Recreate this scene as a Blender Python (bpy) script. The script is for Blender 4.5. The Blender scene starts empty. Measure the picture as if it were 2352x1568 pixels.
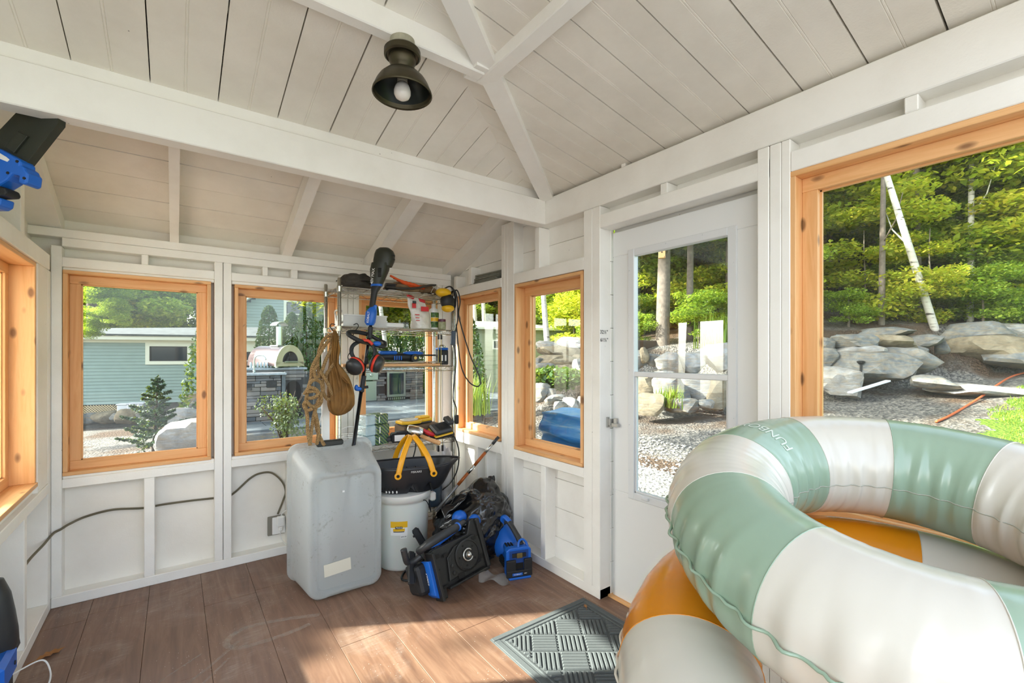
EXPOSURE, SKY, SUN = 0.8, 0.62, 15.0
import bpy, bmesh, math, random
from mathutils import Vector, Matrix, noise as mnoise
S = bpy.context.scene
COL = S.collection
random.seed(7)
PI = math.pi

# ---------------------------------------------------------------- camera, sky, sun, exposure
cam = bpy.data.cameras.new('camera'); camo = bpy.data.objects.new('camera', cam); COL.objects.link(camo)
camo.location = (0, 0, 1.38); camo.rotation_euler = (PI/2, 0, math.radians(-36.55))
cam.lens = 16.0; cam.sensor_width = 36.0; cam.shift_y = 33/2352; cam.clip_start = 0.02; cam.clip_end = 400
S.camera = camo
S.view_settings.view_transform = 'Standard'; S.view_settings.look = 'None'
S.view_settings.gamma = 1.0; S.view_settings.use_curve_mapping = False
S.view_settings.exposure = EXPOSURE
w = bpy.data.worlds.new('world'); S.world = w; w.use_nodes = True
nt = w.node_tree; nt.nodes.clear()
sky = nt.nodes.new('ShaderNodeTexSky'); sky.sky_type = 'NISHITA'; sky.sun_disc = False
SUN_DIR = Vector((0.87, -0.49, -0.655)).normalized()          # the way the light travels
sky.sun_elevation = math.asin(-SUN_DIR.z); sky.sun_rotation = math.atan2(-SUN_DIR.x, -SUN_DIR.y)
sky.air_density = 1.0; sky.dust_density = 2.5; sky.ozone_density = 1.0
hs = nt.nodes.new('ShaderNodeHueSaturation'); hs.inputs['Saturation'].default_value = 0.55
bg = nt.nodes.new('ShaderNodeBackground'); bg.inputs['Strength'].default_value = SKY
wo = nt.nodes.new('ShaderNodeOutputWorld')
nt.links.new(sky.outputs[0], hs.inputs['Color']); nt.links.new(hs.outputs[0], bg.inputs[0]); nt.links.new(bg.outputs[0], wo.inputs[0])
sl = bpy.data.lights.new('sun', 'SUN'); sl.energy = SUN; sl.angle = math.radians(0.9); sl.color = (1.0, 0.94, 0.84)
so = bpy.data.objects.new('sun', sl); COL.objects.link(so); so.location = (-20, 12, 16)
so.rotation_euler = SUN_DIR.to_track_quat('-Z', 'Y').to_euler()
cy = S.cycles
cy.max_bounces = 10; cy.diffuse_bounces = 6; cy.glossy_bounces = 4; cy.transmission_bounces = 6; cy.transparent_max_bounces = 12
cy.use_denoising = True; cy.caustics_reflective = False; cy.caustics_refractive = False
cy.sample_clamp_indirect = 6.0; cy.use_adaptive_sampling = True; cy.adaptive_threshold = 0.02

# ---------------------------------------------------------------- materials
def hexc(h):
    c = [int(h[i:i+2], 16)/255 for i in (0, 2, 4)]
    return tuple(x/12.92 if x <= .04045 else ((x+.055)/1.055)**2.4 for x in c) + (1,)
def C3(c): return hexc(c) if isinstance(c, str) else (tuple(c)+(1,))[:4]
class N:
    def __init__(s, name):
        s.m = bpy.data.materials.new(name); s.m.use_nodes = True
        s.t = s.m.node_tree; s.n = s.t.nodes; s.b = s.n['Principled BSDF']
        s.out = s.n['Material Output']; s._tc = None
    def new(s, k, **kw):
        x = s.n.new(k)
        for a, v in kw.items(): setattr(x, a, v)
        return x
    def link(s, a, b): s.t.links.new(a, b)
    def coord(s, scale=(1, 1, 1), which='Object', rot=(0, 0, 0)):
        if not s._tc: s._tc = s.new('ShaderNodeTexCoord')
        mp = s.new('ShaderNodeMapping'); mp.inputs['Scale'].default_value = scale; mp.inputs['Rotation'].default_value = rot
        s.link(s._tc.outputs[which], mp.inputs[0]); return mp.outputs[0]
    def wcoord(s, scale=(1, 1, 1), rot=(0, 0, 0)):
        g = s.new('ShaderNodeNewGeometry'); mp = s.new('ShaderNodeMapping'); mp.inputs['Scale'].default_value = scale
        mp.inputs['Rotation'].default_value = rot
        s.link(g.outputs['Position'], mp.inputs[0]); return mp.outputs[0]
    def noise(s, vec, scale, detail=3, rough=.55, dist=0):
        x = s.new('ShaderNodeTexNoise'); x.inputs['Scale'].default_value = scale; x.inputs['Detail'].default_value = detail
        x.inputs['Roughness'].default_value = rough; x.inputs['Distortion'].default_value = dist
        s.link(vec, x.inputs['Vector']); return x.outputs['Fac']
    def voro(s, vec, scale, feature='F1', out='Distance'):
        x = s.new('ShaderNodeTexVoronoi'); x.feature = feature; x.inputs['Scale'].default_value = scale
        s.link(vec, x.inputs['Vector']); return x.outputs[out]
    def wave(s, vec, scale, dist=2, detail=2, dscale=1, bands='X', typ='BANDS'):
        x = s.new('ShaderNodeTexWave'); x.wave_type = typ
        if typ == 'BANDS': x.bands_direction = bands
        x.inputs['Scale'].default_value = scale; x.inputs['Distortion'].default_value = dist
        x.inputs['Detail'].default_value = detail; x.inputs['Detail Scale'].default_value = dscale
        s.link(vec, x.inputs['Vector']); return x.outputs['Fac']
    def ramp(s, fac, stops, interp='LINEAR'):
        r = s.new('ShaderNodeValToRGB'); r.color_ramp.interpolation = interp
        e = r.color_ramp.elements
        while len(e) < len(stops): e.new(0.5)
        for k, (p, c) in enumerate(stops): e[k].position = p; e[k].color = C3(c)
        s.link(fac, r.inputs[0]); return r.outputs[0]
    def mix(s, fac, a, b, mode='MIX'):
        x = s.new('ShaderNodeMix', data_type='RGBA', blend_type=mode)
        for sock, v in ((x.inputs[0], fac), (x.inputs[6], a), (x.inputs[7], b)):
            if isinstance(v, bpy.types.NodeSocket): s.link(v, sock)
            elif sock == x.inputs[0]: sock.default_value = v
            else: sock.default_value = C3(v)
        return x.outputs[2]
    def math(s, op, a, b=0.0):
        x = s.new('ShaderNodeMath', operation=op)
        for sock, v in ((x.inputs[0], a), (x.inputs[1], b)):
            if isinstance(v, bpy.types.NodeSocket): s.link(v, sock)
            else: sock.default_value = v
        return x.outputs[0]
    def bump(s, h, strength=.2, dist=.01):
        x = s.new('ShaderNodeBump'); x.inputs['Strength'].default_value = strength; x.inputs['Distance'].default_value = dist
        s.link(h, x.inputs['Height']); s.link(x.outputs[0], s.b.inputs['Normal'])
    def col(s, c):
        if isinstance(c, bpy.types.NodeSocket): s.link(c, s.b.inputs['Base Color'])
        else: s.b.inputs['Base Color'].default_value = C3(c)
    def set(s, **k):
        for a, v in k.items():
            sock = s.b.inputs[a.replace('_', ' ')]
            if isinstance(v, bpy.types.NodeSocket): s.link(v, sock)
            else: sock.default_value = v
    def rnd(s):
        return s.new('ShaderNodeObjectInfo').outputs['Random']
def plain(name, c, rough=.5, metal=0, var=.0, bscale=0, bstr=.15, spec=.5, vscale=14, **k):
    n = N(name)
    if var:
        f = n.noise(n.coord(), vscale, 4)
        c0 = C3(c); n.col(n.ramp(f, [(.3, tuple(x*(1-var) for x in c0[:3])), (.7, tuple(min(1, x*(1+var)) for x in c0[:3]))]))
    else: n.col(c)
    n.set(Roughness=rough, Metallic=metal, Specular_IOR_Level=spec, **k)
    if bscale: n.bump(n.noise(n.coord(), bscale, 4), bstr)
    return n.m
def painted(name, c, dirt, rough=.45, dirtamt=.35):
    """brushed white paint: brush relief, faint grubby mottling, a few dark specks"""
    n = N(name); w_ = n.wcoord()
    big = n.noise(w_, 2.3, 5, .6); fine = n.noise(w_, 26, 3)
    m1 = n.ramp(big, [(.42, (0, 0, 0)), (.78, (dirtamt,)*3)])
    cc = n.mix(m1, c, dirt)
    sp = n.voro(w_, 17); k = n.noise(w_, 5, 2)
    spot = n.math('MULTIPLY', n.math('LESS_THAN', sp, .045), n.math('GREATER_THAN', k, .63))
    cc = n.mix(n.math('MULTIPLY', spot, .7), cc, '5a5147')
    n.col(cc); n.set(Roughness=rough)
    h = n.math('ADD', n.math('MULTIPLY', fine, .6), n.noise(w_, 120, 2))
    n.bump(h, .16, .004); return n.m
def wood(name, axis, a='daa063', b='eab881', c='b5783c', knots=True, rough=.5):
    sc = [26, 26, 26]; sc[axis] = 1.6
    n = N(name); v = n.wcoord(tuple(sc)); v1 = n.wcoord((1, 1, 1))
    f = n.noise(v, 1.0, 5, .62, .6)
    cc = n.ramp(f, [(.3, a), (.52, b), (.72, a)])
    sc2 = [5, 5, 5]; sc2[axis] = .35
    cc = n.mix(n.ramp(n.noise(n.wcoord(tuple(sc2)), 1, 3), [(.35, (0, 0, 0)), (.75, (.35,)*3)]), cc, c)
    if knots:
        s3 = [13, 13, 13]; s3[axis] = 6
        kv = n.voro(n.wcoord(tuple(s3)), 1.0); kn = n.noise(v1, 3.1, 1)
        kf = n.math('MULTIPLY', n.ramp(kv, [(.10, (1, 1, 1)), (.2, (0, 0, 0))]), n.math('GREATER_THAN', kn, .47))
        cc = n.mix(n.math('MULTIPLY', kf, .75), cc, '5b3012')
    n.col(cc); n.set(Roughness=rough); n.bump(f, .08, .003); return n.m
M = {}
M['white'] = painted('white_paint', 'f2f0ea', 'c9c2b4')
M['ceil'] = painted('ceiling_paint', 'ece7dc', 'b5ab9b', .5, .4)
M['trimw'] = painted('trim_paint', 'f0eee9', 'c0b8a8', .4, .22)
M['panel'] = painted('panel_paint', 'ece8df', 'c6bdad', .5, .35)
for i, ax in enumerate('xyz'): M['cedar'+ax] = wood('cedar_'+ax, i)
M['dark'] = plain('dark_gap', '15130f', .9)
M['doorw'] = plain('door_white', 'e4e5e4', .35, bscale=60, bstr=.03)
M['alu'] = plain('white_metal_frame', 'dadcdd', .3, .0)
def glass(name, tint=(.93, .96, .95), refl=1.0, dust=.03):
    n = N(name); n.n.remove(n.b)
    t = n.new('ShaderNodeBsdfTransparent'); t.inputs[0].default_value = C3(tint)
    g = n.new('ShaderNodeBsdfGlossy'); g.inputs['Roughness'].default_value = .01; g.inputs[0].default_value = (.95, .98, 1, 1)
    fr = n.new('ShaderNodeFresnel'); gm = n.new('ShaderNodeNewGeometry')
    n.link(n.math('SUBTRACT', 1.5, n.math('MULTIPLY', gm.outputs['Backfacing'], 1.5-1/1.5)), fr.inputs[0])
    mx = n.new('ShaderNodeMixShader'); n.link(n.math('MULTIPLY', fr.outputs[0], refl), mx.inputs[0])
    n.link(t.outputs[0], mx.inputs[1]); n.link(g.outputs[0], mx.inputs[2])
    d = n.new('ShaderNodeBsdfDiffuse'); d.inputs[0].default_value = (.8, .8, .78, 1)
    m2 = n.new('ShaderNodeMixShader')
    n.link(n.math('MULTIPLY', n.ramp(n.noise(n.wcoord(), 9, 5, .7), [(.35, (.1, .1, .1)), (.8, (1, 1, 1))]), dust), m2.inputs[0])
    n.link(mx.outputs[0], m2.inputs[1]); n.link(d.outputs[0], m2.inputs[2]); n.link(m2.outputs[0], n.out.inputs[0])
    return n.m
M['glass'] = glass('window_glass', (.89, .92, .91), .55, .005)
M['glassd'] = glass('door_glass', (.87, .91, .91), 1.15, .008)
M['glassw'] = glass('screened_glass', (.88, .91, .89), .6, .010)

# ---------------------------------------------------------------- mesh helpers
class MB:
    def __init__(s): s.v = []; s.f = []; s.mi = []; s.mat = Matrix.Identity(4); s.k = 0; s.sm = []; s.smooth = False
    def add(s, vs, fs):
        o = len(s.v); s.v += [tuple(s.mat @ Vector(p)) for p in vs]
        s.f += [tuple(i+o for i in f) for f in fs]; s.mi += [s.k]*len(fs); s.sm += [s.smooth]*len(fs); return s
    def box(s, a, b, ch=0):
        x0, y0, z0 = (min(a[i], b[i]) for i in range(3)); x1, y1, z1 = (max(a[i], b[i]) for i in range(3))
        if ch <= 0:
            return s.add([(x0,y0,z0),(x1,y0,z0),(x1,y1,z0),(x0,y1,z0),(x0,y0,z1),(x1,y0,z1),(x1,y1,z1),(x0,y1,z1)],
                  [(0,3,2,1),(4,5,6,7),(0,1,5,4),(1,2,6,5),(2,3,7,6),(3,0,4,7)])
        c = min(ch, .45*min(x1-x0, y1-y0, z1-z0)); X = (x0, x1); Y = (y0, y1); Z = (z0, z1); vs = []; ix = {}
        for i in (0, 1):
            for j in (0, 1):
                for k in (0, 1):
                    sx, sy, sz = 1-2*i, 1-2*j, 1-2*k
                    for ax in range(3):
                        p = [X[i]+sx*c, Y[j]+sy*c, Z[k]+sz*c]; p[ax] = (X[i], Y[j], Z[k])[ax]
                        ix[(i, j, k, ax)] = len(vs); vs.append(tuple(p))
        fs = []
        for ax in range(3):
            o1, o2 = (ax+1) % 3, (ax+2) % 3
            for sd in (0, 1):
                q = []
                for (u, v) in ((0, 0), (1, 0), (1, 1), (0, 1)):
                    t = [0, 0, 0]; t[ax] = sd; t[o1] = u; t[o2] = v; q.append(ix[(*t, ax)])
                fs.append(tuple(q if sd else q[::-1]))
        for ax in range(3):           # edges along ax
            o1, o2 = (ax+1) % 3, (ax+2) % 3
            for u in (0, 1):
                for v in (0, 1):
                    t0 = [0, 0, 0]; t0[o1] = u; t0[o2] = v; t1 = t0[:]; t1[ax] = 1
                    q = [ix[(*t0, o1)], ix[(*t1, o1)], ix[(*t1, o2)], ix[(*t0, o2)]]
                    fs.append(tuple(q if u == v else q[::-1]))
        for i in (0, 1):
            for j in (0, 1):
                for k in (0, 1):
                    q = [ix[(i, j, k, a_)] for a_ in range(3)]
                    fs.append(tuple(q if (i+j+k) % 2 else q[::-1]))
        return s.add(vs, fs)
    def hexa(s, p):     # eight corners, bottom four then top four
        return s.add(p, [(0,3,2,1),(4,5,6,7),(0,1,5,4),(1,2,6,5),(2,3,7,6),(3,0,4,7)])
    def prism(s, pts, z0, z1, axis=2):
        n = len(pts)
        def P(u, v, h): return {2: (u, v, h), 1: (u, h, v), 0: (h, u, v)}[axis]
        vs = [P(u, v, z0) for u, v in pts]+[P(u, v, z1) for u, v in pts]
        fs = [tuple(range(n))[::-1], tuple(range(n, 2*n))]+[(i, (i+1) % n, n+(i+1) % n, n+i) for i in range(n)]
        return s.add(vs, fs)
    def lathe(s, prof, n=24, cap0=True, cap1=True):
        vs = []; fs = []
        for r, z in prof:
            for i in range(n):
                a = 2*PI*i/n; vs.append((r*math.cos(a), r*math.sin(a), z))
        for j in range(len(prof)-1):
            for i in range(n): fs.append((j*n+i, j*n+(i+1) % n, (j+1)*n+(i+1) % n, (j+1)*n+i))
        if cap0: fs.append(tuple(range(n))[::-1])
        if cap1: fs.append(tuple(range((len(prof)-1)*n, len(prof)*n)))
        return s.add(vs, fs)
    def tube(s, pts, r, n=8, closed=False, cap=True, flat=1.0, twist=None):
        P = [Vector(p) for p in pts]; m = len(P); R = r if isinstance(r, (list, tuple)) else [r]*m
        vs = []; fs = []; up = None
        for i in range(m):
            if closed: t = P[(i+1) % m]-P[i-1]
            else: t = P[min(i+1, m-1)]-P[max(i-1, 0)]
            if t.length < 1e-9: t = Vector((0, 0, 1))
            t.normalize()
            if up is None:
                up = Vector((0, 0, 1)) if abs(t.z) < .9 else Vector((1, 0, 0))
            a = (up - t*up.dot(t))
            if a.length < 1e-6: a = t.orthogonal()
            a.normalize(); up = a; b = t.cross(a)
            for k in range(n):
                th = 2*PI*k/n; q = P[i]+a*(R[i]*math.cos(th)*flat)+b*(R[i]*math.sin(th)); vs.append(tuple(q))
        for i in range(m if closed else m-1):
            for k in range(n):
                j = (i+1) % m; fs.append((i*n+k, i*n+(k+1) % n, j*n+(k+1) % n, j*n+k))
        if cap and not closed: fs += [tuple(range(n))[::-1], tuple(range((m-1)*n, m*n))]
        return s.add(vs, fs)
    def cyl(s, p0, p1, r0, r1=None, n=14): return s.tube([p0, p1], [r0, r0 if r1 is None else r1], n)
    def ball(s, c, r, seg=14, rings=9):
        rr = r if isinstance(r, (list, tuple)) else (r, r, r); vs = [(c[0], c[1], c[2]-rr[2])]; fs = []
        for j in range(1, rings):
            ph = -PI/2+PI*j/rings
            for i in range(seg):
                a = 2*PI*i/seg; vs.append((c[0]+rr[0]*math.cos(ph)*math.cos(a), c[1]+rr[1]*math.cos(ph)*math.sin(a), c[2]+rr[2]*math.sin(ph)))
        vs.append((c[0], c[1], c[2]+rr[2])); L = len(vs)-1
        for i in range(seg): fs.append((0, 1+(i+1) % seg, 1+i)); fs.append((L, L-seg+i, L-seg+(i+1) % seg))
        for j in range(rings-2):
            for i in range(seg):
                a = 1+j*seg; fs.append((a+i, a+(i+1) % seg, a+seg+(i+1) % seg, a+seg+i))
        return s.add(vs, fs)
    def sheet(s, fn, nu, nv, closed_u=False, closed_v=False):
        vs = [fn(i/(nu if closed_u else nu-1), j/(nv if closed_v else nv-1)) for i in range(nu) for j in range(nv)]; fs = []
        for i in range(nu if closed_u else nu-1):
            for j in range(nv if closed_v else nv-1):
                a, b = (i+1) % nu, (j+1) % nv; fs.append((i*nv+j, a*nv+j, a*nv+b, i*nv+b))
        return s.add(vs, fs)
    def build(s, name, mats, parent=None, smooth=None, fix=False):
        me = bpy.data.meshes.new(name); me.from_pydata(s.v, [], s.f)
        for m in (mats if isinstance(mats, (list, tuple)) else [mats]): me.materials.append(M[m] if isinstance(m, str) else m)
        me.polygons.foreach_set('material_index', s.mi)
        me.polygons.foreach_set('use_smooth', s.sm if smooth is None else [smooth]*len(s.f))
        if fix:
            bm = bmesh.new(); bm.from_mesh(me); bmesh.ops.recalc_face_normals(bm, faces=bm.faces); bm.to_mesh(me); bm.free()
        me.update(); o = bpy.data.objects.new(name, me); COL.objects.link(o)
        if parent: o.parent = parent
        return o
def tag(o, label=None, cat=None, group=None, kind=None):
    if label: o['label'] = label
    if cat: o['category'] = cat
    if group: o['group'] = group
    if kind: o['kind'] = kind
    return o
def empty(name, loc=(0, 0, 0), rz=0, rot=None, **k):
    o = bpy.data.objects.new(name, None); COL.objects.link(o); o.location = loc; o.empty_display_size = .05
    o.rotation_euler = rot if rot else (0, 0, rz); tag(o, **k); return o
def structure(name): return empty(name, kind='structure')
def sharp(o, ang=.6):
    o.data.polygons.foreach_set('use_smooth', [True]*len(o.data.polygons)); o.data.set_sharp_from_angle(angle=ang); return o
def subdiv(o, lv=2):
    md = o.modifiers.new('sub', 'SUBSURF'); md.levels = md.render_levels = lv; return o
def solid(o, t, off=0):
    md = o.modifiers.new('solid', 'SOLIDIFY'); md.thickness = t; md.offset = off; return o
def bev(o, wd=.004, seg=2):
    md = o.modifiers.new('bev', 'BEVEL'); md.width = wd; md.segments = seg; md.limit_method = 'ANGLE'; return o
def Rz(a): return Matrix.Rotation(a, 4, 'Z')
def T(*p): return Matrix.Translation(Vector(p))
def frame(o, x, z=None):
    """matrix whose local X is x, local Z close to z, origin o"""
    x = Vector(x).normalized(); z = Vector(z if z else (0, 0, 1)); y = z.cross(x).normalized(); z = x.cross(y)
    m = Matrix((x, y, z)).transposed().to_4x4(); m.translation = Vector(o); return m
def smoothpath(pts, k=6, closed=False):
    P = [Vector(p) for p in pts]; n = len(P); out = []
    for i in range(n if closed else n-1):
        g = (lambda j: P[j % n]) if closed else (lambda j: P[max(0, min(n-1, j))])
        a, b, c, d = g(i-1), g(i), g(i+1), g(i+2)
        for t in range(k):
            u = t/k; out.append(.5*((2*b)+(c-a)*u+(2*a-5*b+4*c-d)*u*u+(3*b-a-3*c+d)*u**3))
    if not closed: out.append(P[-1])
    return [tuple(q) for q in out]
# ---------------------------------------------------------------- the room shell
YB, XR, XL = 3.49, 1.933, -0.543      # stud faces of the back, right and left wall
XW = -2.02                             # far left edge of the front bay
SD = .09                               # stud depth
YF = -.35                              # unseen front side, left open to let sky light in
WALL = {'b': lambda u, d, z: (u, YB+d, z), 'r': lambda u, d, z: (XR+d, u, z), 'l': lambda u, d, z: (XL-d, u, z)}
def wbox(mb, wl, u0, u1, d0, d1, z0, z1, ch=0):
    f = WALL[wl]; mb.box(f(u0, d0, z0), f(u1, d1, z1), ch); return mb
def member(name, wl, parent, u0, u1, z0, z1, d0=0, d1=SD, mat='white', ch=.003):
    j = random.uniform(-.0015, .0015)
    return wbox(MB(), wl, u0, u1, d0+j, d1, z0, z1, ch).build(name, mat, parent)
# floor: a slab and vinyl planks running away from the door side
floor = MB().box((-2.1, YF, -.14), (2.12, 3.6, -.006)).build('floor', 'dark'); tag(floor, kind='structure')
n = N('vinyl_plank'); v = n.coord((16, 1.3, 16)); r = n.rnd()
g1 = n.noise(v, 1.6, 6, .65, .8); g2 = n.noise(n.coord((60, 3, 60)), 1, 3)
cc = n.ramp(g1, [(.25, '644b3d'), (.5, '836450'), (.75, '9f826b')])
cc = n.mix(n.math('MULTIPLY', g2, .35), cc, '5e463a')
cc = n.mix(n.math('MULTIPLY', r, .45), cc, '745848')
wv = n.wcoord((1, 1, 1)); sm = n.noise(wv, 2.2, 5, .6, 1.5); scr = n.noise(n.wcoord((14, 90, 1), (0, 0, .5)), 1, 2)
dust = n.math('MULTIPLY', n.ramp(sm, [(.5, (0, 0, 0)), (.72, (.5, .5, .5))]), n.ramp(scr, [(.4, (.25,)*3), (.75, (1, 1, 1))]))
cc = n.mix(dust, cc, 'b8aca0')
sp = n.math('LESS_THAN', n.voro(wv, 55), .09); cc = n.mix(n.math('MULTIPLY', sp, n.math('MULTIPLY', n.math('GREATER_THAN', n.noise(wv, 3, 2), .5), .6)), cc, 'd8d0c6')
n.col(cc); n.set(Roughness=.42, Specular_IOR_Level=.4); n.bump(g2, .06, .002); M['plank'] = n.m
rp = random.Random(3)
for k in range(-6, 11):
    x0 = -.119+.2503*k-.2503; x1 = x0+.2503
    y = YF-rp.uniform(0, 1.1)
    if k == 6: y = 1.987-2.44
    while y < 3.58:
        a, b = max(y, YF), min(y+1.22, 3.58); y += 1.22
        if b-a < .05 or x1 < -1.9 or x0 > 2.06: continue
        MB().box((max(x0, -2.0)+.0006, a+.0006, -.006), (min(x1, 2.06)-.0006, b-.0006, 0), .0012).build('floor_plank', 'plank', floor)
# dried swirl of grey mop marks on the planks
n = N('dried_mop_mark'); n.col('a9a49b'); n.n.remove(n.b)
df = n.new('ShaderNodeBsdfDiffuse'); df.inputs[0].default_value = C3('b9b2a8'); tr = n.new('ShaderNodeBsdfTransparent'); mx = n.new('ShaderNodeMixShader')
n.link(n.ramp(n.noise(n.wcoord((40, 40, 1)), 1, 4), [(.3, (.02,)*3), (.75, (.42,)*3)]), mx.inputs[0]); n.link(tr.outputs[0], mx.inputs[1]); n.link(df.outputs[0], mx.inputs[2]); n.link(mx.outputs[0], n.out.inputs[0]); M['mop'] = n.m
mb = MB()
for path, wd in (([(-.12,2.22,0),(-.02,2.30,0),(.12,2.42,0),(.25,2.56,0)], .016), ([(-.04,2.2,0),(.08,2.3,0),(.2,2.44,0)], .012),
                 ([(.62,2.56,0),(.45,2.63,0),(.28,2.66,0),(.2,2.58,0),(.24,2.5,0),(.4,2.48,0),(.56,2.5,0)], .03), ([(-.2,2.34,0),(-.05,2.44,0),(.1,2.55,0)], .01)):
    q = smoothpath(path, 6)
    for i in range(len(q)-1):
        a, b = Vector(q[i]), Vector(q[i+1]); s_ = (b-a).cross(Vector((0, 0, 1))).normalized()*wd*.5
        mb.add([(*(a-s_)[:2], .0008), (*(a+s_)[:2], .0008), (*(b+s_)[:2], .0008), (*(b-s_)[:2], .0008)], [(0, 1, 2, 3)])
tag(mb.build('dried_mop_mark', 'mop', floor), kind='stuff')
# back wall
wb = structure('wall_back')
Z1 = 2.0
BW = [(-.497, .188, .715, 1.857), (.318, .99, .72, 1.852), (1.133, 1.80, .725, 1.852)]
for u0, u1, z0, z1 in [(-.72, -.49, 0, 2.5), (.18, .325, 0, 2.5), (.98, 1.14, 0, 2.5), (1.79, 2.12, 0, 2.5)]+[(a-.01, b+.01, 0, c+.005) for a, b, c, d in BW]+[(a-.01, b+.01, d-.005, 2.5) for a, b, c, d in BW]:
    member('wall_panel', 'b', wb, u0, u1, z0, z1, SD-.003, SD+.03, 'panel', 0)
member('base_plate', 'b', wb, XL, XR, 0, .056)
for a, b in ((-.543, -.499), (.206, .252), (.255, .30), (1.0, 1.047), (1.05, 1.088), (1.091, 1.133), (1.80, 1.845), (1.848, 1.93)):
    member('stud', 'b', wb, a, b, .056, 1.985)
member('top_plate', 'b', wb, -.633, 1.93, 2.034, 2.082); member('top_plate', 'b', wb, -.5, 1.93, 1.985, 2.033)
for (a, b, c, d), (e, f) in zip(BW, ((-.499, .206), (.30, 1.0), (1.133, 1.80))):
    member('header', 'b', wb, e, f, 1.872, 1.926); member('head_trim', 'b', wb, e+.001, f-.001, 1.852, 1.872, .012)
    member('sill_plate', 'b', wb, e, f, .648, .699, -.002); member('sill_trim', 'b', wb, e+.001, f-.001, .699, .718, .008)
for a, b in ((-.159, -.126), (.48, .512), (.657, .70), (1.44, 1.48)): member('block', 'b', wb, a, b, 1.926, 1.985)
for a, b in ((-.147, -.096), (.632, .676), (1.44, 1.485)): member('stud', 'b', wb, a, b, .056, .648)
# right wall
wr = structure('wall_right')
RO = [(2.77, 3.40, .745, 1.885), (1.912, 2.585, .722, 1.885), (.905, 1.772, -.1, 2.10), (-.55, .785, .72, 2.10)]
z = -.0
row = 0
while z < 2.9:
    za, zb = z, z+.1925; z = zb
    segs = [(YF, 3.6)]
    for (u0, u1, z0, z1) in RO:
        if zb > z0 and za < z1:
            ns = []
            for a, b in segs:
                if u1 <= a or u0 >= b: ns.append((a, b))
                else:
                    if u0 > a: ns.append((a, u0))
                    if u1 < b: ns.append((u1, b))
            segs = ns
    for a, b in segs:
        for (u0, u1, z0, z1) in RO: pass
        member('siding_board', 'r', wr, a-.004, b+.004, za+.001, zb-.0015, SD-.004, SD+.02, 'white', .002)
for (u0, u1, z0, z1) in RO[:2]+RO[3:]:    # filler strips where a board is notched round a window
    for a, b in ((math.floor(z0/.1925)*.1925+.002, z0+.004), (z1-.004, math.ceil(z1/.1925)*.1925-.003)): member('siding_board', 'r', wr, u0, u1, a, b, SD-.004, SD+.02, 'white', 0)
member('siding_board', 'r', wr, .905, 1.772, 2.105, 2.305, SD-.004, SD+.02)
wbox(MB(), 'r', 2.58, 2.77, SD+.021, SD+.03, 0, 2.6).build('sheathing', 'dark', wr); wbox(MB(), 'r', YF, 3.6, SD+.021, SD+.03, 2.19, 2.9).build('sheathing', 'dark', wr)
for u0, u1 in ((.79, .9), (1.776, 1.908)): wbox(MB(), 'r', u0, u1, SD+.021, SD+.03, 0, 2.2).build('sheathing', 'dark', wr)
wbox(MB(), 'r', 1.912, 3.45, SD+.021, SD+.03, 0, .70).build('sheathing', 'dark', wr)
member('base_plate', 'r', wr, 1.772, YB, 0, .056); member('base_plate', 'r', wr, YF, .905, 0, .056)
for a, b in ((3.40, 3.445), (2.70, 2.742), (2.662, 2.699), (2.588, 2.66), (1.832, 1.90), (1.772, 1.831), (.861, .907), (.816, .859), (.782, .815)):
    tall = 2.23 if b < 2.66 else (2.34 if b < 2.75 else 2.06)
    member('stud', 'r', wr, a, b, .056 if not 1.7 < a < 1.91 else 0, tall)
member('stud', 'r', wr, 1.90, 1.912, .056, 1.96, .02)
for a, b in ((2.304, 2.35), (2.25, 2.29) if 0 else (3.16, 3.205)): member('stud', 'r', wr, a, b, 1.96, 2.23 if a < 3 else 2.10)
member('header', 'r', wr, 2.742, YB-.002, 1.888, 1.956); member('header', 'r', wr, 1.90, 2.588, 1.888, 1.962)
member('sill_plate', 'r', wr, 2.742, YB-.002, .655, .742); member('sill_plate', 'r', wr, 1.90, 2.588, .662, .719)
for a, b in ((2.243, 2.29), (3.06, 3.105), (2.93, 2.96)): member('stud', 'r', wr, a, b, .056, .66)
member('header', 'r', wr, .861, 1.772, 2.102, 2.178); member('header', 'r', wr, YF, .781, 2.10, 2.178)
for a, b in ((1.335, 1.375), (.40, .436), (-.05, 0.0)): member('block', 'r', wr, a, b, 2.178, 2.23)
for a, b in ((.15, .2), (-.3, -.25)): member('stud', 'r', wr, a, b, .056, .66)
member('sill_plate', 'r', wr, YF, .781, .66, .719)
# sloped rafter against the gable of the lean-to
def slope_member(name, parent, x0, x1, ya, yb, zb_at_ya, k, h, mat='white'):
    za, zb = zb_at_ya, zb_at_ya+k*(ya-yb)
    return MB().hexa([(x0, ya, za), (x1, ya, za), (x1, yb, zb), (x0, yb, zb), (x0, ya, za+h), (x1, ya, za+h), (x1, yb, zb+h), (x0, yb, zb+h)]).build(name, mat, parent, fix=True)
KS = .36
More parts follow.
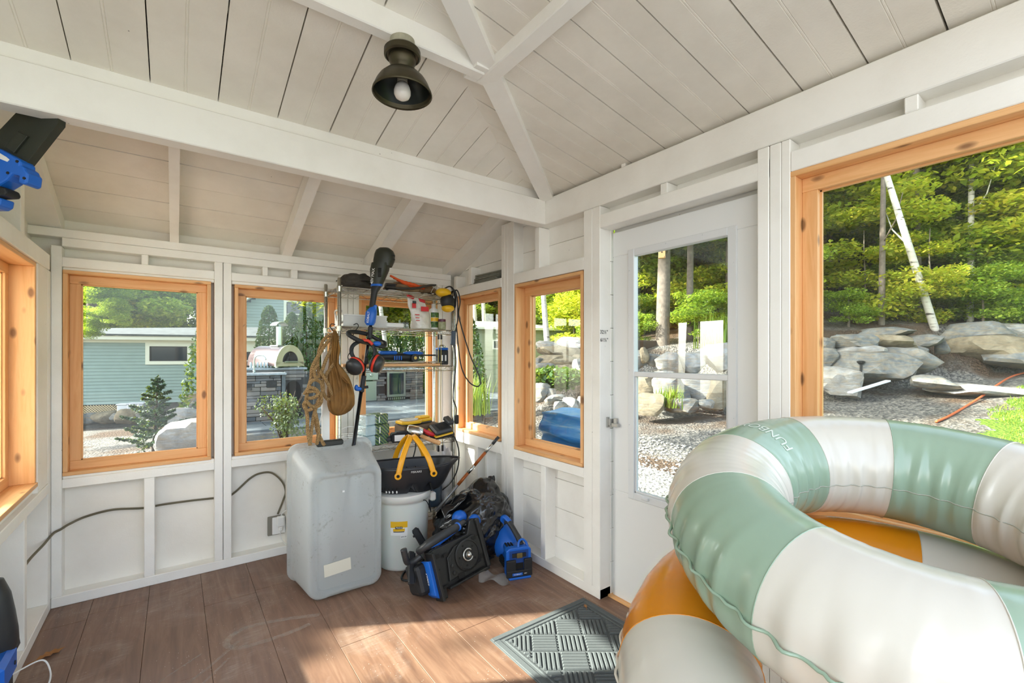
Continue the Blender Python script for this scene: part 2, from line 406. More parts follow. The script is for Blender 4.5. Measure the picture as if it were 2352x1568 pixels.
# left wall; the wider front bay turns off to the left at the big beam
wl = structure('wall_left')
MB().box((XL-SD-.03, 2.30, 0), (-2.12, 2.34, 2.3)).build('wall_panel', 'panel', wl); MB().box((-2.12, YF, 0), (-2.08, 2.34, 2.3)).build('wall_panel', 'panel', wl)
LO = [(2.50, 3.205, .735, 1.84)]
for u0, u1, z0, z1 in [(2.3, 2.51, 0, 2.9), (3.195, 3.6, 0, 2.9), (2.5, 3.21, 0, .74), (2.5, 3.21, 1.835, 2.9)]:
    member('wall_panel', 'l', wl, u0, u1, z0, z1, SD-.003, SD+.03, 'panel', 0)
member('base_plate', 'l', wl, 2.3, YB, 0, .056)
for a, b in ((3.421, 3.487), (3.205, 3.421), (2.43, 2.498)): member('stud', 'l', wl, a, b, .7 if b == 3.421 else .056, 2.2 if a < 3.1 else 1.84)
member('header', 'l', wl, 2.50, 3.44, 1.84, 1.922, -.004); member('sill_plate', 'l', wl, 2.50, 3.43, .648, .70, -.004)
member('sill_cap', 'l', wl, 2.50, 3.40, .70, .735, .02)
member('stud', 'l', wl, 2.95, 2.995, .056, .648); member('stud', 'l', wl, 2.89, 2.95, 1.922, 2.25)
# ceiling over the lean-to: boards along X on three rafters
ceil = structure('ceiling')
y = 3.62; kk = 0; c_ = 1/math.sqrt(1+KS*KS)
while y > 2.2:
    y1 = y-.172; za = 2.178+KS*(YB-y); zb = 2.178+KS*(YB-y1)
    g = random.uniform(.0045, .0075); j = random.uniform(0, .003)
    MB().hexa([(-.66, y-g, za+j), (2.05, y-g, za+j), (2.05, y1+g, zb+j), (-.66, y1+g, zb+j), (-.66, y-g, za+.02), (2.05, y-g, za+.02), (2.05, y1+g, zb+.02), (-.66, y1+g, zb+.02)]).build('ceiling_board', 'ceil', ceil, fix=True)
    y = y1
for a, b in ((-.024, .021), (.597, .661), (1.20, 1.29)):
    slope_member('rafter', ceil, a, b, 3.60, 2.25, 2.078-KS*.11, KS, .098)
slope_member('rafter', wr, 1.89, 2.03, 3.60, 2.30, 2.07-KS*.11+.02, KS, .088)
slope_member('rafter', wl, -.64, -.50, 3.60, 2.30, 2.07-KS*.11+.02, KS, .088)
# the two heavy beams and the blocking above them
member2 = lambda name, a, b, parent=ceil, mat='white': MB().box(a, b, .004).build(name, mat, parent)
member2('beam', (XW-.1, 2.24, 2.23), (XR+.001, 2.318, 2.388)); member2('beam', (XR, YF, 2.232), (XR+.1, 2.345, 2.395))
member2('beam', (XW-.1, YF, 2.232), (XW, 2.239, 2.395))
member2('blocking', (XW, 2.272, 2.388), (1.9, 2.31, 2.62)); member2('blocking', (1.99, YF, 2.395), (2.03, 2.3, 2.60)); member2('blocking', (XW-.1, YF, 2.395), (XW-.06, 2.3, 2.60))
member2('block', (1.94, 1.60, 2.39), (1.99, 1.628, 2.43))
# main hip ceiling
KB, KR = .232, .178
ZB = lambda y: 2.452+KB*(2.25-y)
ZR = lambda x: 2.412+KR*(1.94-x)

ZL = lambda x: 2.412+KR*(x-XW)
XM = (1.94+XW)/2
def bead_board(fn, a, b, l0, l1, nm='ceiling_board'):
    """a board between cross positions a..b, running l0..l1; fn(cross, along, lift) -> point. beads down the middle"""
    m_ = (a+b)/2; g = random.uniform(.0012, .0035)
    prof = [(a+g, .0), (m_-.006, 0), (m_-.004, .002), (m_-.002, 0), (m_+.002, 0), (m_+.004, .002), (m_+.006, 0), (b-g, 0), (b-g, .022), (a+g, .022)]
    lift = random.uniform(0, .002); k = len(prof); mb = MB()
    vs = [fn(c, l, h+lift) for l in (l0, l1) for c, h in prof]
    fs = [tuple(range(k))[::-1], tuple(range(k, 2*k))]+[(i, (i+1) % k, k+(i+1) % k, k+i) for i in range(k)]
    return mb.add(vs, fs).build(nm, 'ceil', ceil, fix=True)
x = -.077-.224*9
while x < 2.0:
    bead_board(lambda c, l, h: (c, l, ZB(l)+h), x, x+.224, 2.30, .72); x += .224
y = 2.19
while y > YF:
    bead_board(lambda c, l, h: (l, c, ZR(l)+h), y-.206, y, 2.0, XM-.02)
    bead_board(lambda c, l, h: (l, c, ZL(l)+h), y-.206, y, XW-.08, XM+.02)
    y -= .206
hipd = Vector((-.88, -.652, .14)).normalized()
def bar(name, p, q, wd, hh, parent=ceil):
    p, q = Vector(p), Vector(q); d = (q-p); s_ = d.cross(Vector((0, 0, 1))).normalized()*wd/2; up = Vector((0, 0, hh))
    return MB().hexa([tuple(v) for v in (p-s_, p+s_, q+s_, q-s_, p-s_+up, p+s_+up, q+s_+up, q-s_+up)]).build(name, 'white', parent, fix=True)
h0 = Vector((1.93, 2.222, 2.378)); h1 = h0+Vector((-.88, -.652, .157))*2.24
bar('hip_rafter', h0, h1, .088, .10)
bar('hip_rafter', (XW, 2.222, 2.378), (h1.x-.0, h1.y, h1.z), .088, .10)
member2('purlin', (-1.2, 1.562, 2.53), (1.021, 1.612, 2.635)); member2('purlin', (1.022, YF, 2.5305), (1.09, 1.63, 2.625)); MB().box((.965, 1.535, 2.5365), (1.085, 1.64, 2.62)).build('hip_block', 'white', ceil)
member2('purlin', (-1.2, YF, 2.53), (-1.13, 1.60, 2.625))
# roof deck and eaves above everything
roof = MB()
roof.hexa([(-.95, 3.85, 2.07), (2.35, 3.85, 2.07), (2.35, 2.2, 2.66), (-.95, 2.2, 2.66), (-.95, 3.85, 2.12), (2.35, 3.85, 2.12), (2.35, 2.2, 2.71), (-.95, 2.2, 2.71)])
ZT = ZR(XM)+.06
for xa, xb, za in ((XM, 2.4, 2.37), (XM, XW-.45, 2.37)):
    p = [(xa, YF-.1, ZT), (xa, 2.45, ZT), (xb, 2.45, za), (xb, YF-.1, za)]; roof.hexa(p+[(a, b, c+.05) for a, b, c in p])
tag(roof.build('roof', plain('roof_shingle', '4a4a48', .9, var=.3), fix=True), kind='structure')

# windows: cedar lining, sash and pane
WN = [0]
def window(wl, u0, u1, z0, z1, d_l=(.004, .15), d_s=(.055, .1), sw=.048, sb=.05, gl='glass', far=True):
    WN[0] += 1; wn = structure('window_%d' % WN[0]); cu = 'cedar'+('x' if wl == 'b' else 'y'); t = .021
    B = lambda nm, a, b, c, d, e, f, m: wbox(MB(), wl, a, b, c, d, e, f, .002).build(nm, m, wn)
    B('head_lining', u0, u1, *d_l, z1-t, z1, cu); B('sill_lining', u0, u1, d_l[0]-.006, d_l[1], z0, z0+t, cu)
    B('side_lining', u0, u0+t, *d_l, z0+t, z1-t, 'cedarz'); B('side_lining', u1-t, u1, *d_l, z0+t, z1-t, 'cedarz')
    a, b, c, d = u0+t, u1-t, z0+t, z1-t
    B('top_rail', a, b, *d_s, d-sw, d, cu); B('bottom_rail', a, b, *d_s, c, c+sb, cu)
    B('stile', a, a+sw, d_s[0]+.001, d_s[1], c+sb, d-sw, 'cedarz'); B('stile', b-sw, b, d_s[0]+.001, d_s[1], c+sb, d-sw, 'cedarz')
    gd = d_s[1]-.02
    wbox(MB(), wl, a+sw-.004, b-sw+.004, gd, gd+.004, c+sb-.004, d-sw+.004).build('pane', gl, wn)
    wd = .006      # glazing bead
    for e in ((a+sw, b-sw, c+sb, c+sb+wd), (a+sw, b-sw, d-sw-wd, d-sw), (a+sw, a+sw+wd, c+sb, d-sw), (b-sw-wd, b-sw, c+sb, d-sw)):
        wbox(MB(), wl, e[0], e[1], gd-.012, gd, e[2], e[3]).build('glazing_bead', 'cedarz' if e[1]-e[0] < .02 else cu, wn)
    return wn
for q in BW: window('b', *q)
window('r', *RO[0], d_s=(.06, .11)); window('r', *RO[1], d_s=(.082, .135), sw=.06); window('r', *RO[3], d_s=(.062, .12), sw=.055, gl='glassw', sb=.06)
window('l', *LO[0], d_s=(.095, .14), d_l=(.006, .17))
# the door with its self-storing storm window
d1 = structure('door_1'); DX = 2.022
R_ = lambda nm, y0, y1, z0, z1, x0=DX, x1=DX+.035, m='doorw', ch=.003: MB().box((x0, y0, z0), (x1, y1, z1), ch).build(nm, m, d1)
yl, yr, zt, zb_, = 1.755, .935, 2.083, .012
gy0, gy1, gz0, gz1 = 1.055, 1.622, .615, 1.945
R_('door_panel', yr, yl, zb_, gz0); R_('door_panel', yr, yl, gz1, zt); R_('door_panel', yr, gy0, gz0, gz1); R_('door_panel', gy1, yl, gz0, gz1)
for a in ((gy0-.02, gy0+.022, gz0-.02, gz1+.02), (gy1-.022, gy1+.02, gz0-.02, gz1+.02), (gy0+.022, gy1-.022, gz1-.018, gz1+.02), (gy0+.022, gy1-.022, gz0-.02, gz0+.018)):
    R_('lite_frame', *a, DX-.008, DX+.03, 'alu')
R_('meeting_rail', gy0+.02, gy1-.02, 1.266, 1.294, DX-.004, DX+.03, 'alu'); R_('sash_stile', gy1-.032, gy1-.022, gz0+.018, 1.266, DX, DX+.02, 'alu'); R_('sash_stile', gy0+.022, gy0+.032, gz0+.018, 1.266, DX, DX+.02, 'alu')
R_('sash_rail', gy0+.022, gy1-.022, gz0+.018, gz0+.03, DX, DX+.02, 'alu')
R_('sash_latch', 1.50, 1.545, gz0-.004, gz0+.012, DX-.02, DX-.006, 'alu')
R_('pane', gy0+.02, gy1-.02, 1.28, gz1-.015, DX+.018, DX+.021, 'glassd', 0); R_('pane', gy0+.03, gy1-.03, gz0+.028, 1.27, DX+.008, DX+.011, 'glassd', 0)
for yy, zz in [(1.632, .75), (1.632, 1.0), (1.632, 1.3), (1.632, 1.6), (1.632, 1.85), (1.05, .75), (1.05, 1.1), (1.05, 1.5), (1.05, 1.8), (1.4, 1.955), (1.2, 1.955)]:
    m_ = MB(); m_.mat = T(DX-.009, yy, zz) @ Matrix.Rotation(PI/2, 4, 'Y'); m_.lathe([(.004, -.002), (.004, .002)], 8); m_.build('screw', 'alu', d1)
# jamb, threshold and latch of the door
member('trim_strip', 'r', wr, .909, .928, 0, 2.10, .06, .1); member('trim_strip', 'r', wr, .905, 1.772, 2.07, 2.25, .125, .15); member('trim_strip', 'r', wr, 1.760, 1.772, 0, 2.10, .12, .14)
MB().box((2.0, .9, 0), (2.06, 1.775, .012)).build('threshold', 'cedary', d1)
lm = MB(); lm.box((1.985, 1.762, .972), (2.0, 1.7715, 1.03)); lm.box((1.99, 1.745, .985), (2.02, 1.7645, 1.02)); lm.box((1.995, 1.700, .978), (2.021, 1.745, .998), .003); lm.box((2.005, 1.715, .985), (2.021, 1.737, 1.025), .002)
lm.build('latch', plain('latch_metal', 'b9b7b0', .35, .6), d1)
# ---------------------------------------------------------------- outside: ground
def xline(y):
    P_ = [(-8, 19), (-3, 18), (1, 16), (2.3, 14), (3.6, 11.8), (5.4, 8.7), (7.5, 7.0), (9, 6.6), (12, 9), (20, 12)]
    for (a, b), (c, d) in zip(P_, P_[1:]):
        if a <= y <= c: return b+(d-b)*(y-a)/(c-a)
    return P_[0][1] if y < -8 else P_[-1][1]
def sstep(a, b, t): t = max(0, min(1, (t-a)/(b-a))); return t*t*(3-2*t)
def gz(x, y):
    z = -.16+.105*max(0, min(x, 15)-4.5)*sstep(13, 8, y)
    z -= .07*max(0, y-9)*sstep(2.5, 0, x)
    s_ = x-xline(y)
    z += 1.1*sstep(.2, 1.6, s_)*sstep(15, 10, y)+.10*max(0, min(s_, 6)-1)+.42*max(0, s_-6)*sstep(16, 10, y)
    return z+.05*mnoise.noise((x*.5, y*.5, 0))
n = N('gravel'); wv = n.wcoord(); vo = n.new('ShaderNodeTexVoronoi'); vo.inputs['Scale'].default_value = 26; n.link(wv, vo.inputs['Vector'])
hs_ = n.new('ShaderNodeSeparateColor'); n.link(vo.outputs['Color'], hs_.inputs[0])
st = n.ramp(hs_.outputs[0], [(.0, '403f3d'), (.5, '66635e'), (1, '8f897f')])
mul = n.ramp(n.noise(n.wcoord((20, 60, 20)), 1, 3), [(.3, '33291f'), (.7, '665343')])
msk = n.ramp(n.noise(wv, .45, 3), [(.46, (0, 0, 0)), (.56, (1, 1, 1))])
cc = n.mix(msk, st, mul)
sx = n.new('ShaderNodeSeparateXYZ'); n.link(wv, sx.inputs[0])
lit = n.math('MULTIPLY', n.math('LESS_THAN', n.math('ADD', sx.outputs[0], n.math('MULTIPLY', n.noise(wv, 3, 2), 1.2)), 5.6), n.math('GREATER_THAN', sx.outputs[0], 2))
cc = n.mix(lit, cc, n.ramp(hs_.outputs[0], [(0, '6b6862'), (1, 'a8a49a')]))
gm_ = n.math('MULTIPLY', n.math('LESS_THAN', n.math('ADD', sx.outputs[1], n.math('MULTIPLY', n.noise(wv, 2, 3), 1.2)), 1.75), n.math('GREATER_THAN', sx.outputs[0], 5.0))
cc = n.mix(gm_, cc, n.ramp(n.noise(wv, 40, 3), [(.3, '3e571a'), (.7, '6c872f')]))
n.col(cc); n.set(Roughness=.9, Specular_IOR_Level=.2); n.bump(vo.outputs['Distance'], .9, .03); M['gravel'] = n.m
gx = [x*.6-16 for x in range(106)]; gy = [y*.6-18 for y in range(110)]
mb = MB(); mb.add([(x, y, gz(x, y)) for x in gx for y in gy], [(i*110+j, (i+1)*110+j, (i+1)*110+j+1, i*110+j+1) for i in range(105) for j in range(109)])
tag(mb.build('ground', 'gravel', smooth=True), kind='structure')
pd_ = MB().box((-9, -12, -.3), (7, -.45, -.06)).build('bounce_slab', plain('bounce_grey', '8d8f90', .8, var=.08, vscale=2)); tag(pd_, kind='structure')  # unseen pale slab, added to bounce sunlight up into the room
# leaf clouds ---------------------------------------------------
def leafmat(name, c0, c1, c2, trans=.45, shine=.35):
    n = N(name); g = n.new('ShaderNodeNewGeometry'); oi = n.rnd()
    f = n.math('ADD', n.math('MULTIPLY', g.outputs['Random Per Island'], .75), n.math('MULTIPLY', oi, .25))
    cc = n.ramp(f, [(.08, c0), (.5, c1), (.92, c2)])
    n.col(cc); n.set(Roughness=.45, Specular_IOR_Level=shine)
    tl = n.new('ShaderNodeBsdfTranslucent'); n.link(n.mix(.5, cc, 'b7c829', 'MIX'), tl.inputs[0])
    mx = n.new('ShaderNodeMixShader'); mx.inputs[0].default_value = trans
    n.link(n.b.outputs[0], mx.inputs[1]); n.link(tl.outputs[0], mx.inputs[2]); n.link(mx.outputs[0], n.out.inputs[0]); return n.m
M['leaf'] = leafmat('maple_leaf', '4d6d26', '83a338', 'c0c852', .5); M['leafy'] = leafmat('yellowing_leaf', '819a32', 'b8c03e', 'dcc64a', .55)
M['leafd'] = leafmat('hemlock_needles', '2a4420', '46662e', '6f8c3c', .3); M['thuja'] = leafmat('arborvitae_sprays', '1d3a1a', '2d5226', '466b33', .2)
M['spruce'] = leafmat('spruce_needles', '182d1c', '25432a', '3a5a38', .12); M['shrubl'] = leafmat('glossy_shrub_leaf', '2f4423', '4a6033', '7d8c58', .2, .9)
M['blade'] = leafmat('grass_blade', '3f5a18', '688728', '93a13c', .35)
def leaves(mb, pts, size, rng, flat=.5, asp=.55):
    """diamond leaves at pts; flat pulls their faces to lie level"""
    for p in pts:
        s_ = size*rng.uniform(.6, 1.35); th = rng.uniform(0, 2*PI); ti = rng.gauss(0, 1-flat)*1.1; ro = rng.gauss(0, 1-flat)*1.1-.15
        d = Vector((math.cos(th)*math.cos(ti), math.sin(th)*math.cos(ti), math.sin(ti))); q = d.cross(Vector((0, 0, 1)))
        if q.length < .05: q = Vector((1, 0, 0))
        q.normalize(); q = (q*math.cos(ro)+d.cross(q)*math.sin(ro))*asp*s_*.5; d = d*s_*.5; p = Vector(p)
        k = len(mb.v); mb.v += [tuple(p-d), tuple(p+q), tuple(p+d), tuple(p-q)]; mb.f.append((k, k+1, k+2, k+3)); mb.mi.append(0); mb.sm.append(False)
def blobpts(rng, n_, blobs):
    out = []
    tot = sum(b[3]*b[4]*b[5] for b in blobs)
    for b in blobs:
        for _ in range(int(n_*b[3]*b[4]*b[5]/tot)):
            while True:
                v = Vector((rng.uniform(-1, 1), rng.uniform(-1, 1), rng.uniform(-1, 1)))
                if .25 < v.length < 1: break
            v = v*(.55+.45*v.length)
            out.append((b[0]+v.x*b[3], b[1]+v.y*b[4], b[2]+v.z*b[5]))
    return out
def crown_mesh(seed, n_, size, spread, ht, layers=9, flat=.62):
    rng = random.Random(seed); bl = []
    for _ in range(layers):
        a = rng.uniform(0, 2*PI); r = rng.uniform(.1, .75)*spread; rr = rng.uniform(.35, .6)*spread
        bl.append((r*math.cos(a), r*math.sin(a), rng.uniform(0, ht), rr, rr, rr*rng.uniform(.28, .5)))
    mb = MB(); leaves(mb, blobpts(rng, n_, bl), size, rng, flat); return mb
def cone_pts(rng, n_, h, r, sh=1.0):
    out = []
    for _ in range(n_):
        t = rng.random()**1.35; a = rng.uniform(0, 2*PI); k = rng.uniform(.72, 1.04)
        rr = r*((1-t)**sh)*k*(min(1, .55+t*4)); out.append((rr*math.cos(a), rr*math.sin(a), t*h))
    return out
M['bark'] = plain('grey_bark', '6d6257', .9, var=.3, bscale=20, bstr=.8)
M['barkd'] = plain('dark_bark', '4a3a2c', .9, var=.3, bscale=20, bstr=.8)
n = N('birch_bark'); v = n.coord((3, 3, 14)); n.col(n.ramp(n.noise(v, 1.3, 4), [(.34, '3b352e'), (.42, 'b9b4a9'), (.8, 'cdc8be')])); n.set(Roughness=.7); M['birch'] = n.m
def trunk(parent, r, h, mat='bark', lean=(0, 0), name='trunk', branches=0, seed=0):
    rng = random.Random(seed); mb = MB(); mb.smooth = True
    pts = [(lean[0]*t*t*.3+lean[0]*t*.7+rng.uniform(-.02, .02), lean[1]*t+rng.uniform(-.02, .02), h*t-.3*(t == 0)) for t in (0, .12, .3, .5, .75, 1)]
    mb.tube(pts, [r*1.25, r, r*.9, r*.78, r*.6, r*.35], 10)
    for k in range(branches):
        t = rng.uniform(.45, .95); a = rng.uniform(0, 2*PI); L = rng.uniform(.6, 1.5)*h*.18; z = h*t
        b0 = (lean[0]*t, lean[1]*t, z); mb.tube([b0, (b0[0]+L*.5*math.cos(a), b0[1]+L*.5*math.sin(a), z+L*.25), (b0[0]+L*math.cos(a), b0[1]+L*math.sin(a), z+L*.35)], [r*.3, r*.2, r*.08], 6)
    return mb.build(name, mat, parent)
def share(name, src, parent, loc=(0, 0, 0), rz=0, sc=1):
    o = bpy.data.objects.new(name, src); COL.objects.link(o); o.parent = parent; o.location = loc; o.rotation_euler = (0, 0, rz)
    o.scale = sc if isinstance(sc, (tuple, list)) else (sc,)*3; o['kind'] = 'stuff'; return o
def mesh_of(mb, name, m):
    o = mb.build(name, m); me = o.data; bpy.data.objects.remove(o); return me
CR = [mesh_of(crown_mesh(20+i, 9000, .155, 1.9, 2.6), 'crown', 'leaf') for i in range(3)]
CY = [mesh_of(crown_mesh(40+i, 9000, .15, 1.9, 2.4), 'crown', 'leafy') for i in range(2)]
CD = [mesh_of(crown_mesh(60+i, 9000, .145, 1.9, 3.4, 12), 'crown', 'leafd') for i in range(2)]
CF = [mesh_of(crown_mesh(80+i, 5200, .11, 1.3, 1.5), 'crown', 'leaf') for i in range(2)]
# woods behind the boulders
rw = random.Random(11)
def wtree(x, y, h, cr, kind, group, label, r=.11, mat='bark', n_cr=3, lean=(0, 0)):
    z = gz(x, y); e = empty('woodland_tree', (x, y, z), label=label, cat='tree', group=group)
    trunk(e, r, h, mat, lean, branches=4, seed=int(x*7+y*13))
    for k in range(n_cr):
        t = (k+.6)/n_cr; me = rw.choice(kind)
        share('crown', me, e, (rw.uniform(-.7, .7)+lean[0]*t, rw.uniform(-.7, .7)+lean[1]*t, h*(.12+.80*t)-1.0), rw.uniform(0, 6.28), cr*(1.15-.35*t)*rw.uniform(.85, 1.1))
    return e
spots = []
dirgap = lambda x, y: (63 < math.degrees(math.atan2(x, y)) < 86 and math.hypot(x, y) < 16.6) or (54 < math.degrees(math.atan2(x, y)) < 57 and math.hypot(x, y) < 14)
for i in range(84):
    for _ in range(40):
        y = rw.uniform(-6, 21); x = xline(y)+rw.uniform(2.8, 17); a = math.degrees(math.atan2(x, y))
        if 28 < a < 108 and all((x-p)**2+(y-q)**2 > 3.2 for p, q in spots) and not (dirgap(x, y)): break
    spots.append((x, y))
    dd = x-xline(y); kd = [CR, CY, CD][rw.choices([0, 1, 2], [5, 3 if dd < 8 else 1, 2 if dd < 7 else 6])[0]]
    nm = {id(CR): 'green leafy tree among the woods behind the boulders', id(CY): 'yellow-green leafy tree among the woods behind the boulders', id(CD): 'dark green tree among the woods behind the boulders'}[id(kd)]
    wtree(x, y, rw.uniform(6, 10), rw.uniform(.8, 1.15), kd, nm.split(' tree')[0]+' woodland trees', nm, r=rw.uniform(.07, .14))
# low understorey right behind the stones
for i in range(30):
    y = rw.uniform(-2.5, 12); x = xline(y)+rw.uniform(1.8, 6.5); kd = rw.choice([CF, CF, CF])
    if 75 < math.degrees(math.atan2(x, y)) < 82.5 and i % 3: continue
    e = empty('understorey_bush', (x, y, gz(x, y)), label='leafy green bush at the edge of the woods behind the boulders', cat='bush', group='bushes along the wood edge')
    trunk(e, .03, .9, 'bark', name='stem'); share('foliage', rw.choice(kd), e, (0, 0, .1), rw.uniform(0, 6), rw.uniform(.45, .85))
# leafy saplings filling the slope under the tall trees
CS = [mesh_of(crown_mesh(95+i, 8000, .12, 1.4, 3.0, 12), 'foliage', ('leaf', 'leafy', 'leaf')[i]) for i in range(3)]
k_ = 0
while k_ < 70:
    y = rw.uniform(-5, 15); x = xline(y)+rw.uniform(2.2, 13); a = math.degrees(math.atan2(x, y))
    if not 34 < a < 98: continue
    k_ += 1
    if 72 < a < 84 and math.hypot(x, y) < 15.3: continue
    e = empty('sapling', (x, y, gz(x, y)), label='bright leafy sapling on the wooded slope above the boulders', cat='sapling', group='saplings on the slope')
    trunk(e, .025, 2.4, 'bark', name='stem', seed=k_); share('foliage', rw.choice(CS), e, (0, 0, .1), rw.uniform(0, 6), rw.uniform(.7, 1.15))
# birches and other bare trunks in view
def pole_tree(name, base, top, r, mat, label, cat='tree'):
    e = empty(name, base, label=label, cat=cat); b = Vector(base); d = Vector(top)-b
    mb = MB(); mb.smooth = True
    pts = [tuple(d*t) for t in (-.05, .0, .3, .6, 1)]; mb.tube(pts, [r*1.1, r*1.05, r, r*.9, r*.75], 10); mb.build('trunk', mat, e)
    mb = MB(); mb.smooth = True; q = d*.55; s_ = Vector((d.y, -d.x, 0)); s_ = s_.normalized() if s_.length > .01 else Vector((1, 0, 0))
    mb.tube([tuple(q), tuple(q+s_*.4+Vector((0, 0, .5))), tuple(q+s_*.6+Vector((0, 0, 1.1)))], [r*.3, r*.2, r*.1], 6); mb.build('branch', mat, e); return e
pole_tree('birch_tree', (15.19, 2.806, 1.942), (13.806, 3.458, 5.822), .082, 'birch', 'thick white birch leaning left behind the boulders in the big window')
pole_tree('birch_tree', (14.47, 3.713, 1.991), (14.515, 3.68, 6.064), .07, 'bark', 'straight pale trunk just left of the leaning birch')
pole_tree('birch_tree', (16.71, 2.426, 2.2), (16.747, 2.398, 7.267), .07, 'birch', 'straight slim birch right of the leaning birch')
pole_tree('birch_tree', (8.541, 9.851, 1.84), (8.411, 9.947, 3.955), .08, 'birch', 'slim white birch seen through the window with the tarp')
pole_tree('birch_tree', (10.103, 16.162, 2.416), (9.971, 16.26, 4.598), .09, 'birch', 'left of two white birches behind the green outbuilding')
pole_tree('birch_tree', (10.395, 15.946, 2.38), (10.307, 16.011, 4.598), .09, 'birch', 'right of two white birches behind the green outbuilding')
pole_tree('birch_tree', (5.577, 14.538, 1.768), (5.358, 14.7, 3.921), .07, 'birch', 'slim birch leaning left behind the grill counter')
ot = pole_tree('oak_tree', (9.899, 6.977, 1.567), (9.969, 6.925, 5.639), .17, 'bark', 'stout grey trunk with a bird box seen through the door glass')
bb = empty('bird_box', (9.675, 6.832, 3.899), label='small orange wooden bird box nailed to the stout grey trunk', cat='bird box')
bx = MB(); bx.mat = Rz(-.9); bx.box((-.08, -.06, -.11), (.08, .06, .11), .006); bx.build('box', 'cedarz', bb)
bx = MB(); bx.mat = Rz(-.9); bx.box((-.10, -.09, .11), (.10, .08, .13)); bx.build('roof', 'barkd', bb)
bx = MB(); bx.mat = Rz(-.9) @ T(0, -.06, .03) @ Matrix.Rotation(PI/2, 4, 'X'); bx.lathe([(.018, -.004), (.018, .004)], 10); bx.build('entrance_hole', 'dark', bb)
# boulders -------------------------------------------------------
def rockmat(name, a, b, c):
    n = N(name); v = n.coord((1, 1, 1)); f = n.noise(v, 5, 6, .65, .6); g = n.noise(n.coord((3, 3, 11), rot=(.3, .4, 0)), 2.2, 4)
    cc = n.mix(n.ramp(g, [(.4, (0, 0, 0)), (.7, (.6, .6, .6))]), n.ramp(f, [(.3, a), (.55, b), (.75, c)]), '8b7a5f')
    n.col(cc); n.set(Roughness=.85, Specular_IOR_Level=.25); n.bump(n.math('ADD', f, g), .5, .03); return n.m
M['rock'] = rockmat('granite_grey', '4b4f52', '6d7070', '8d8c87'); M['rockt'] = rockmat('granite_tan', '5a5244', '7d7462', '9a907c'); M['rockl'] = rockmat('granite_pale', '6f7173', '939390', 'b0aea7')
def rock_mb(c, wd, ht, dp, rng, ang):
    pl = [(Vector((rng.gauss(0, 1), rng.gauss(0, 1), rng.gauss(0, .9))).normalized(), rng.uniform(.72, 1.0)) for _ in range(13)]+[(Vector((0, 0, 1)), rng.uniform(.78, .95)), (Vector((0, 0, -1)), .9)]
    bm = bmesh.new(); bmesh.ops.create_icosphere(bm, subdivisions=3, radius=1)
    sd = rng.uniform(0, 99); mb = MB(); m = T(*c) @ Rz(ang) @ Matrix.Rotation(rng.uniform(-.12, .12), 4, 'Y')
    vs = []
    for v in bm.verts:
        d = v.co.normalized(); r = 1.25
        for nn, h in pl:
            q = d.dot(nn)
            if q > .05: r = min(r, h/q)
        r *= 1+.07*mnoise.noise(d*2.3+Vector((sd, 0, 0)))+.03*mnoise.noise(d*7+Vector((sd, 5, 0)))
        vs.append(tuple(m @ Vector((d.x*r*wd*.56, d.y*r*dp*.56, d.z*r*ht*.56))))
    fs = [tuple(x.index for x in f.verts) for f in bm.faces]; bm.free(); mb.add(vs, fs); return mb
rr = random.Random(5)
def rocks(rows, labels, grp, mats, dpk=.8):
    for k, (c, wd, ht) in enumerate(rows):
        ang = -math.atan2(c[0], c[1]); o = rock_mb((0, 0, 0), wd*1.08, ht*1.12, max(wd*dpk, ht*.9), rr, ang+rr.uniform(-.1, .1)).build('boulder', mats[k % len(mats)])
        o.location = c; sharp(o, .55); tag(o, labels[k] if k < len(labels) else 'weathered grey stone wedged between bigger boulders outside', 'boulder', grp)
rocks([((11.509, 3.916, 1.634), 0.239, 0.297), ((11.944, 3.594, 1.696), 0.842, 0.268), ((11.874, 3.521, 1.461), 0.767, 0.237), ((12.845, 3.175, 1.648), 0.83, 0.361), ((11.321, 3.807, 1.328), 0.338, 0.403), ((11.746, 3.367, 1.139), 1.364, 0.594), ((12.647, 2.824, 1.282), 0.938, 0.535), ((10.769, 3.469, 0.843), 0.775, 0.563), ((13.808, 2.834, 1.697), 0.824, 0.291), ((13.478, 2.83, 1.508), 0.306, 0.197), ((14.084, 2.505, 1.574), 0.239, 0.289), ((13.73, 3.515, 1.938), 1.053, 0.253), ((15.413, 2.267, 1.848), 1.179, 0.579), ((15.186, 1.937, 1.517), 1.501, 0.578), ((16.356, 1.817, 1.959), 1.308, 0.429), ((15.005, 1.573, 1.326), 0.976, 0.4), ((11.495, 2.184, 0.878), 0.658, 0.23)],
 ['rounded boulder at the left edge of the big window, top row', 'long flat boulder on top of the wall left in the big window', 'long slab boulder just under the topmost flat one in the big window', 'blocky tan boulder beside the long flat one in the big window', 'round boulder low at the left edge of the big window', 'broad sloping boulder behind the black garden light', 'bluish pointed boulder right of the garden light', 'pale boulder in the lower left corner of the big window', 'mossy dark flat boulder in the middle of the wall', 'small dark stone tucked under the mossy boulder', 'small upright stone at the right end of the low wall', 'dark boulder furthest back on the low wall', 'big rounded boulder left of the green kayak', 'largest undercut boulder of the right-hand heap', 'wide pale boulder topping the right-hand heap', 'low split boulder at the foot of the right-hand heap', 'flat rock set flush in the gravel'], 'boulders of the stone wall', ['rock', 'rock', 'rockl', 'rockt', 'rock', 'rock', 'rock', 'rockl', 'rock', 'rock', 'rock', 'rock', 'rock', 'rockt', 'rockl', 'rock', 'rock'])
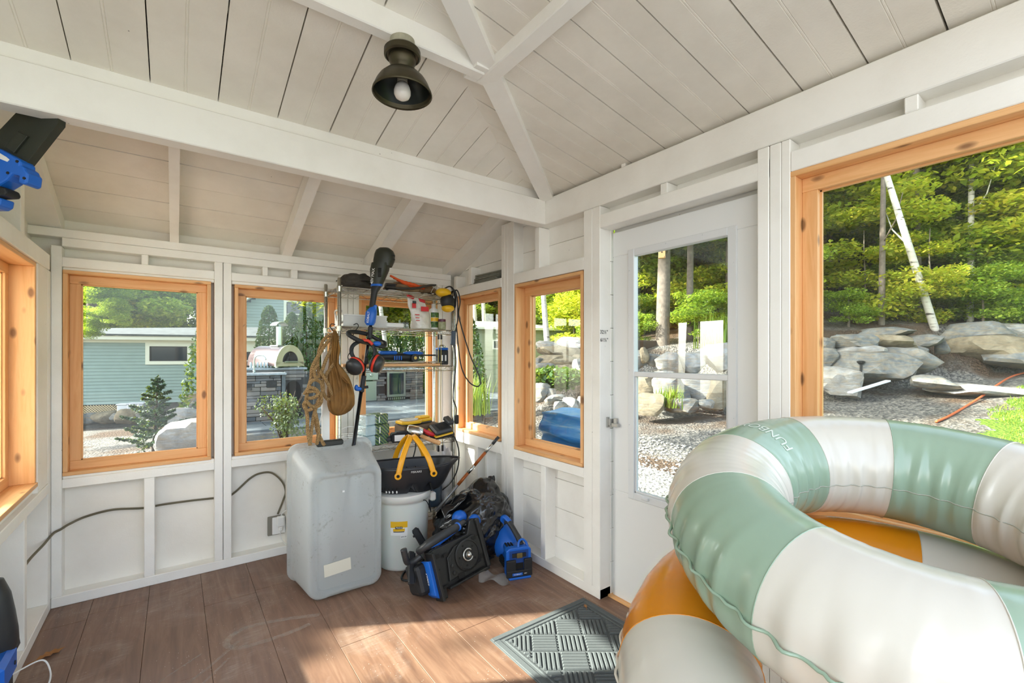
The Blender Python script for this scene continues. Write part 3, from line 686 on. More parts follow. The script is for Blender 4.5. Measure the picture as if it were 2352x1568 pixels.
rocks([((7.868, 6.117, 1.293), 0.285, 0.377), ((7.795, 5.923, 1.38), 0.162, 0.306), ((8.005, 5.891, 1.294), 0.3, 0.245), ((8.098, 5.574, 1.22), 0.463, 0.409), ((8.543, 5.368, 1.236), 0.513, 0.414), ((9.125, 5.31, 1.38), 0.316, 0.316), ((9.048, 4.993, 1.353), 0.513, 0.54), ((7.71, 5.239, 0.677), 0.522, 0.632), ((8.304, 5.048, 0.721), 0.663, 0.543), ((8.44, 4.697, 0.694), 0.455, 0.615), ((7.114, 5.307, 0.489), 0.521, 0.382), ((7.534, 4.872, 0.464), 0.498, 0.257), ((7.882, 4.613, 0.48), 0.241, 0.177), ((7.553, 5.729, 0.762), 0.453, 0.453), ((8.174, 5.642, 0.957), 0.495, 0.288)],
 ['grey boulder at the left edge of the door glass', 'narrow upright tan stone in the upper door pane', 'small grey stone beside the upright tan stone', 'pale broken boulder left of centre in the upper door pane', 'pale wide boulder in the middle of the upper door pane', 'rounded small boulder beside the bright one in the door pane', 'bright sunlit boulder at the right of the upper door pane', 'tall blue-grey slab behind the grass tuft in the door pane', 'pointed pale boulder in the middle of the lower door pane', 'big tan boulder at the right of the lower door pane', 'yellowish low boulder at the left of the lower door pane', 'low grey boulder at the foot of the slab in the door pane', 'small square stone right of the low grey boulder', 'dark rough boulder at the left of the lower door pane', 'grey boulder behind the door meeting rail'], 'boulders seen through the door', ['rock', 'rockt', 'rock', 'rockl', 'rockl', 'rock', 'rockl', 'rock', 'rockl', 'rockt', 'rockt', 'rock', 'rock', 'rockt', 'rock'])
rocks([((7.591, 8.688, 1.584), 0.484, 0.297), ((8.09, 8.443, 1.724), 0.633, 0.244), ((7.937, 8.183, 1.58), 0.476, 0.205), ((6.894, 7.711, 1.232), 0.808, 0.315), ((7.393, 7.466, 1.29), 0.279, 0.239), ((6.893, 7.338, 1.05), 0.536, 0.297), ((6.974, 7.029, 1.117), 0.244, 0.356), ((6.513, 7.869, 1.175), 0.273, 0.312), ((6.524, 7.612, 1.102), 0.344, 0.23), ((5.609, 6.672, 0.693), 0.3, 0.341), ((5.697, 6.482, 0.672), 0.165, 0.181), ((5.619, 6.291, 0.572), 0.297, 0.169), ((5.801, 6.032, 0.502), 0.278, 0.23), ((5.58, 6.071, 0.478), 0.212, 0.157), ((5.957, 5.916, 0.53), 0.159, 0.191), ((7.744, 8.45, 1.495), 0.982, 0.251)],
 ['squared stone slab under the slim birch', 'topmost flat slab above the tarp window rocks', 'flat pale slab just under the topmost slab', 'broad round-topped boulder above the green plants', 'small rounded boulder right of the broad one', 'tan boulder half hidden by the green plants', 'pale leaning boulder at the right of the tarp window', 'grey boulder at the left frame of the tarp window', 'dark wedge stone below the broad boulder', 'grey block stone low at the left of the tarp window', 'small block stone beside the plants', 'flat grey stone just above the blue tarp', 'pale stone in the middle just above the tarp', 'lowest small stone touching the top of the tarp', 'small stone at the right edge above the tarp', 'sandy ledge stone between slabs and boulders'], 'stones of the terraced bed', ['rockl', 'rockl', 'rockl', 'rockt', 'rockt', 'rockt', 'rockl', 'rock', 'rock', 'rock', 'rock', 'rock', 'rockl', 'rock', 'rock', 'rockt'])
rocks([((0.106, 8.635, 0.131), 0.656, 0.556), ((0.13, 10.111, 0.238), 0.377, 0.353), ((0.41, 11.522, 0.33), 0.318, 0.318)], ['large pale boulder beside the young spruce', 'smaller boulder behind the large pale one', 'dark stone near the corner of the grey-green wing'], 'boulders by the spruce', ['rockl', 'rockl', 'rock'], .7)
rocks([((-2.102, 18.986, -0.569), 0.429, 0.335), ((-1.727, 18.832, -0.529), 0.54, 0.364), ((-1.403, 18.467, -0.509), 0.348, 0.268), ((-1.064, 17.967, -0.456), 0.555, 0.423), ((-0.741, 17.727, -0.436), 0.357, 0.304), ((0.453, 16.469, 0.114), 0.388, 0.258)], [], 'stones at the foot of the wing', ['rock', 'rockt'], .7)
MB().box((-.9, -.12, -.18), (.9, .12, .2), .02).build('timber_edge', 'barkd').location = (9.488, 7.157, 1.565)
tag(bpy.data.objects['timber_edge'], 'grey timber garden edge lying behind the boulders in the door pane', 'timber')
# sunlit flat ledge in the gravel
o = rock_mb((0, 0, 0), 2.6, .30, 1.5, rr, 0).build('ledge_rock', 'rockl'); o.location = (12.733, 1.565, 0.661); o.rotation_euler = (0, 0, -.6); sharp(o, .5); tag(o, 'long flat sunlit ledge of rock bedded in the gravel', 'rock')
# garden light, plank, orange cord, kayaks, cone-top
gl = empty('garden_light', (11.204, 3.208, 0.875), label='black post garden light standing in front of the broad boulder', cat='light')
mb = MB(); mb.cyl((0, 0, -.35), (0, 0, .34), .022, .018, 10); mb.build('post', plain('black_plastic', '17181a', .45), gl); mb = MB(); mb.lathe([(.03, .33), (.065, .37), (.07, .395), (.03, .41)], 14); mb.build('lamp_head', bpy.data.materials['black_plastic'], gl)
M['blackp'] = bpy.data.materials['black_plastic']
pb = MB(); a, b = Vector((10.371, 3.142, 0.664)), Vector((11.337, 2.799, 0.872)); pb.mat = frame(a, b-a); pb.box((0, -.05, .0), ((b-a).length, .05, .03), .004); tag(pb.build('plank', plain('white_board', 'dfe3e4', .5)), 'white plank lying on the gravel below the garden light', 'plank')
oc = MB(); oc.smooth = True
oc.tube(smoothpath([(9.356, 1.728, 0.374), (9.845, 1.664, 0.429), (10.68, 1.618, 0.515), (11.758, 1.516, 0.688), (12.893, 1.496, 0.811), (14.649, 1.439, 0.955), (16.317, 1.124, 1.095)], 8), .018, 8)
tag(oc.build('extension_lead', plain('orange_rubber', 'b4542a', .5)), 'orange extension cord running over the gravel to the lawn', 'cord')
def kayak(loc, L, c, label, rz):
    e = empty('kayak', loc, rz, label=label, cat='kayak'); mb = MB(); mb.smooth = True
    mb.tube([(-L/2, 0, .05), (-L*.38, 0, .02), (-L*.2, 0, 0), (0, 0, -.02), (L*.2, 0, 0), (L*.38, 0, .02), (L/2, 0, .06)], [.02, .16, .26, .3, .26, .16, .02], 14, flat=.5); mb.build('hull', plain('kayak_'+c, c, .35), e)
    mb = MB(); mb.smooth = True; mb.tube([(.55*math.cos(t*PI/6), .18*math.sin(t*PI/6), .13) for t in range(12)], .015, 6, closed=True); mb.build('cockpit_rim', 'blackp', e); return e
kayak((20.757, 2.04, 2.626), 2.2, '1d5f86', 'blue kayak stored on the bank at the wood edge', -.9); kayak((19.275, 1.894, 2.276), 2.6, '2f9c7b', 'green kayak lying behind the right-hand boulders', -.9)
for q, c, lb in (((13.825, 4.689, 1.908), 'a8333c', 'red tub end showing behind the low wall at the window edge'), ((14.397, 4.265, 1.989), '9c2f3a', 'red tub behind the low wall left of the dark boulder')):
    mb = MB(); mb.lathe([(.2, -.2), (.26, .12), (.28, .14), (.27, .16), (.22, .14)], 16); o = mb.build('red_tub', plain('tub_'+c, c, .4), smooth=True); o.location = q; tag(o, lb, 'tub')
# planting: groundcover, grass tuft, pebbles, lawn
def plantbed(name, c, r, n_, size, m, label, cat, hz=.25, seed=1):
    rng = random.Random(seed); mb = MB(); leaves(mb, blobpts(rng, n_, [(rng.uniform(-1, 1)*r[0]*.6, rng.uniform(-1, 1)*r[1]*.6, hz*rng.uniform(.2, 1), r[0]*.5, r[1]*.5, hz) for _ in range(9)]), size, rng, .45, .8)
    o = mb.build(name, m); o.location = c; o['kind'] = 'stuff'; tag(o, label, cat); return o
plantbed('groundcover', (6.285, 6.793, 0.79), (.75, .5), 2600, .085, 'leafd', 'bed of low green leafy plants between the stones in the tarp window', 'plants', .2, 3)
plantbed('groundcover', (6.286, 7.166, 0.898), (.5, .4), 1100, .08, 'leafd', 'dark green plants spilling under the broad boulder', 'plants', .15, 4)
def tuft(name, c, n_, h, r, m, label, seed=2, wd=.012, cat='grass'):
    rng = random.Random(seed); mb = MB()
    for _ in range(n_):
        a = rng.uniform(0, 2*PI); x, y = rng.gauss(0, r*.35), rng.gauss(0, r*.35); hh = h*rng.uniform(.6, 1); k = rng.uniform(.1, .6)*r
        p0 = Vector((x, y, 0)); p1 = p0+Vector((math.cos(a)*k*.4, math.sin(a)*k*.4, hh*.6)); p2 = p0+Vector((math.cos(a)*k, math.sin(a)*k, hh)); s_ = Vector((-math.sin(a), math.cos(a), 0))*wd
        mb.add([tuple(p0-s_), tuple(p0+s_), tuple(p1+s_*.7), tuple(p1-s_*.7), tuple(p2)], [(0, 1, 2, 3), (3, 2, 4)])
    o = mb.build(name, m); o.location = c; o['kind'] = 'stuff'; tag(o, label, cat); return o
tuft('ornamental_grass', (9.488, 5.29, 1.541), 220, .85, .5, 'blade', 'tall ornamental grass above the bright boulder in the door pane')
tuft('ornamental_grass', (7.353, 5.006, 0.431), 120, .45, .3, 'blade', 'grass tuft in front of the blue-grey slab in the door pane', 5)
tuft('ornamental_grass', (4.52, 7.355, 0.285), 160, .8, .45, 'blade', 'dry ornamental grass at the patio edge by the bar chair', 6)
rg = random.Random(9); mb = MB()
for _ in range(26000):
    x, y = rg.uniform(5.6, 13.5), rg.uniform(-3, 2.6)
    if y > 1.15+.6*mnoise.noise((x*.7, y*.7, 3)) : continue
    hh = rg.uniform(.03, .075); a = rg.uniform(0, 6.28); z = gz(x, y)-.01; c_, s_ = math.cos(a)*.008, math.sin(a)*.008
    mb.add([(x-c_, y-s_, z), (x+c_, y+s_, z), (x+rg.uniform(-.03, .03), y+rg.uniform(-.03, .03), z+hh)], [(0, 1, 2)])
o = mb.build('lawn_grass', 'blade'); tag(o, 'bright green lawn grass at the edge of the gravel', 'grass', kind='stuff')
mb = MB(); rg = random.Random(4)
for _ in range(4200):
    x, y = rg.uniform(2.6, 6.2), rg.uniform(1.2, 6); s_ = rg.uniform(.012, .032); z = gz(x, y)+s_*.3; a = rg.uniform(0, 6); ca, sa = math.cos(a)*s_, math.sin(a)*s_; e_ = rg.uniform(.6, 1)
    mb.add([(x+ca, y+sa, z), (x-sa*e_, y+ca*e_, z), (x-ca, y-sa, z), (x+sa*e_, y-ca*e_, z), (x, y, z+s_*.6), (x, y, z-s_*.6)], [(0,1,4),(1,2,4),(2,3,4),(3,0,4),(1,0,5),(2,1,5),(3,2,5),(0,3,5)])
n = N('pebble'); g = n.new('ShaderNodeNewGeometry'); n.col(n.ramp(g.outputs['Random Per Island'], [(0, '6f6c66'), (.5, '9e9a91'), (1, 'c9c5bb')])); n.set(Roughness=.8)
o = mb.build('gravel_pebbles', n.m); tag(o, 'loose pale pebbles on the ground outside the door', 'gravel', kind='stuff')
# blue tarp draped over something right outside the window
n = N('blue_tarp'); w_ = n.wcoord(); n.col(n.ramp(n.noise(n.wcoord((2, 3, 30)), 1, 3, .5, .4), [(.3, '3c8ff0'), (.55, '58abfa'), (.72, 'c4e2fd')])); n.set(Roughness=.32); n.bump(n.noise(n.wcoord((3, 3, 16)), 1.5, 3), .6, .02); M['tarp'] = n.m
def tarp(u, v):
    y = 1.915+.70*u; t = v*1.22
    if t < .25: x, z = 2.41-.23*(t/.25), .985-.03*math.sin(t/.25*PI/2)
    else: x, z = 2.18+.03*(t-.25), .955-(t-.25)*.95
    wv = .022*mnoise.noise((y*3, z*9, 0))+.016*math.sin(z*44+4*mnoise.noise((y*2.2, z*2, 1)))
    return (x+wv*1.2+.03, y, z+wv*.5+.02*(1-u))
mb = MB(); mb.smooth = True; mb.sheet(tarp, 28, 64); o = mb.build('tarp', 'tarp'); solid(o, .004); tag(o, 'blue plastic tarp draped outside below the tall side window', 'tarp')
o = MB().box((2.27, 2.0, -.16), (2.38, 2.55, .935), .02).build('storage_crate', plain('crate_wood', '7a6a52', .8)); tag(o, 'crate under the blue tarp against the wall', 'crate')
mb = MB(); mb.smooth = True; mb.tube(smoothpath([(2.2, 1.94, .56), (2.19, 1.97, .68), (2.185, 2.05, .745), (2.185, 2.14, .75), (2.19, 2.2, .72)], 6), .006, 6); tag(mb.build('hose_loop', 'blackp'), 'dark hose curve pressed against the blue tarp', 'hose')
# ---------------------------------------------------------------- outside: the grey-green house
M['siding'] = plain('siding_grey_green', '8a9d97', .6, var=.05, vscale=3); M['htrim'] = plain('house_trim', 'd9dccb', .5)
n = N('shingle'); v = n.coord((6, 1, 14)); n.col(n.ramp(n.noise(v, 1.2, 4), [(.3, '2d3335'), (.7, '4b5254')])); n.set(Roughness=.85); M['shingle'] = n.m
M['lattice'] = plain('lattice_tan', 'c2ad84', .7)
n = N('house_pane'); n.col('1c2a33'); n.set(Roughness=.05, Specular_IOR_Level=.8); M['hpane'] = n.m
hs0 = (-0.913, 18.851, 1.38); HA = math.atan2(-.256, .967)
hw = empty('house', (hs0[0], hs0[1], 0), HA, label='grey-green clapboard house with white trim beyond the back windows', cat='house')
def hbox(nm, a, b, m, par=hw, ch=0): return MB().box(a, b, ch).build(nm, m, par)
zb0, zt0 = -.14, 1.80
k = 0
while zb0+k*.103 < zt0:
    z = zb0+k*.103; MB().hexa([(-6.5, 0, z), (4.1, 0, z), (4.1, .12, z), (-6.5, .12, z), (-6.5, .022, z+.108), (4.1, .022, z+.108), (4.1, .12, z+.108), (-6.5, .12, z+.108)]).build('clapboard', 'siding', hw); k += 1
hbox('frieze_board', (-6.5, -.03, 1.80), (4.15, .12, 1.89), 'htrim'); hbox('fascia_board', (-6.7, -.35, 1.90), (4.4, -.30, 2.0), 'htrim'); hbox('soffit', (-6.7, -.35, 1.885), (4.4, .1, 1.905), 'htrim')
MB().hexa([(-6.7, -.40, 2.0), (4.4, -.40, 2.0), (4.4, 3.6, 2.56), (-1.0, 3.6, 2.40), (-6.7, -.40, 2.06), (4.4, -.40, 2.06), (4.4, 3.6, 2.62), (-1.0, 3.6, 2.46)]).build('wing_roof', 'shingle', hw, fix=True)
def hwin(x0, x1, z0, z1, y=0, par=hw, lites=1, sash=True):
    t = .11; fr = hbox('window_trim', (x0-t, y-.04, z0-t), (x1+t, y+.06, z0), 'htrim', par); fr.name = 'window'
    for q in (((x0-t, y-.04, z1), (x1+t, y+.06, z1+t)), ((x0-t, y-.04, z0), (x0, y+.06, z1)), ((x1, y-.04, z0), (x1+t, y+.06, z1))): hbox('casing', *q, 'htrim', fr)
    hbox('pane', (x0, y-.005, z0), (x1, y+.05, z1), 'hpane', fr)
    if sash: hbox('sash_rail', (x0, y-.02, (z0+z1)/2-.02), (x1, y+.05, (z0+z1)/2+.02), 'htrim', fr)
    for q in (((x0, y-.02, z0), (x1, y+.05, z0+.03)), ((x0, y-.02, z1-.03), (x1, y+.05, z1)), ((x0, y-.02, z0), (x0+.03, y+.05, z1)), ((x1-.03, y-.02, z0), (x1, y+.05, z1))): hbox('sash_bar', *q, 'blackp', fr)
hwin(.28, 1.30, 1.21, 1.69, 0, hw, 1, False)
hwin(2.95, 3.9, .9, 1.52, 0, hw); hbox('frieze_board', (2.5, -.035, 1.62), (4.1, .1, 1.80), 'htrim')
hbox('foundation', (-6.4, .1, -1.3), (4.0, .5, -.14), plain('foundation', '55534d', .9, var=.2)); hbox('pier', (-2.05, -.02, -1.2), (-1.72, .12, -.14), bpy.data.materials['foundation'])
lt = MB()
for i in range(17):
    x0 = -1.62+i*.07
    for sgn in (1, -1):
        lt.mat = T(x0, .03+.012*sgn, -.42) @ Matrix.Rotation(sgn*.785, 4, 'Y'); lt.box((-.012, -.004, -.36), (.012, .004, .36))
tag(lt.build('lattice', 'lattice', hw), kind='stuff')
# main gable block behind the wing
g0 = 4.35; gxm = 4.35; gw = 2.55; ge = 3.15; gh = 1.85
k = 0
while k*.125 < gh+1.7:
    z = ge-1.6+k*.125; half = gw if z < ge else gw*(1-(z-ge)/gh)
    if half <= .05: break
    MB().hexa([(gxm-half, g0, z), (gxm+half, g0, z), (gxm+half, g0+.1, z), (gxm-half, g0+.1, z), (gxm-half, g0+.02, z+.13), (gxm+half, g0+.02, z+.13), (gxm+half, g0+.1, z+.13), (gxm-half, g0+.1, z+.13)]).build('clapboard', 'siding', hw); k += 1
for sg in (-1, 1):
    hbox('corner_board', (gxm+sg*gw-.09, g0-.03, 1.5), (gxm+sg*gw+.09, g0+.2, ge), 'htrim'); hbox('eave_return', (gxm+sg*(gw-.1)-.45, g0-.35, ge-.02), (gxm+sg*(gw-.1)+.45, g0+.1, ge+.09), 'htrim')
    a = (gxm, ge+gh+.1); b = (gxm+sg*(gw+.42), ge-.12)
    MB().hexa([(b[0], g0-.35, b[1]), (a[0], g0-.35, a[1]), (a[0], g0-.05, a[1]), (b[0], g0-.05, b[1]), (b[0], g0-.35, b[1]+.26), (a[0], g0-.35, a[1]+.26), (a[0], g0-.05, a[1]+.26), (b[0], g0-.05, b[1]+.26)]).build('rake_board', 'htrim', hw, fix=True)
    MB().hexa([(b[0], g0-.42, b[1]+.26), (a[0], g0-.42, a[1]+.26), (a[0], g0+6, a[1]+.26), (b[0], g0+6, b[1]+.26), (b[0], g0-.42, b[1]+.34), (a[0], g0-.42, a[1]+.34), (a[0], g0+6, a[1]+.34), (b[0], g0+6, b[1]+.34)]).build('gable_roof', 'shingle', hw, fix=True)
hbox('house_side', (gxm-gw+.1, g0+.1, -.5), (gxm+gw-.1, g0+6, ge), 'siding')
hwin(gxm-.45, gxm+.32, 2.7, 3.75, g0, hw)
# utility tubs under the wing
for q, c, lb in (((-1.168, 18.169, -0.229), 'c9ccd0', 'white storage tub pushed under the house wing'), ((-0.922, 17.987, -0.203), 'b9bcc4', 'grey storage tub beside the white tub under the wing')):
    mb = MB(); mb.mat = Rz(HA); mb.box((-.2, -.15, -.16), (.2, .15, .12), .02); mb.box((-.22, -.17, .12), (.22, .17, .16), .01); o = mb.build('storage_tub', plain('tub_'+c, c, .5)); o.location = q; tag(o, lb, 'tub')
# second small building seen past the patio
ob = empty('outbuilding', (8.901, 13.318, 1.38), -.30, label='pale green outbuilding with low roof seen through the corner window', cat='outbuilding')
M['siding2'] = plain('siding_pale_green', '929d80', .65, var=.05)
for k in range(16): z = -1.5+.16*k-.1; MB().hexa([(-1.1, 0, z), (4, 0, z), (4, .1, z), (-1.1, .1, z), (-1.1, .02, z+.165), (4, .02, z+.165), (4, .1, z+.165), (-1.1, .1, z+.165)]).build('clapboard', 'siding2', ob)
MB().hexa([(-1.4, -.3, .92), (4.2, -.3, .92), (4.2, 2.5, 1.3), (-1.4, 2.5, 1.3), (-1.4, -.3, 1.0), (4.2, -.3, 1.0), (4.2, 2.5, 1.4), (-1.4, 2.5, 1.4)]).build('roof', 'htrim', ob, fix=True)
hbox('window', (.15, -.03, .28), (.5, .05, .52), 'hpane', ob); hbox('window_trim', (.1, -.02, .23), (.55, .03, .57), 'htrim', ob)
# ---------------------------------------------------------------- outside: patio and kitchen
n = N('bluestone'); n.col(n.mix(n.math('MULTIPLY', n.rnd(), .6), n.ramp(n.noise(n.coord(), 3, 4), [(.3, '4a5256'), (.7, '6c7477')]), '454d51')); n.set(Roughness=.75); M['blue'] = n.m
pt = MB().box((.9, 8.9, -.3), (9.5, 14.5, .075)).build('patio', plain('patio_bed', '55565a', .9)); tag(pt, kind='structure')
rp = random.Random(8); y = 8.9
while y < 14.4:
    dy = rp.choice((.45, .6)); x = .9
    while x < 9.4:
        dx = rp.choice((.45, .6, .75, .9)); MB().box((x+.008, y+.008, .05), (min(x+dx, 9.5)-.008, min(y+dy, 14.5)-.008, .1+rp.uniform(-.004, .004)), .006).build('paver', 'blue', pt); x += dx
    y += dy
for k in range(12): MB().box((.9+k*.72, 8.84, -.22), (.9+k*.72+.70, 8.96, .06), .02).build('edge_stone', 'rock', pt)
n = N('ledgestone'); n.col(n.mix(n.rnd(), '4f5458', '837d75')); n.set(Roughness=.85); n.bump(n.noise(n.coord(), 12, 4), .4, .02); M['ledge'] = n.m
M['steel'] = plain('stainless', 'a9b3ab', .3, 1.0); M['counter'] = plain('granite_top', '8d979c', .35, var=.2); M['darkst'] = plain('dark_iron', '2b2d2f', .5, .4)
M['niche'] = plain('niche_shadow', '1b1a1a', .9)
def ledge_wall(par, x0, x1, z0, z1, y, skip=(), seed=1, dpt=.06):
    rng = random.Random(seed); z = z0; nst = 0
    while z < z1-.02:
        h = min(rng.choice((.05, .065, .085)), z1-z); x = x0
        while x < x1-.01:
            L = min(rng.uniform(.14, .42), x1-x)
            if not any(a < x+L/2 < b and c < z+h/2 < d for a, b, c, d in skip):
                MB().box((x+.003, y-rng.uniform(.0, .025), z+.003), (x+L-.003, y+dpt, z+h-.003), .008).build('ledge_stone', 'ledge', par)
            x += L
        z += h
oc_ = empty('oven_counter', (.62, 10.0, .1), label='stone-faced outdoor counter with sink carrying the pizza oven', cat='counter')
MB().box((-.02, .10, -.35), (1.62, 1.0, .88)).build('core', 'darkst', oc_)
ledge_wall(oc_, -.05, 1.08, -.3, .90, 0, seed=2); ledge_wall(oc_, 1.16, 1.60, -.3, .97, .12, skip=((1.18, 1.47, -.35, .80),), seed=3)
MB().box((1.09, -.02, -.3), (1.155, .1, .9)).build('corner_post', 'blue', oc_); MB().box((-.1, -.06, .90), (1.17, .5, .945), .006).build('worktop', 'counter', oc_); MB().box((-.1, .42, .99), (1.66, 1.05, 1.035), .006).build('worktop', 'counter', oc_); MB().box((-.05, .45, .945), (1.60, 1.0, .99)).build('riser', 'ledge', oc_)
mb = MB(); mb.prism([(1.185, -.3), (1.465, -.3), (1.465, .58)]+[(1.325+.14*math.cos(t*PI/8), .58+.2*math.sin(t*PI/8)) for t in range(1, 8)]+[(1.185, .58)], .085, .14, axis=1); mb.build('wood_niche', 'niche', oc_, fix=True)
MB().box((1.61, .12, -.3), (1.76, .9, .93)).build('side_cabinet', 'darkst', oc_); MB().box((.48, -.035, .62), (.57, .0, .74), .004).build('outlet_cover', 'darkst', oc_); MB().box((.82, -.035, .66), (1.0, .0, .80), .004).build('outlet_cover', 'darkst', oc_)
fa = MB(); fa.smooth = True; fa.tube(smoothpath([(-.05, .3, .945), (-.05, .3, 1.2), (.0, .28, 1.28), (.1, .22, 1.28), (.14, .19, 1.2)], 5), .014, 8); fa.cyl((-.05, .3, .945), (-.05, .3, 1.0), .025); o = fa.build('faucet', 'steel'); o.location = (1.32, 10.0, .1); tag(o, 'bright gooseneck faucet standing on the stone counter', 'faucet')
for k in range(7):
    mb = MB(); mb.lathe([(.022, 0), (.024, .07), (.024, .08), (.016, .1), (.016, .12)], 10); o = mb.build('jar', plain('jar_glass', 'a9b6ba', .15) if k == 0 else bpy.data.materials['jar_glass'], smooth=True); o.location = (1.23+k*.06, 10.47, 1.135); tag(o, 'small glass jar in the row on the back ledge left of the oven', 'jar', 'jars on the oven counter')
ov = empty('pizza_oven', (1.78, 10.68, 1.135), .5, label='copper-brown barrel pizza oven with steel arch front and chimney', cat='oven')
arch = [(.33*math.cos(t*PI/14), .06+.40*math.sin(t*PI/14)) for t in range(15)]
mb = MB(); mb.prism([(.33, .04)]+arch+[(-.33, .04)], -.32, .55, axis=1); sharp(mb.build('barrel', plain('oven_copper', '57494a', .28, .85), ov, fix=True), .5)
ar2 = [(.19*math.cos(t*PI/12), .10+.26*math.sin(t*PI/12)) for t in range(13)]
mb = MB(); L = 14; oa = [(.345*math.cos(t*PI/L), .05+.425*math.sin(t*PI/L)) for t in range(L+1)]; ia = [(.19*math.cos(t*PI/L), .12+.22*math.sin(t*PI/L)) for t in range(L+1)]
vs = [(x, -.34, z) for x, z in oa]+[(x, -.34, z) for x, z in ia]+[(x, -.30, z) for x, z in oa]+[(x, -.30, z) for x, z in ia]; q = L+1
mb.add(vs, [(i, i+1, q+i+1, q+i) for i in range(L)]+[(2*q+i, 2*q+i+1, i+1, i) for i in range(L)]+[(q+i, q+i+1, 3*q+i+1, 3*q+i) for i in range(L)]+[(0, q, 3*q, 2*q), (L, 2*q+L, 3*q+L, q+L)]); mb.box((-.345, -.34, .03), (.345, -.30, .12)); mb.build('arch_front', plain('oven_steel', 'b9b59a', .4, .6), ov)
mb = MB(); mb.prism([(.19, .12)]+[(x, z) for x, z in ia[1:-1]]+[(-.19, .12)], -.325, -.322, axis=1); mb.build('mouth', 'niche', ov, fix=True)
for z in (.30, .2): MB().box((-.09, -.332, z), (.03, -.326, z+.015)).build('vent_slot', 'darkst', ov)
MB().box((-.16, -.38, .10), (.16, -.34, .135), .004).build('door_sill', 'steel', ov); mb = MB(); mb.cyl((0, 0, .44), (0, 0, .86), .06, n=16); mb.build('chimney', 'steel', ov, smooth=False)
mb = MB(); mb.box((-.13, -.12, .44), (.13, .12, .47)); mb.build('chimney_plate', 'steel', ov); mb = MB(); mb.prism([(-.14, .88), (-.08, .93), (0, .95), (.08, .93), (.14, .88), (.14, .90), (.08, .95), (0, .97), (-.08, .95), (-.14, .90)], -.1, .1, axis=1); mb.build('chimney_cap', 'steel', ov, fix=True)
for x in (-.26, .26):
    for y in (-.26, .45): mb = MB(); mb.cyl((x, y, 0), (x, y, .05), .035, n=10); mb.build('foot', 'steel', ov)
gc = empty('grill_counter', (3.72, 12.6, .1), label='stone-faced outdoor counter holding the steel grill and drinks fridge', cat='counter')
ledge_wall(gc, -.6, 2.3, 0, .86, .03, skip=((.13, .87, 0, .86), (1.13, 1.75, 0, .86)), seed=7); MB().box((-.6, .08, -.1), (2.3, .8, .86)).build('core', 'darkst', gc); MB().box((-.65, -.03, .86), (2.35, .85, .90), .006).build('worktop', 'counter', gc)
gr = empty('built_in_grill', (3.72, 12.6, .1), label='built-in steel grill with three knobs above cabinet doors', cat='grill')
MB().box((.14, -.03, .60), (.90, .1, .86), .008).build('control_panel', 'steel', gr)
for x in (.33, .52, .70): mb = MB(); mb.mat = T(x, -.03, .74) @ Matrix.Rotation(PI/2, 4, 'X'); mb.lathe([(.042, 0), (.042, .025), (.03, .04)], 14); mb.build('knob', 'steel', gr, smooth=False)
for a, b in ((.14, .36), (.37, .86)): dd = MB().box((a, -.012, .02), (b, .08, .57), .006).build('cabinet_door', 'steel', gr); MB().box((a+.03, -.04, .30), (a+.045, -.02, .5), .003).build('handle', 'steel', dd)
fr = empty('drinks_fridge', (3.72, 12.6, .1), label='steel-framed glass-door drinks fridge under the outdoor counter', cat='fridge')
MB().box((1.15, -.01, 0), (1.73, .5, .85), .006).build('body', 'darkst', fr); dd = MB().box((1.16, -.035, .10), (1.72, -.012, .84), .004).build('door', 'steel', fr); MB().box((1.22, -.04, .17), (1.66, -.034, .78)).build('glass', 'hpane', dd); MB().box((1.185, -.07, .25), (1.20, -.04, .72), .003).build('handle', 'steel', dd)
for k in range(9): MB().box((1.19+k*.06, -.03, .02), (1.22+k*.06, -.012, .08)).build('vent_slat', 'steel', fr)
# bar chairs and table on the patio
def barchair(loc, rz, label):
    e = empty('bar_chair', loc, rz, label=label, cat='chair')
    for x in (-.2, .2):
        mb = MB(); mb.cyl((x, .2, 0), (x*.9, .17, .74), .014); mb.build('leg', 'darkst', e); mb = MB(); mb.tube([(x, -.22, 0), (x*.95, -.18, .7), (x*.95, -.26, 1.14)], .014, 8); mb.build('leg', 'darkst', e)
    MB().box((-.22, -.2, .70), (.22, .2, .745), .01).build('seat', 'darkst', e); MB().box((-.19, -.245, .80), (.19, -.225, 1.14), .006).build('backrest', 'darkst', e); mb = MB(); mb.cyl((-.2, .19, .3), (.2, .19, .3), .01); mb.build('footrest', 'darkst', e)
barchair((6.85, 10.9, .1), -.9, 'dark bar chair nearest the corner window post on the patio'); barchair((6.35, 10.55, .1), -1.2, 'dark bar chair left of the other on the patio')
tb = empty('bar_table', (6.0, 11.3, .1), label='grey topped bar table behind the bar chairs', cat='table'); MB().box((-.5, -.4, .98), (.35, .4, 1.01), .005).build('table_top', 'counter', tb)
for x in (-.4, .28):
    for y in (-.3, .3): mb = MB(); mb.cyl((x, y, 0), (x, y, .98), .02); mb.build('leg', 'darkst', tb)
pl = empty('path_light', (5.055, 7.755, -0.105), label='black path light standing below the patio edge', cat='light'); mb = MB(); mb.cyl((0, 0, -.1), (0, 0, .38), .015); mb.build('post', 'blackp', pl); mb = MB(); mb.smooth = True; mb.tube([(.07*math.cos(t*PI/6), 0, .43+.05*math.sin(t*PI/6)) for t in range(12)], .018, 8, closed=True); mb.build('lamp_head', 'blackp', pl)
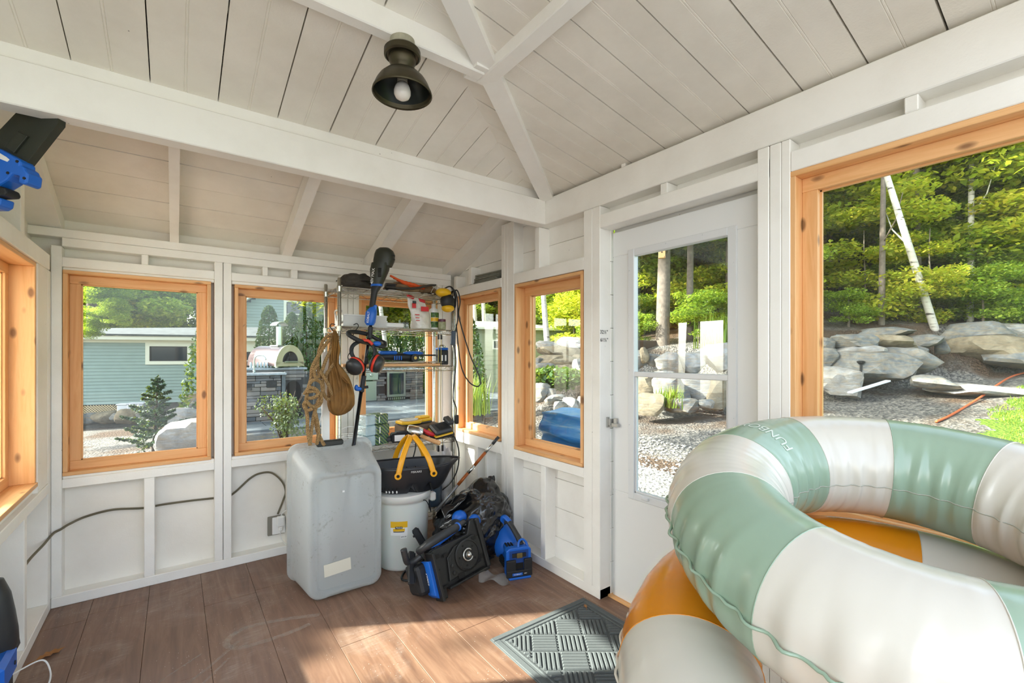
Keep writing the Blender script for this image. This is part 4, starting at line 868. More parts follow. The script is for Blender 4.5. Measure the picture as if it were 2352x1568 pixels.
# shrubs and conifers near the back windows
def conifer(name, loc, h, r, n_, size, m, label, cat, sh=1.0, seed=1, droop=.4, group=None):
    rng = random.Random(seed); e = empty(name, loc, label=label, cat=cat, group=group); mb = MB(); mb.cyl((0, 0, -.1), (0, 0, h*.9), .04+r*.02, .01, 8); mb.build('trunk', 'barkd', e)
    mb = MB(); leaves(mb, cone_pts(rng, n_, h, r, sh), size, rng, droop, .5); o = mb.build('foliage', m, e); o['kind'] = 'stuff'; return e
for i, (q, h, r) in enumerate((((2.165, 14.577, 0.969), 2.35, .5), ((2.799, 14.73, 0.954), 2.2, .5), ((3.071, 14.155, 0.963), 2.35, .5), ((3.623, 14.741, 0.938), 2.2, .55), ((4.11, 15.003, 0.922), 2.0, .55), ((4.597, 15.264, 0.906), 1.75, .55), ((4.966, 14.991, 0.906), 1.75, .55), ((5.501, 15.092, 0.894), 1.75, .6), ((5.98, 14.986, 0.887), 1.75, .6), ((6.482, 14.863, 0.881), 1.75, .6), ((6.995, 14.732, 0.875), 1.8, .6), ((7.413, 14.422, 0.875), 1.8, .6))):
    conifer('arborvitae', (q[0], q[1], 0), h-(.0 if i else .0)+.45, r, 5200, .085, 'thuja', ['broad arborvitae left of the oven chimney', 'pointed arborvitae just right of the oven chimney', 'tallest arborvitae under the gable eave'][i] if i < 3 else 'dark arborvitae in the hedge behind the grill counter', 'arborvitae', .42, 100+i, .15, None if i < 3 else 'arborvitae hedge')
# the young spruce: tiers of drooping boughs
sp = empty('young_spruce', (-0.269, 9.038, -0.067), label='young dark green spruce growing in front of the grey-green wing', cat='shrub'); rng = random.Random(3); mb = MB(); mb.cyl((0, 0, -.15), (.06, 0, 1.05), .03, .008, 8); mb.build('trunk', 'barkd', sp)
pts = []; bmb = MB()
for k in range(46):
    t = (k+.5)/46; z = 1.12*t; a = k*2.4; L = .50*(1-t)**.8*rng.uniform(.65, 1.2)+.03; n_ = int(170*(L/.4)+20)
    for _ in range(n_):
        u = rng.random()**.6; w_ = (1-u)*.5*L+.02; s_ = rng.uniform(-w_, w_)*.7
        pts.append((L*u*math.cos(a)-s_*math.sin(a)+.05*t, L*u*math.sin(a)+s_*math.cos(a), z+.10*u*L/.4-.05*abs(s_)/.1+rng.uniform(-.015, .015)))
leaves(bmb, pts, .06, rng, .55, .45); o = bmb.build('boughs', 'spruce', sp); o['kind'] = 'stuff'
sb = empty('glossy_shrub', (1.272, 7.273, 0.193), label='glossy leaved garden shrub in front of the stone counter', cat='shrub'); rng = random.Random(4); mb = MB(); mb.smooth = True
for k in range(14):
    a = k*2.4; r = rng.uniform(.1, .36); h = rng.uniform(.4, .72); mb.tube([(0, 0, -.15), (r*.4*math.cos(a), r*.4*math.sin(a), h*.5), (r*math.cos(a), r*math.sin(a), h)], [.012, .008, .003], 5)
mb.build('stems', 'barkd', sb); mb = MB(); leaves(mb, blobpts(rng, 1700, [(rng.uniform(-.22, .22), rng.uniform(-.22, .22), rng.uniform(.05, .5), .2, .2, .18) for _ in range(9)]), .042, rng, .3, .6); o = mb.build('foliage', 'shrubl', sb); o['kind'] = 'stuff'
conifer('young_conifer', ((5.353, 8.729, 1.253)[0], (5.353, 8.729, 1.253)[1], .1), 2.1, .42, 1500, .11, 'thuja', 'dark conifer at the left of the corner window', 'conifer', .6, 41, .4)
conifer('young_conifer', ((0.502, 11.454, 0.807)[0], (0.502, 11.454, 0.807)[1], -.2), 2.3, .5, 1500, .10, 'thuja', 'leafy conifer at the right edge of the first back window', 'conifer', .5, 43, .4)
def canopy(label, loc, trunk_r, h, crowns, mat=CF, bk='barkd', name='shade_tree', lean=(0, 0)):
    e = empty(name, loc, label=label, cat='tree'); trunk(e, trunk_r, h, bk, lean, branches=6, seed=5)
    for k, (x, y, z, s_) in enumerate(crowns): share('crown', mat[k % len(mat)], e, (x-loc[0], y-loc[1], z-loc[2]), k*1.3, s_)
    return e
# maple by the wing: trunk at the left edge of the first window, boughs hanging before the siding
canopy('maple with a dark trunk and hanging boughs in front of the house wing', (-2.838, 26.378, -0.169), .22, 7, [(*q, s_) for q, s_ in (((-1.824, 15.667, 2.282), .5), ((-1.401, 15.105, 2.645), .5), ((-1.576, 14.861, 1.822), .3), ((-1.174, 14.812, 2.366), .36), ((-1.702, 14.955, 2.717), .5), ((-1.811, 16.28, 3.413), .8), ((-0.896, 14.979, 3.328), .7), ((-1.237, 14.61, 2.138), .34), ((-1.872, 15.08, 1.875), .4), ((-2.226, 16.588, 3.872), 1.1), ((-0.213, 16.341, 4.08), .9))])
# backdrop trees beyond the house
for i, (q, h, s_) in enumerate((((-4.637, 33.313, 1.77), 9, 1.5), ((-3.365, 37.349, 1.836), 9, 1.6), ((-1.481, 34.707, 1.819), 8, 1.5), ((-0.031, 37.367, 1.868), 9, 1.6), ((1.996, 39.599, 1.917), 10, 1.7), ((6.199, 29.014, 1.819), 9, 1.5), ((6.802, 24.833, 1.77), 9, 1.5), ((8.278, 23.739, 1.77), 9, 1.5), ((9.347, 21.701, 1.754), 9, 1.5), ((10.762, 20.653, 1.754), 9, 1.5), ((12.429, 20.661, 1.77), 9, 1.5), ((13.628, 19.772, 1.77), 9, 1.5), ((-6.297, 34.544, 1.77), 9, 1.5))):
    e = empty('backdrop_tree', (q[0], q[1], -.5), label='tall leafy tree beyond the roofs seen through the back windows', cat='tree', group='backdrop trees'); trunk(e, .16, h, 'bark', branches=3, seed=i)
    for k in range(5): share('crown', (CR+CY)[(i+k) % 5] if i % 3 else CR[k % 3], e, (rw.uniform(-1.2, 1.2), rw.uniform(-1.2, 1.2), 2.0+k*h*.15), k, s_*rw.uniform(.8, 1.1))
# big maple to the left whose crown shades the back windows, thin at its right-hand edge
sd = lambda d, c, z: (-.87*d+.49*c, .49*d+.87*c, z)
canopy('tall maple left of the porch whose leaves dapple the floor with shade', (-6.6, 6.6, -.3), .2, 6, [(*sd(8, c, z), s_) for c, z, s_ in ((3.02, 4.5, .36), (3.05, 5.2, .36), (3.05, 6.0, .4), (3.38, 4.9, .28), (3.3, 5.6, .32), (2.28, 4.56, .17), (2.0, 4.52, .15), (2.5, 4.60, .16), (2.2, 5.22, .06), (2.46, 5.40, .07), (1.92, 5.0, .07))], name='shade_maple')
canopy('unseen oak whose added high crowns shade the patio, gravel and boulders', (1.05, 14.75, -.1), .17, 9, [(-1, 10, 8.2, .9), (1.5, 9.2, 8.6, .9), (4, 10.5, 8.4, 1.0), (6.5, 11, 8.6, 1.0), (3, 7.8, 8.8, .8), (9, 12, 8.5, 1.0)]+[(x-.7286*15.5, y+.4104*15.5, z+.5486*15.5, s_) for x, y, z, s_ in ((11.5, 4.2, .8, .75), (13.3, 3.0, 1.2, .8), (10.2, 5.0, .6, .6), (15.4, 1.9, 1.2, .75), (9.6, 3.4, .3, .5), (7.6, 4.6, .2, .55), (5.9, 3.9, 0, .42), (8.0, 7.4, .6, .55), (6.6, 8.6, .5, .6), (12.5, 5.5, 2, .7), (16.5, .5, 2, .7), (.2, 8, 0, .55), (-.6, 11, -.3, .6), (.9, 9.6, 0, .45), (3.2, 9.6, .1, .6), (5.2, 11, .1, .7), (2.2, 11.4, .1, .5), (4.2, 12.2, .1, .5))], mat=CR, name='shade_oak')  # crowns added out of view along the sun's path to shade the ground
# outside the left window: a red wall end with plastic sheeting and an orange case hanging on it
rwl = empty('shed_wall', (-1.05, 4.15, 0), label='red-stained board wall end with plastic sheet beyond the left window', cat='shed wall')
n = N('red_stain'); n.col(n.ramp(n.noise(n.wcoord((12, 12, 1.5)), 1, 4), [(.3, '8f4a36'), (.7, 'b56a50')])); n.set(Roughness=.7); M['redst'] = n.m
for k in range(6): MB().box((-.42+k*.14, 0, -.2), (-.42+k*.14+.135, .03, 2.3), .004).build('board', 'redst', rwl)
n = N('poly_sheet'); n.col('c3c6c6'); n.set(Roughness=.25, Alpha=.55); n.bump(n.noise(n.wcoord((6, 6, 2)), 4, 3), .6, .02); M['poly'] = n.m
mb = MB(); mb.smooth = True; mb.sheet(lambda u, v: (-.3+.5*u, -.03+.015*math.sin(u*30), .1+2.0*v), 24, 6); mb.build('plastic_sheet', 'poly', rwl)
oc2 = empty('orange_case', (-.765, 3.52, 1.37), label='orange-red plastic case hanging outside the left window', cat='case')
mb = MB(); mb.smooth = True; mb.ball((0, 0, 0), (.055, .11, .17), 18, 12); mb.build('shell', plain('orange_plastic', 'c2441d', .25), oc2); mb = MB(); mb.smooth = True; mb.ball((.03, -.04, -.03), (.035, .07, .09), 14, 9); mb.build('red_panel', plain('red_plastic', 'a81c14', .3), oc2)
mb = MB(); mb.smooth = True; mb.tube(smoothpath([(0, -.03, .14), (.02, -.06, .2), (0, .0, .26), (0, .04, .2), (0, .03, .14)], 5), .012, 8); mb.build('carry_handle', bpy.data.materials['red_plastic'], oc2)
# ---------------------------------------------------------------- lettering helper
def text_mb(body, size, mat4, ex=.0006, align='CENTER'):
    cu = bpy.data.curves.new('lettering', 'FONT'); cu.body = body; cu.size = size; cu.align_x = align; cu.align_y = 'CENTER'; cu.extrude = ex; cu.resolution_u = 3
    o = bpy.data.objects.new('lettering', cu); COL.objects.link(o); dg = bpy.context.evaluated_depsgraph_get()
    me = bpy.data.meshes.new_from_object(o.evaluated_get(dg)); bpy.data.objects.remove(o); bpy.data.curves.remove(cu)
    mb = MB(); mb.mat = mat4; mb.add([tuple(v.co) for v in me.vertices], [tuple(p.vertices) for p in me.polygons]); bpy.data.meshes.remove(me); return mb
def lettering(body, size, mat4, mat, parent, ex=.0006): return text_mb(body, size, mat4, ex).build('lettering', mat, parent)
def facing(o, xdir, ydir): # text plane: local x along xdir, local y along ydir
    x = Vector(xdir).normalized(); y = Vector(ydir); z = x.cross(y).normalized(); y = z.cross(x); m = Matrix((x, y, z)).transposed().to_4x4(); m.translation = Vector(o); return m
M['blue'+'p'] = plain('tool_blue', '1a63c4', .38, spec=.5); M['blackr'] = plain('black_rubber', '1d1e20', .55, bscale=80, bstr=.05); M['greyb'] = plain('dark_grey_plastic', '2e3032', .42)
M['chrome'] = plain('chrome', 'c9cac6', .22, 1.0); M['inkw'] = plain('white_print', 'e9e9e6', .6); M['inkk'] = plain('black_print', '1a1a1a', .6); M['yel'] = plain('safety_yellow', 'e3b21c', .4); M['redp'] = plain('red_vinyl', 'c8272e', .4)
# ---------------------------------------------------------------- pool rings
def vinyl(name, c0, c1, off, seed):
    n = N(name); return n
def ring_mat(name, c):
    n = N(name); n.col(c); n.set(Roughness=.24, Specular_IOR_Level=.5, Coat_Weight=.25, Coat_Roughness=.12); n.bump(n.noise(n.coord(), 7, 3), .08, .02); return n.m
M['sage'] = ring_mat('sage_vinyl', '94ab95'); M['cream'] = ring_mat('cream_vinyl', 'd3cec1'); M['orangev'] = ring_mat('orange_vinyl', 'dd8a12')
RN = Vector((-.165, -.138, 1)).normalized(); RA = RN.cross(Vector((0, 1, 0))).normalized(); RB = RN.cross(RA)
def pool_ring(name, C, R, r, off, mats, label, wr=1.0):
    """ten welded panels; each panel its own mesh so the colours meet at a real seam"""
    e = empty(name, C, label=label, cat='pool float'); rng = random.Random(len(label))
    def surf(t, p, lift=0):
        er = RA*math.cos(t)+RB*math.sin(t); pin = max(0, math.cos(p))**6; pin2 = max(0, -math.cos(p))**5
        wv = (.010*math.sin(t*46+2*mnoise.noise((t*5, 0, 3)))*pin*(.4+.8*abs(mnoise.noise((t*3, 1, 9))))+.007*math.sin(t*38+1.5*mnoise.noise((t*7, 2, 1)))*pin2)*wr
        wv += .004*mnoise.noise((t*22, p*1.3, 5))*(.35+pin+1.4*pin2)*wr-.007*pin
        q = r*(1+.0)+wv+lift
        return er*(R+q*math.cos(p))+RN*(q*math.sin(p))
    for k in range(10):
        a0 = math.radians(off+36*k); mb = MB(); mb.smooth = True
        mb.sheet(lambda u, v: tuple(surf(a0+math.radians(36)*u, v*2*PI)), 37, 48, closed_v=True); mb.build('panel', mats[k % 2], e)
    mb = MB(); mb.smooth = True
    pts = [tuple(surf(t*2*PI/400, 0, .004+.004*math.sin(t*.9+2*mnoise.noise((t*.1, 0, 0))))) for t in range(400)]
    mb.tube(pts, .0035, 6, closed=True); mb.build('outer_seam', mats[0], e)
    mb = MB(); mb.smooth = True; mb.tube([tuple(surf(t*2*PI/200, PI, .0)) for t in range(200)], .0014, 5, closed=True); mb.build('inner_seam', plain('seam_grey', 'a9aa9c', .5), e)
    for k in range(10):
        a0 = math.radians(off+36*k); mb = MB(); mb.smooth = True; mb.tube([tuple(surf(a0, v*2*PI/48, .0002)) for v in range(48)], .0012, 5, closed=True); mb.build('weld_seam', mats[0] if k % 2 else mats[1], e)
    return e, surf
rg1, sf1 = pool_ring('pool_ring', (1.3207, .2764, .9749), .3854, .141, 23, ('sage', 'cream'), 'sage green and cream striped pool ring lying on top of the orange one', .55)
# order the panels so that the lettered one is green
rg2, sf2 = pool_ring('pool_ring', (1.22, .22, .640), .47, .158, 17, ('cream', 'orangev'), 'orange and cream striped pool ring underneath the sage green one', .4)
tm = text_mb('FUNBOY', .052, Matrix.Identity(4), .0002)
xs = [v[0] for v in tm.v]; x0, x1 = min(xs), max(xs)
tm.v = [tuple(sf1(math.radians(259.5)+y/.40, math.radians(132-64*(x-x0)/(x1-x0)), .0012+z)) for x, y, z in tm.v]
tm.build('lettering', plain('lettering_mint', 'cfd8cc', .4), rg1)
# low crate hidden below that carries the rings
cr = empty('slatted_crate', (1.26, .28, 0), label='wooden slatted crate carrying the stacked pool rings', cat='crate')
for k in range(5):
    for sx in (-1, 1): MB().box((sx*.24-.01, -.24, .02+k*.084), (sx*.24+.01, .24, .09+k*.084), .003).build('slat', 'cedary', cr); MB().box((-.23, sx*.24-.01, .02+k*.084), (.23, sx*.24+.01, .09+k*.084), .003).build('slat', 'cedarx', cr)
for sx in (-.215, .215):
    for sy in (-.215, .215): MB().box((sx-.02, sy-.02, 0), (sx+.02, sy+.02, .44)).build('post', 'cedarz', cr)
MB().box((-.26, -.26, .44), (.26, .26, .455), .003).build('top_board', 'cedarx', cr)
# ---------------------------------------------------------------- door mat with a diagonal basket weave
n = N('mat_grey'); w_ = n.wcoord(); n.col(n.mix(n.noise(w_, 700, 2), '2e3334', '7c8283')); n.set(Roughness=.95, Specular_IOR_Level=.1); n.bump(n.noise(w_, 500, 2), .5, .002); M['matg'] = n.m
mx0, mx1, my0, my1 = 1.228, 1.868, .93, 1.838
mat = empty('door_mat', (0, 0, 0), label='grey ribbed door mat with a diagonal basket weave in front of the door', cat='mat')
MB().box((mx0, my0, 0), (mx1, my1, .006), .002).build('backing', 'matg', mat)
mb = MB()
for d_, wd in ((.004, .03), (.047, .012)):
    for q in ((mx0+d_, my0+d_, mx1-d_, my0+d_+wd), (mx0+d_, my1-d_-wd, mx1-d_, my1-d_), (mx0+d_, my0+d_+wd, mx0+d_+wd, my1-d_-wd), (mx1-d_-wd, my0+d_+wd, mx1-d_, my1-d_-wd)): mb.box((q[0], q[1], .004), (q[2], q[3], .011), .003)
mb.build('border_rib', 'matg', mat)
mb = MB(); bl = .128; inn = (mx0+.066, my0+.066, mx1-.066, my1-.066)
c45, s45 = math.cos(math.radians(36.5)), -math.sin(math.radians(36.5))
def clip(p, d, L):
    """largest span of p+t*d, |t|<=L, inside the border"""
    t0, t1 = -L, L
    for i in (0, 1):
        if abs(d[i]) < 1e-9: continue
        a, b = (inn[i]-p[i])/d[i], (inn[i+2]-p[i])/d[i]; t0, t1 = max(t0, min(a, b)), min(t1, max(a, b))
    return (t0, t1) if t1-t0 > .012 else None
for i in range(-8, 9):
    for j in range(-8, 9):
        for k in range(6):
            o = (k-2.5)*bl/6.2; u, v = (i*bl, j*bl+o) if (i+j) % 2 else (i*bl+o, j*bl)
            du, dv = ((1, 0) if (i+j) % 2 else (0, 1)); p = (1.55+u*c45-v*s45, 1.40+u*s45+v*c45); d = (du*c45-dv*s45, du*s45+dv*c45)
            if not (inn[0] < p[0] < inn[2] and inn[1] < p[1] < inn[3]):
                if not (mx0-.06 < p[0] < mx1+.06 and my0-.06 < p[1] < my1+.06): continue
            t = clip(p, d, bl*.46)
            if not t or not (inn[0]-1e-6 <= p[0]+d[0]*(t[0]+t[1])/2 <= inn[2]+1e-6 and inn[1]-1e-6 <= p[1]+d[1]*(t[0]+t[1])/2 <= inn[3]+1e-6): continue
            a = Vector((p[0]+d[0]*t[0], p[1]+d[1]*t[0], .0075)); b = Vector((p[0]+d[0]*t[1], p[1]+d[1]*t[1], .0075)); s_ = Vector((-d[1], d[0], 0))*.0078; up = Vector((0, 0, .0065)); e_ = Vector((d[0], d[1], 0))*.005
            mb.add([tuple(x) for x in (a-s_, a+s_, b+s_, b-s_, a+e_-s_*.55+up, a+e_+s_*.55+up, b-e_+s_*.55+up, b-e_-s_*.55+up)], [(4,5,6,7),(0,1,5,4),(1,2,6,5),(2,3,7,6),(3,0,4,7)])
tag(mb.build('weave_rib', 'matg', mat, fix=True), kind='stuff')
def dry_leaf(loc, rz, s_, label, seed):
    rng = random.Random(seed); out = [(-.5, 0), (-.3, .16), (-.22, .1), (-.05, .3), (.05, .15), (.25, .24), (.3, .08), (.55, 0), (.3, -.08), (.2, -.26), (.05, -.12), (-.1, -.28), (-.22, -.1), (-.34, -.12)]
    mb = MB(); vs = [(0, 0, .003)]+[(x*s_, y*s_, .003+.12*s_*abs(y)+rng.uniform(0, .05)*s_) for x, y in out]; mb.add(vs, [(0, i, i % len(out)+1) for i in range(1, len(out)+1)])
    mb.tube([(-.5*s_, 0, .004), (-.8*s_, .02*s_, .002)], .0015, 5); o = mb.build('dry_leaf', plain('dry_leaf_brown', '9a6a3c', .8) if seed == 1 else bpy.data.materials['dry_leaf_brown']); o.location = loc; o.rotation_euler = (0, 0, rz); tag(o, label, 'leaf')
dry_leaf((-0.461, 2.959, 0), .5, .10, 'curled brown oak leaf on the floor by the left wall', 1); dry_leaf((1.80, 1.755, .012), 1.0, .04, 'tiny brown leaf scrap on the far corner of the door mat', 2)
# ---------------------------------------------------------------- ceiling lamp
lp = empty('ceiling_lamp', (.668, 1.573, 2.53), label='bronze barn-style ceiling lamp with a bare bulb under the purlin', cat='lamp'); n = N('bronze'); n.col('4a4433'); n.set(Roughness=.38, Metallic=.75); M['bronze'] = n.m
n = N('shade_inside'); n.col('1c211e'); n.set(Roughness=.3, Metallic=.5); M['shin'] = n.m
mb = MB(); mb.lathe([(.046, .0), (.047, -.006), (.051, -.030), (.051, -.034)], 28); mb.build('mounting_block', plain('grey_wood_block', 'a7a38f', .7, var=.15, vscale=30), lp, smooth=False)
mb = MB(); mb.lathe([(.064, -.030), (.068, -.034), (.068, -.050), (.062, -.054), (.058, -.050)], 32); sharp(mb.build('canopy', 'bronze', lp), .7)
mb = MB(); mb.smooth = True; mb.lathe([(.046, -.048), (.051, -.058), (.050, -.068), (.041, -.080), (.032, -.088), (.030, -.094), (.034, -.098)], 32, False, False); mb.build('neck', 'bronze', lp)
mb = MB(); mb.smooth = True; mb.lathe([(.030, -.094), (.045, -.097), (.068, -.107), (.086, -.122), (.098, -.138), (.105, -.152), (.110, -.160), (.112, -.168), (.109, -.170), (.107, -.161), (.102, -.154)], 44, False, False); mb.build('shade', 'bronze', lp)
mb = MB(); mb.smooth = True; mb.lathe([(.102, -.154), (.095, -.140), (.083, -.124), (.065, -.110), (.043, -.100), (.028, -.098), (.02, -.100)], 44, False, True); mb.build('shade_lining', 'shin', lp)
mb = MB(); mb.smooth = True; mb.lathe([(.014, -.098), (.0185, -.104), (.019, -.128), (.021, -.134)], 20); mb.build('bulb_base', plain('bulb_collar', 'b4ac98', .5), lp)
mb = MB(); mb.smooth = True; mb.lathe([(.021, -.134), (.028, -.146), (.0315, -.158), (.031, -.168), (.025, -.178), (.013, -.184), (.002, -.186)], 24); mb.build('bulb', plain('frosted_bulb', 'e4ded6', .18), lp)
for o_ in list(lp.children): o_.scale = (.96, .96, 1.17)
# ---------------------------------------------------------------- cables, outlet
n = N('clad_cable'); v = n.wcoord(); n.col('8d8672'); n.set(Roughness=.4, Metallic=.6); n.bump(n.wave(n.wcoord((1, 1, 1)), 190, 0, 0), .8, .002); M['clad'] = n.m
mb = MB(); mb.smooth = True
mb.tube(smoothpath([(-.60, 3.02, .20), (-.60, 3.10, .30), (-.585, 3.22, .36), (-.55, 3.36, .395), (-.528, 3.46, .418), (-.50, 3.478, .430), (-.47, 3.50, .445), (-0.405, 3.555, 0.459), (-0.291, 3.555, 0.474), (-0.152, 3.555, 0.456), (-0.057, 3.555, 0.459), (0.086, 3.555, 0.456), (0.215, 3.555, 0.449), (.30, 3.555, .45), (0.415, 3.56, 0.545), (0.48, 3.56, 0.57), (0.548, 3.56, 0.56), (0.611, 3.56, 0.491), (0.634, 3.56, 0.417), (0.617, 3.56, 0.352), (0.584, 3.56, 0.266)], 8), .0065, 8)
tag(mb.build('armored_cable', 'clad'), 'grey metal-clad cable looping along the back wall to the outlet', 'cable')
mb = MB(); mb.smooth = True; mb.tube(smoothpath([(-.60, 2.70, .36), (-.59, 2.78, .375), (-.585, 2.85, .365), (-.60, 2.885, .335)], 8), .008, 8); tag(mb.build('armored_cable', 'clad'), 'short end of grey metal-clad cable entering the left wall stud bay', 'cable')
ou = empty('outlet_box', (.575, 3.562, .19), label='metal outlet box with white plug adapter low on the back wall', cat='outlet')
MB().box((-.055, -.012, -.065), (.052, .012, .065), .004).build('box', plain('galvanised', '8e8b80', .45, .5), ou); MB().box((-.028, -.018, -.06), (.055, -.011, .06), .004).build('receptacle', 'inkw', ou)
MB().box((-.004, -.05, -.005), (.046, -.018, .068), .008).build('plug_adapter', 'inkw', ou); MB().box((.008, -.048, -.035), (.034, -.02, -.004), .006).build('plug', 'inkw', ou)
mb = MB(); mb.smooth = True; mb.tube(smoothpath([(.02, -.036, -.034), (.022, -.04, -.08), (.05, -.042, -.13), (.09, -.045, -.15)], 6), .003, 6); mb.build('plug_cord', 'inkw', ou)
mb = MB(); mb.smooth = True; mb.tube(smoothpath([(.02, -.04, .066), (.04, -.05, .10), (.08, -.05, .11)], 6), .003, 6); mb.build('plug_cord', 'inkw', ou)
# ---------------------------------------------------------------- things along the left wall
sw = empty('pole_saw', (-0.475, 2.369, 2.088), label='blue cordless pruning saw with black blade cover hanging top left', cat='saw')
q0 = Vector(sw.location)
cam_r = Vector((.8033, -.5955, 0)); cam_f = Vector((.5955, .8033, 0)); PX = 1.62/1045
def scr(du, dv, dd=0): return tuple(cam_r*(du*PX)+Vector((0, 0, -dv*PX))+cam_f*dd)      # local offsets for the saw, laid out in its own hanging plane
def plate(nm, pts, t, m, par, dd=0, ch=.0):
    mb = MB(); k = len(pts); vs = [scr(u-20, v-360, dd) for u, v in pts]+[scr(u-20, v-360, dd+t) for u, v in pts]
    mb.add(vs, [tuple(range(k)), tuple(range(k, 2*k))[::-1]]+[(i, k+i, k+(i+1) % k, (i+1) % k) for i in range(k)]); o = mb.build(nm, m, par, fix=True)
    if ch: bev(o, ch, 2)
    return o
M['olive'] = plain('scabbard_black', '2b2e25', .45, bscale=60, bstr=.05)
plate('blade_cover', [(44, 240), (120, 258), (128, 268), (127, 280), (54, 372), (-40, 330), (-62, 352)], .028, 'olive', sw, .01, .004)
plate('cover_rib', [(40, 300), (62, 311), (30, 350), (8, 336)], .012, 'olive', sw, .002, .002)
plate('body', [(-50, 325), (0, 340), (55, 369), (61, 376), (60, 384), (68, 388), (72, 397), (77, 402), (74, 424), (67, 428), (55, 423), (57, 408), (42, 404), (30, 418), (10, 430), (-50, 440)], .055, 'bluep', sw, -.02, .006)
plate('body_window', [(8, 353), (30, 366), (37, 372), (32, 377), (5, 366)], .004, 'white', sw, -.0215)
plate('handle', [(-50, 341), (4, 346), (12, 354), (12, 362), (4, 368), (-50, 366)], .05, 'blackr', sw, -.045, .008); plate('front_grip', [(-60, 432), (14, 431), (26, 436), (30, 446), (26, 452), (-60, 455)], .05, 'blackr', sw, -.02, .01); plate('lower_body', [(-60, 455), (8, 455), (5, 472), (-6, 478), (-60, 478)], .05, 'bluep', sw, -.01, .006)
for u, v in ((54, 376), (33, 402), (70, 414)):
    mb = MB(); a = Vector(scr(u-20, v-360, -.022)); mb.tube([tuple(a), tuple(a+cam_f*.004)], .005, 10); mb.build('screw_hole', 'inkk', sw)
gb = empty('leaf_bag', (-.572, 2.64, .31), label='dark grey rounded blower hood leaning at the left wall edge', cat='blower'); mb = MB(); mb.smooth = True; mb.lathe([(.005, .2), (.03, .19), (.05, .13), (.062, .05), (.07, -.02), (.072, -.07), (.06, -.11), (.03, -.12)], 22); mb.build('hood', 'greyb', gb)
mb = MB(); mb.smooth = True; mb.tube([(.0, -.09, -.1), (.04, -.05, -.125), (.05, .05, -.1), (.04, .08, -.08)], .016, 8); mb.build('rim', 'blackr', gb)
bt = empty('blue_blower', (-.56, 2.55, .056), label='blue and black cordless tool on the sill plate at the left edge', cat='blower')
MB().box((-.06, -.10, .07), (.055, .10, .18), .018).build('body', 'bluep', bt); MB().box((-.05, -.09, .0), (.045, .09, .072), .012).build('battery', 'blackr', bt); mb = MB(); mb.smooth = True; mb.tube(smoothpath([(0, -.08, .175), (0, -.06, .23), (0, .06, .23), (0, .08, .175)], 5), .014, 8); mb.build('handle', 'blackr', bt)
mb = MB(); mb.cyl((.054, .05, .12), (.058, .05, .12), .008, n=10); mb.build('screw_hole', 'inkk', bt)
mb = MB(); mb.smooth = True; mb.tube(smoothpath([(-.57, 2.70, .062), (-.52, 2.76, .064), (-.46, 2.80, .06), (-.43, 2.76, .02), (-.425, 2.68, .006), (-.45, 2.62, .006), (-.50, 2.64, .03), (-.55, 2.66, .064)], 8), .0035, 6)
for k in range(3): mb.tube([(-.575+.028*math.cos(t*PI/8)*(1-.1*k), 2.63+.028*math.sin(t*PI/8), .062+.006*k) for t in range(16)], .0035, 6, closed=True)
tag(mb.build('charger_lead', 'inkw'), 'white charger cord coiled on the sill plate bottom left', 'cord')
# tile stack on the header, pencilled sizes on the jamb
for k in range(5):
    o = MB().box((-.045, -.17, 0), (.045, .17, .011), .002).build('slate_tile', plain('slate_grey', '77786c', .7, var=.2) if k == 0 else bpy.data.materials['slate_grey']); o.location = (1.972+.004*(k % 2), 2.96-.012*k, 1.957+.0125*k); o.rotation_euler = (0, 0, .03*k-.05)
    tag(o, ['lowest of five grey slate tiles stacked on the corner window header', 'second lowest slate tile in the stack on the header', 'middle slate tile in the stack on the header', 'second highest slate tile in the stack on the header', 'topmost slate tile in the stack on the header'][k], 'tile', 'slate tiles on the header')
pm = facing((1.965, 1.7705, 1.515), (1, 0, 0), (-.15, 0, 1)); lettering('32\u00bd"', .030, pm, 'inkk', wr, .0003); pm = facing((1.967, 1.7705, 1.470), (1, 0, 0), (-.15, 0, 1)); lettering('61\u00bd"', .030, pm, 'inkk', wr, .0003)
# ---------------------------------------------------------------- wire rack in the corner
RX0, RX1, RY0, RY1 = .868, 1.722, 3.075, 3.405
SH = [.22, .755, 1.30, 1.575, 1.835]
rk = empty('wire_shelf', (0, 0, 0), label='chrome wire shelving rack with five shelves in the back right corner', cat='shelf')
n = N('chrome_wire'); n.col('b9b8ae'); n.set(Roughness=.25, Metallic=1.0); M['wire'] = n.m
for x in (RX0, RX1):
    for y in (RY0, RY1):
        mb = MB(); mb.smooth = True; mb.lathe([(.0125, 0), (.0125, 1.885), (.009, 1.892)], 14); o = mb.build('post', 'wire', rk); o.location = (x, y, 0); sharp(o, .9)
        mb = MB(); mb.smooth = True
        for k in range(36): mb.tube([(.0128*math.cos(t*PI/6), .0128*math.sin(t*PI/6), .06+k*.05) for t in range(12)], .0009, 4, closed=True)
        g = mb.build('groove_rings', 'wire', o); g['kind'] = 'stuff'
        mb = MB()
        for z in SH: mb.lathe([(.0128, z-.035), (.0155, z-.033), (.0165, z+.002), (.0128, z+.004)], 12, False, False)
        g = mb.build('shelf_collar', 'greyb' if 0 else 'wire', o)
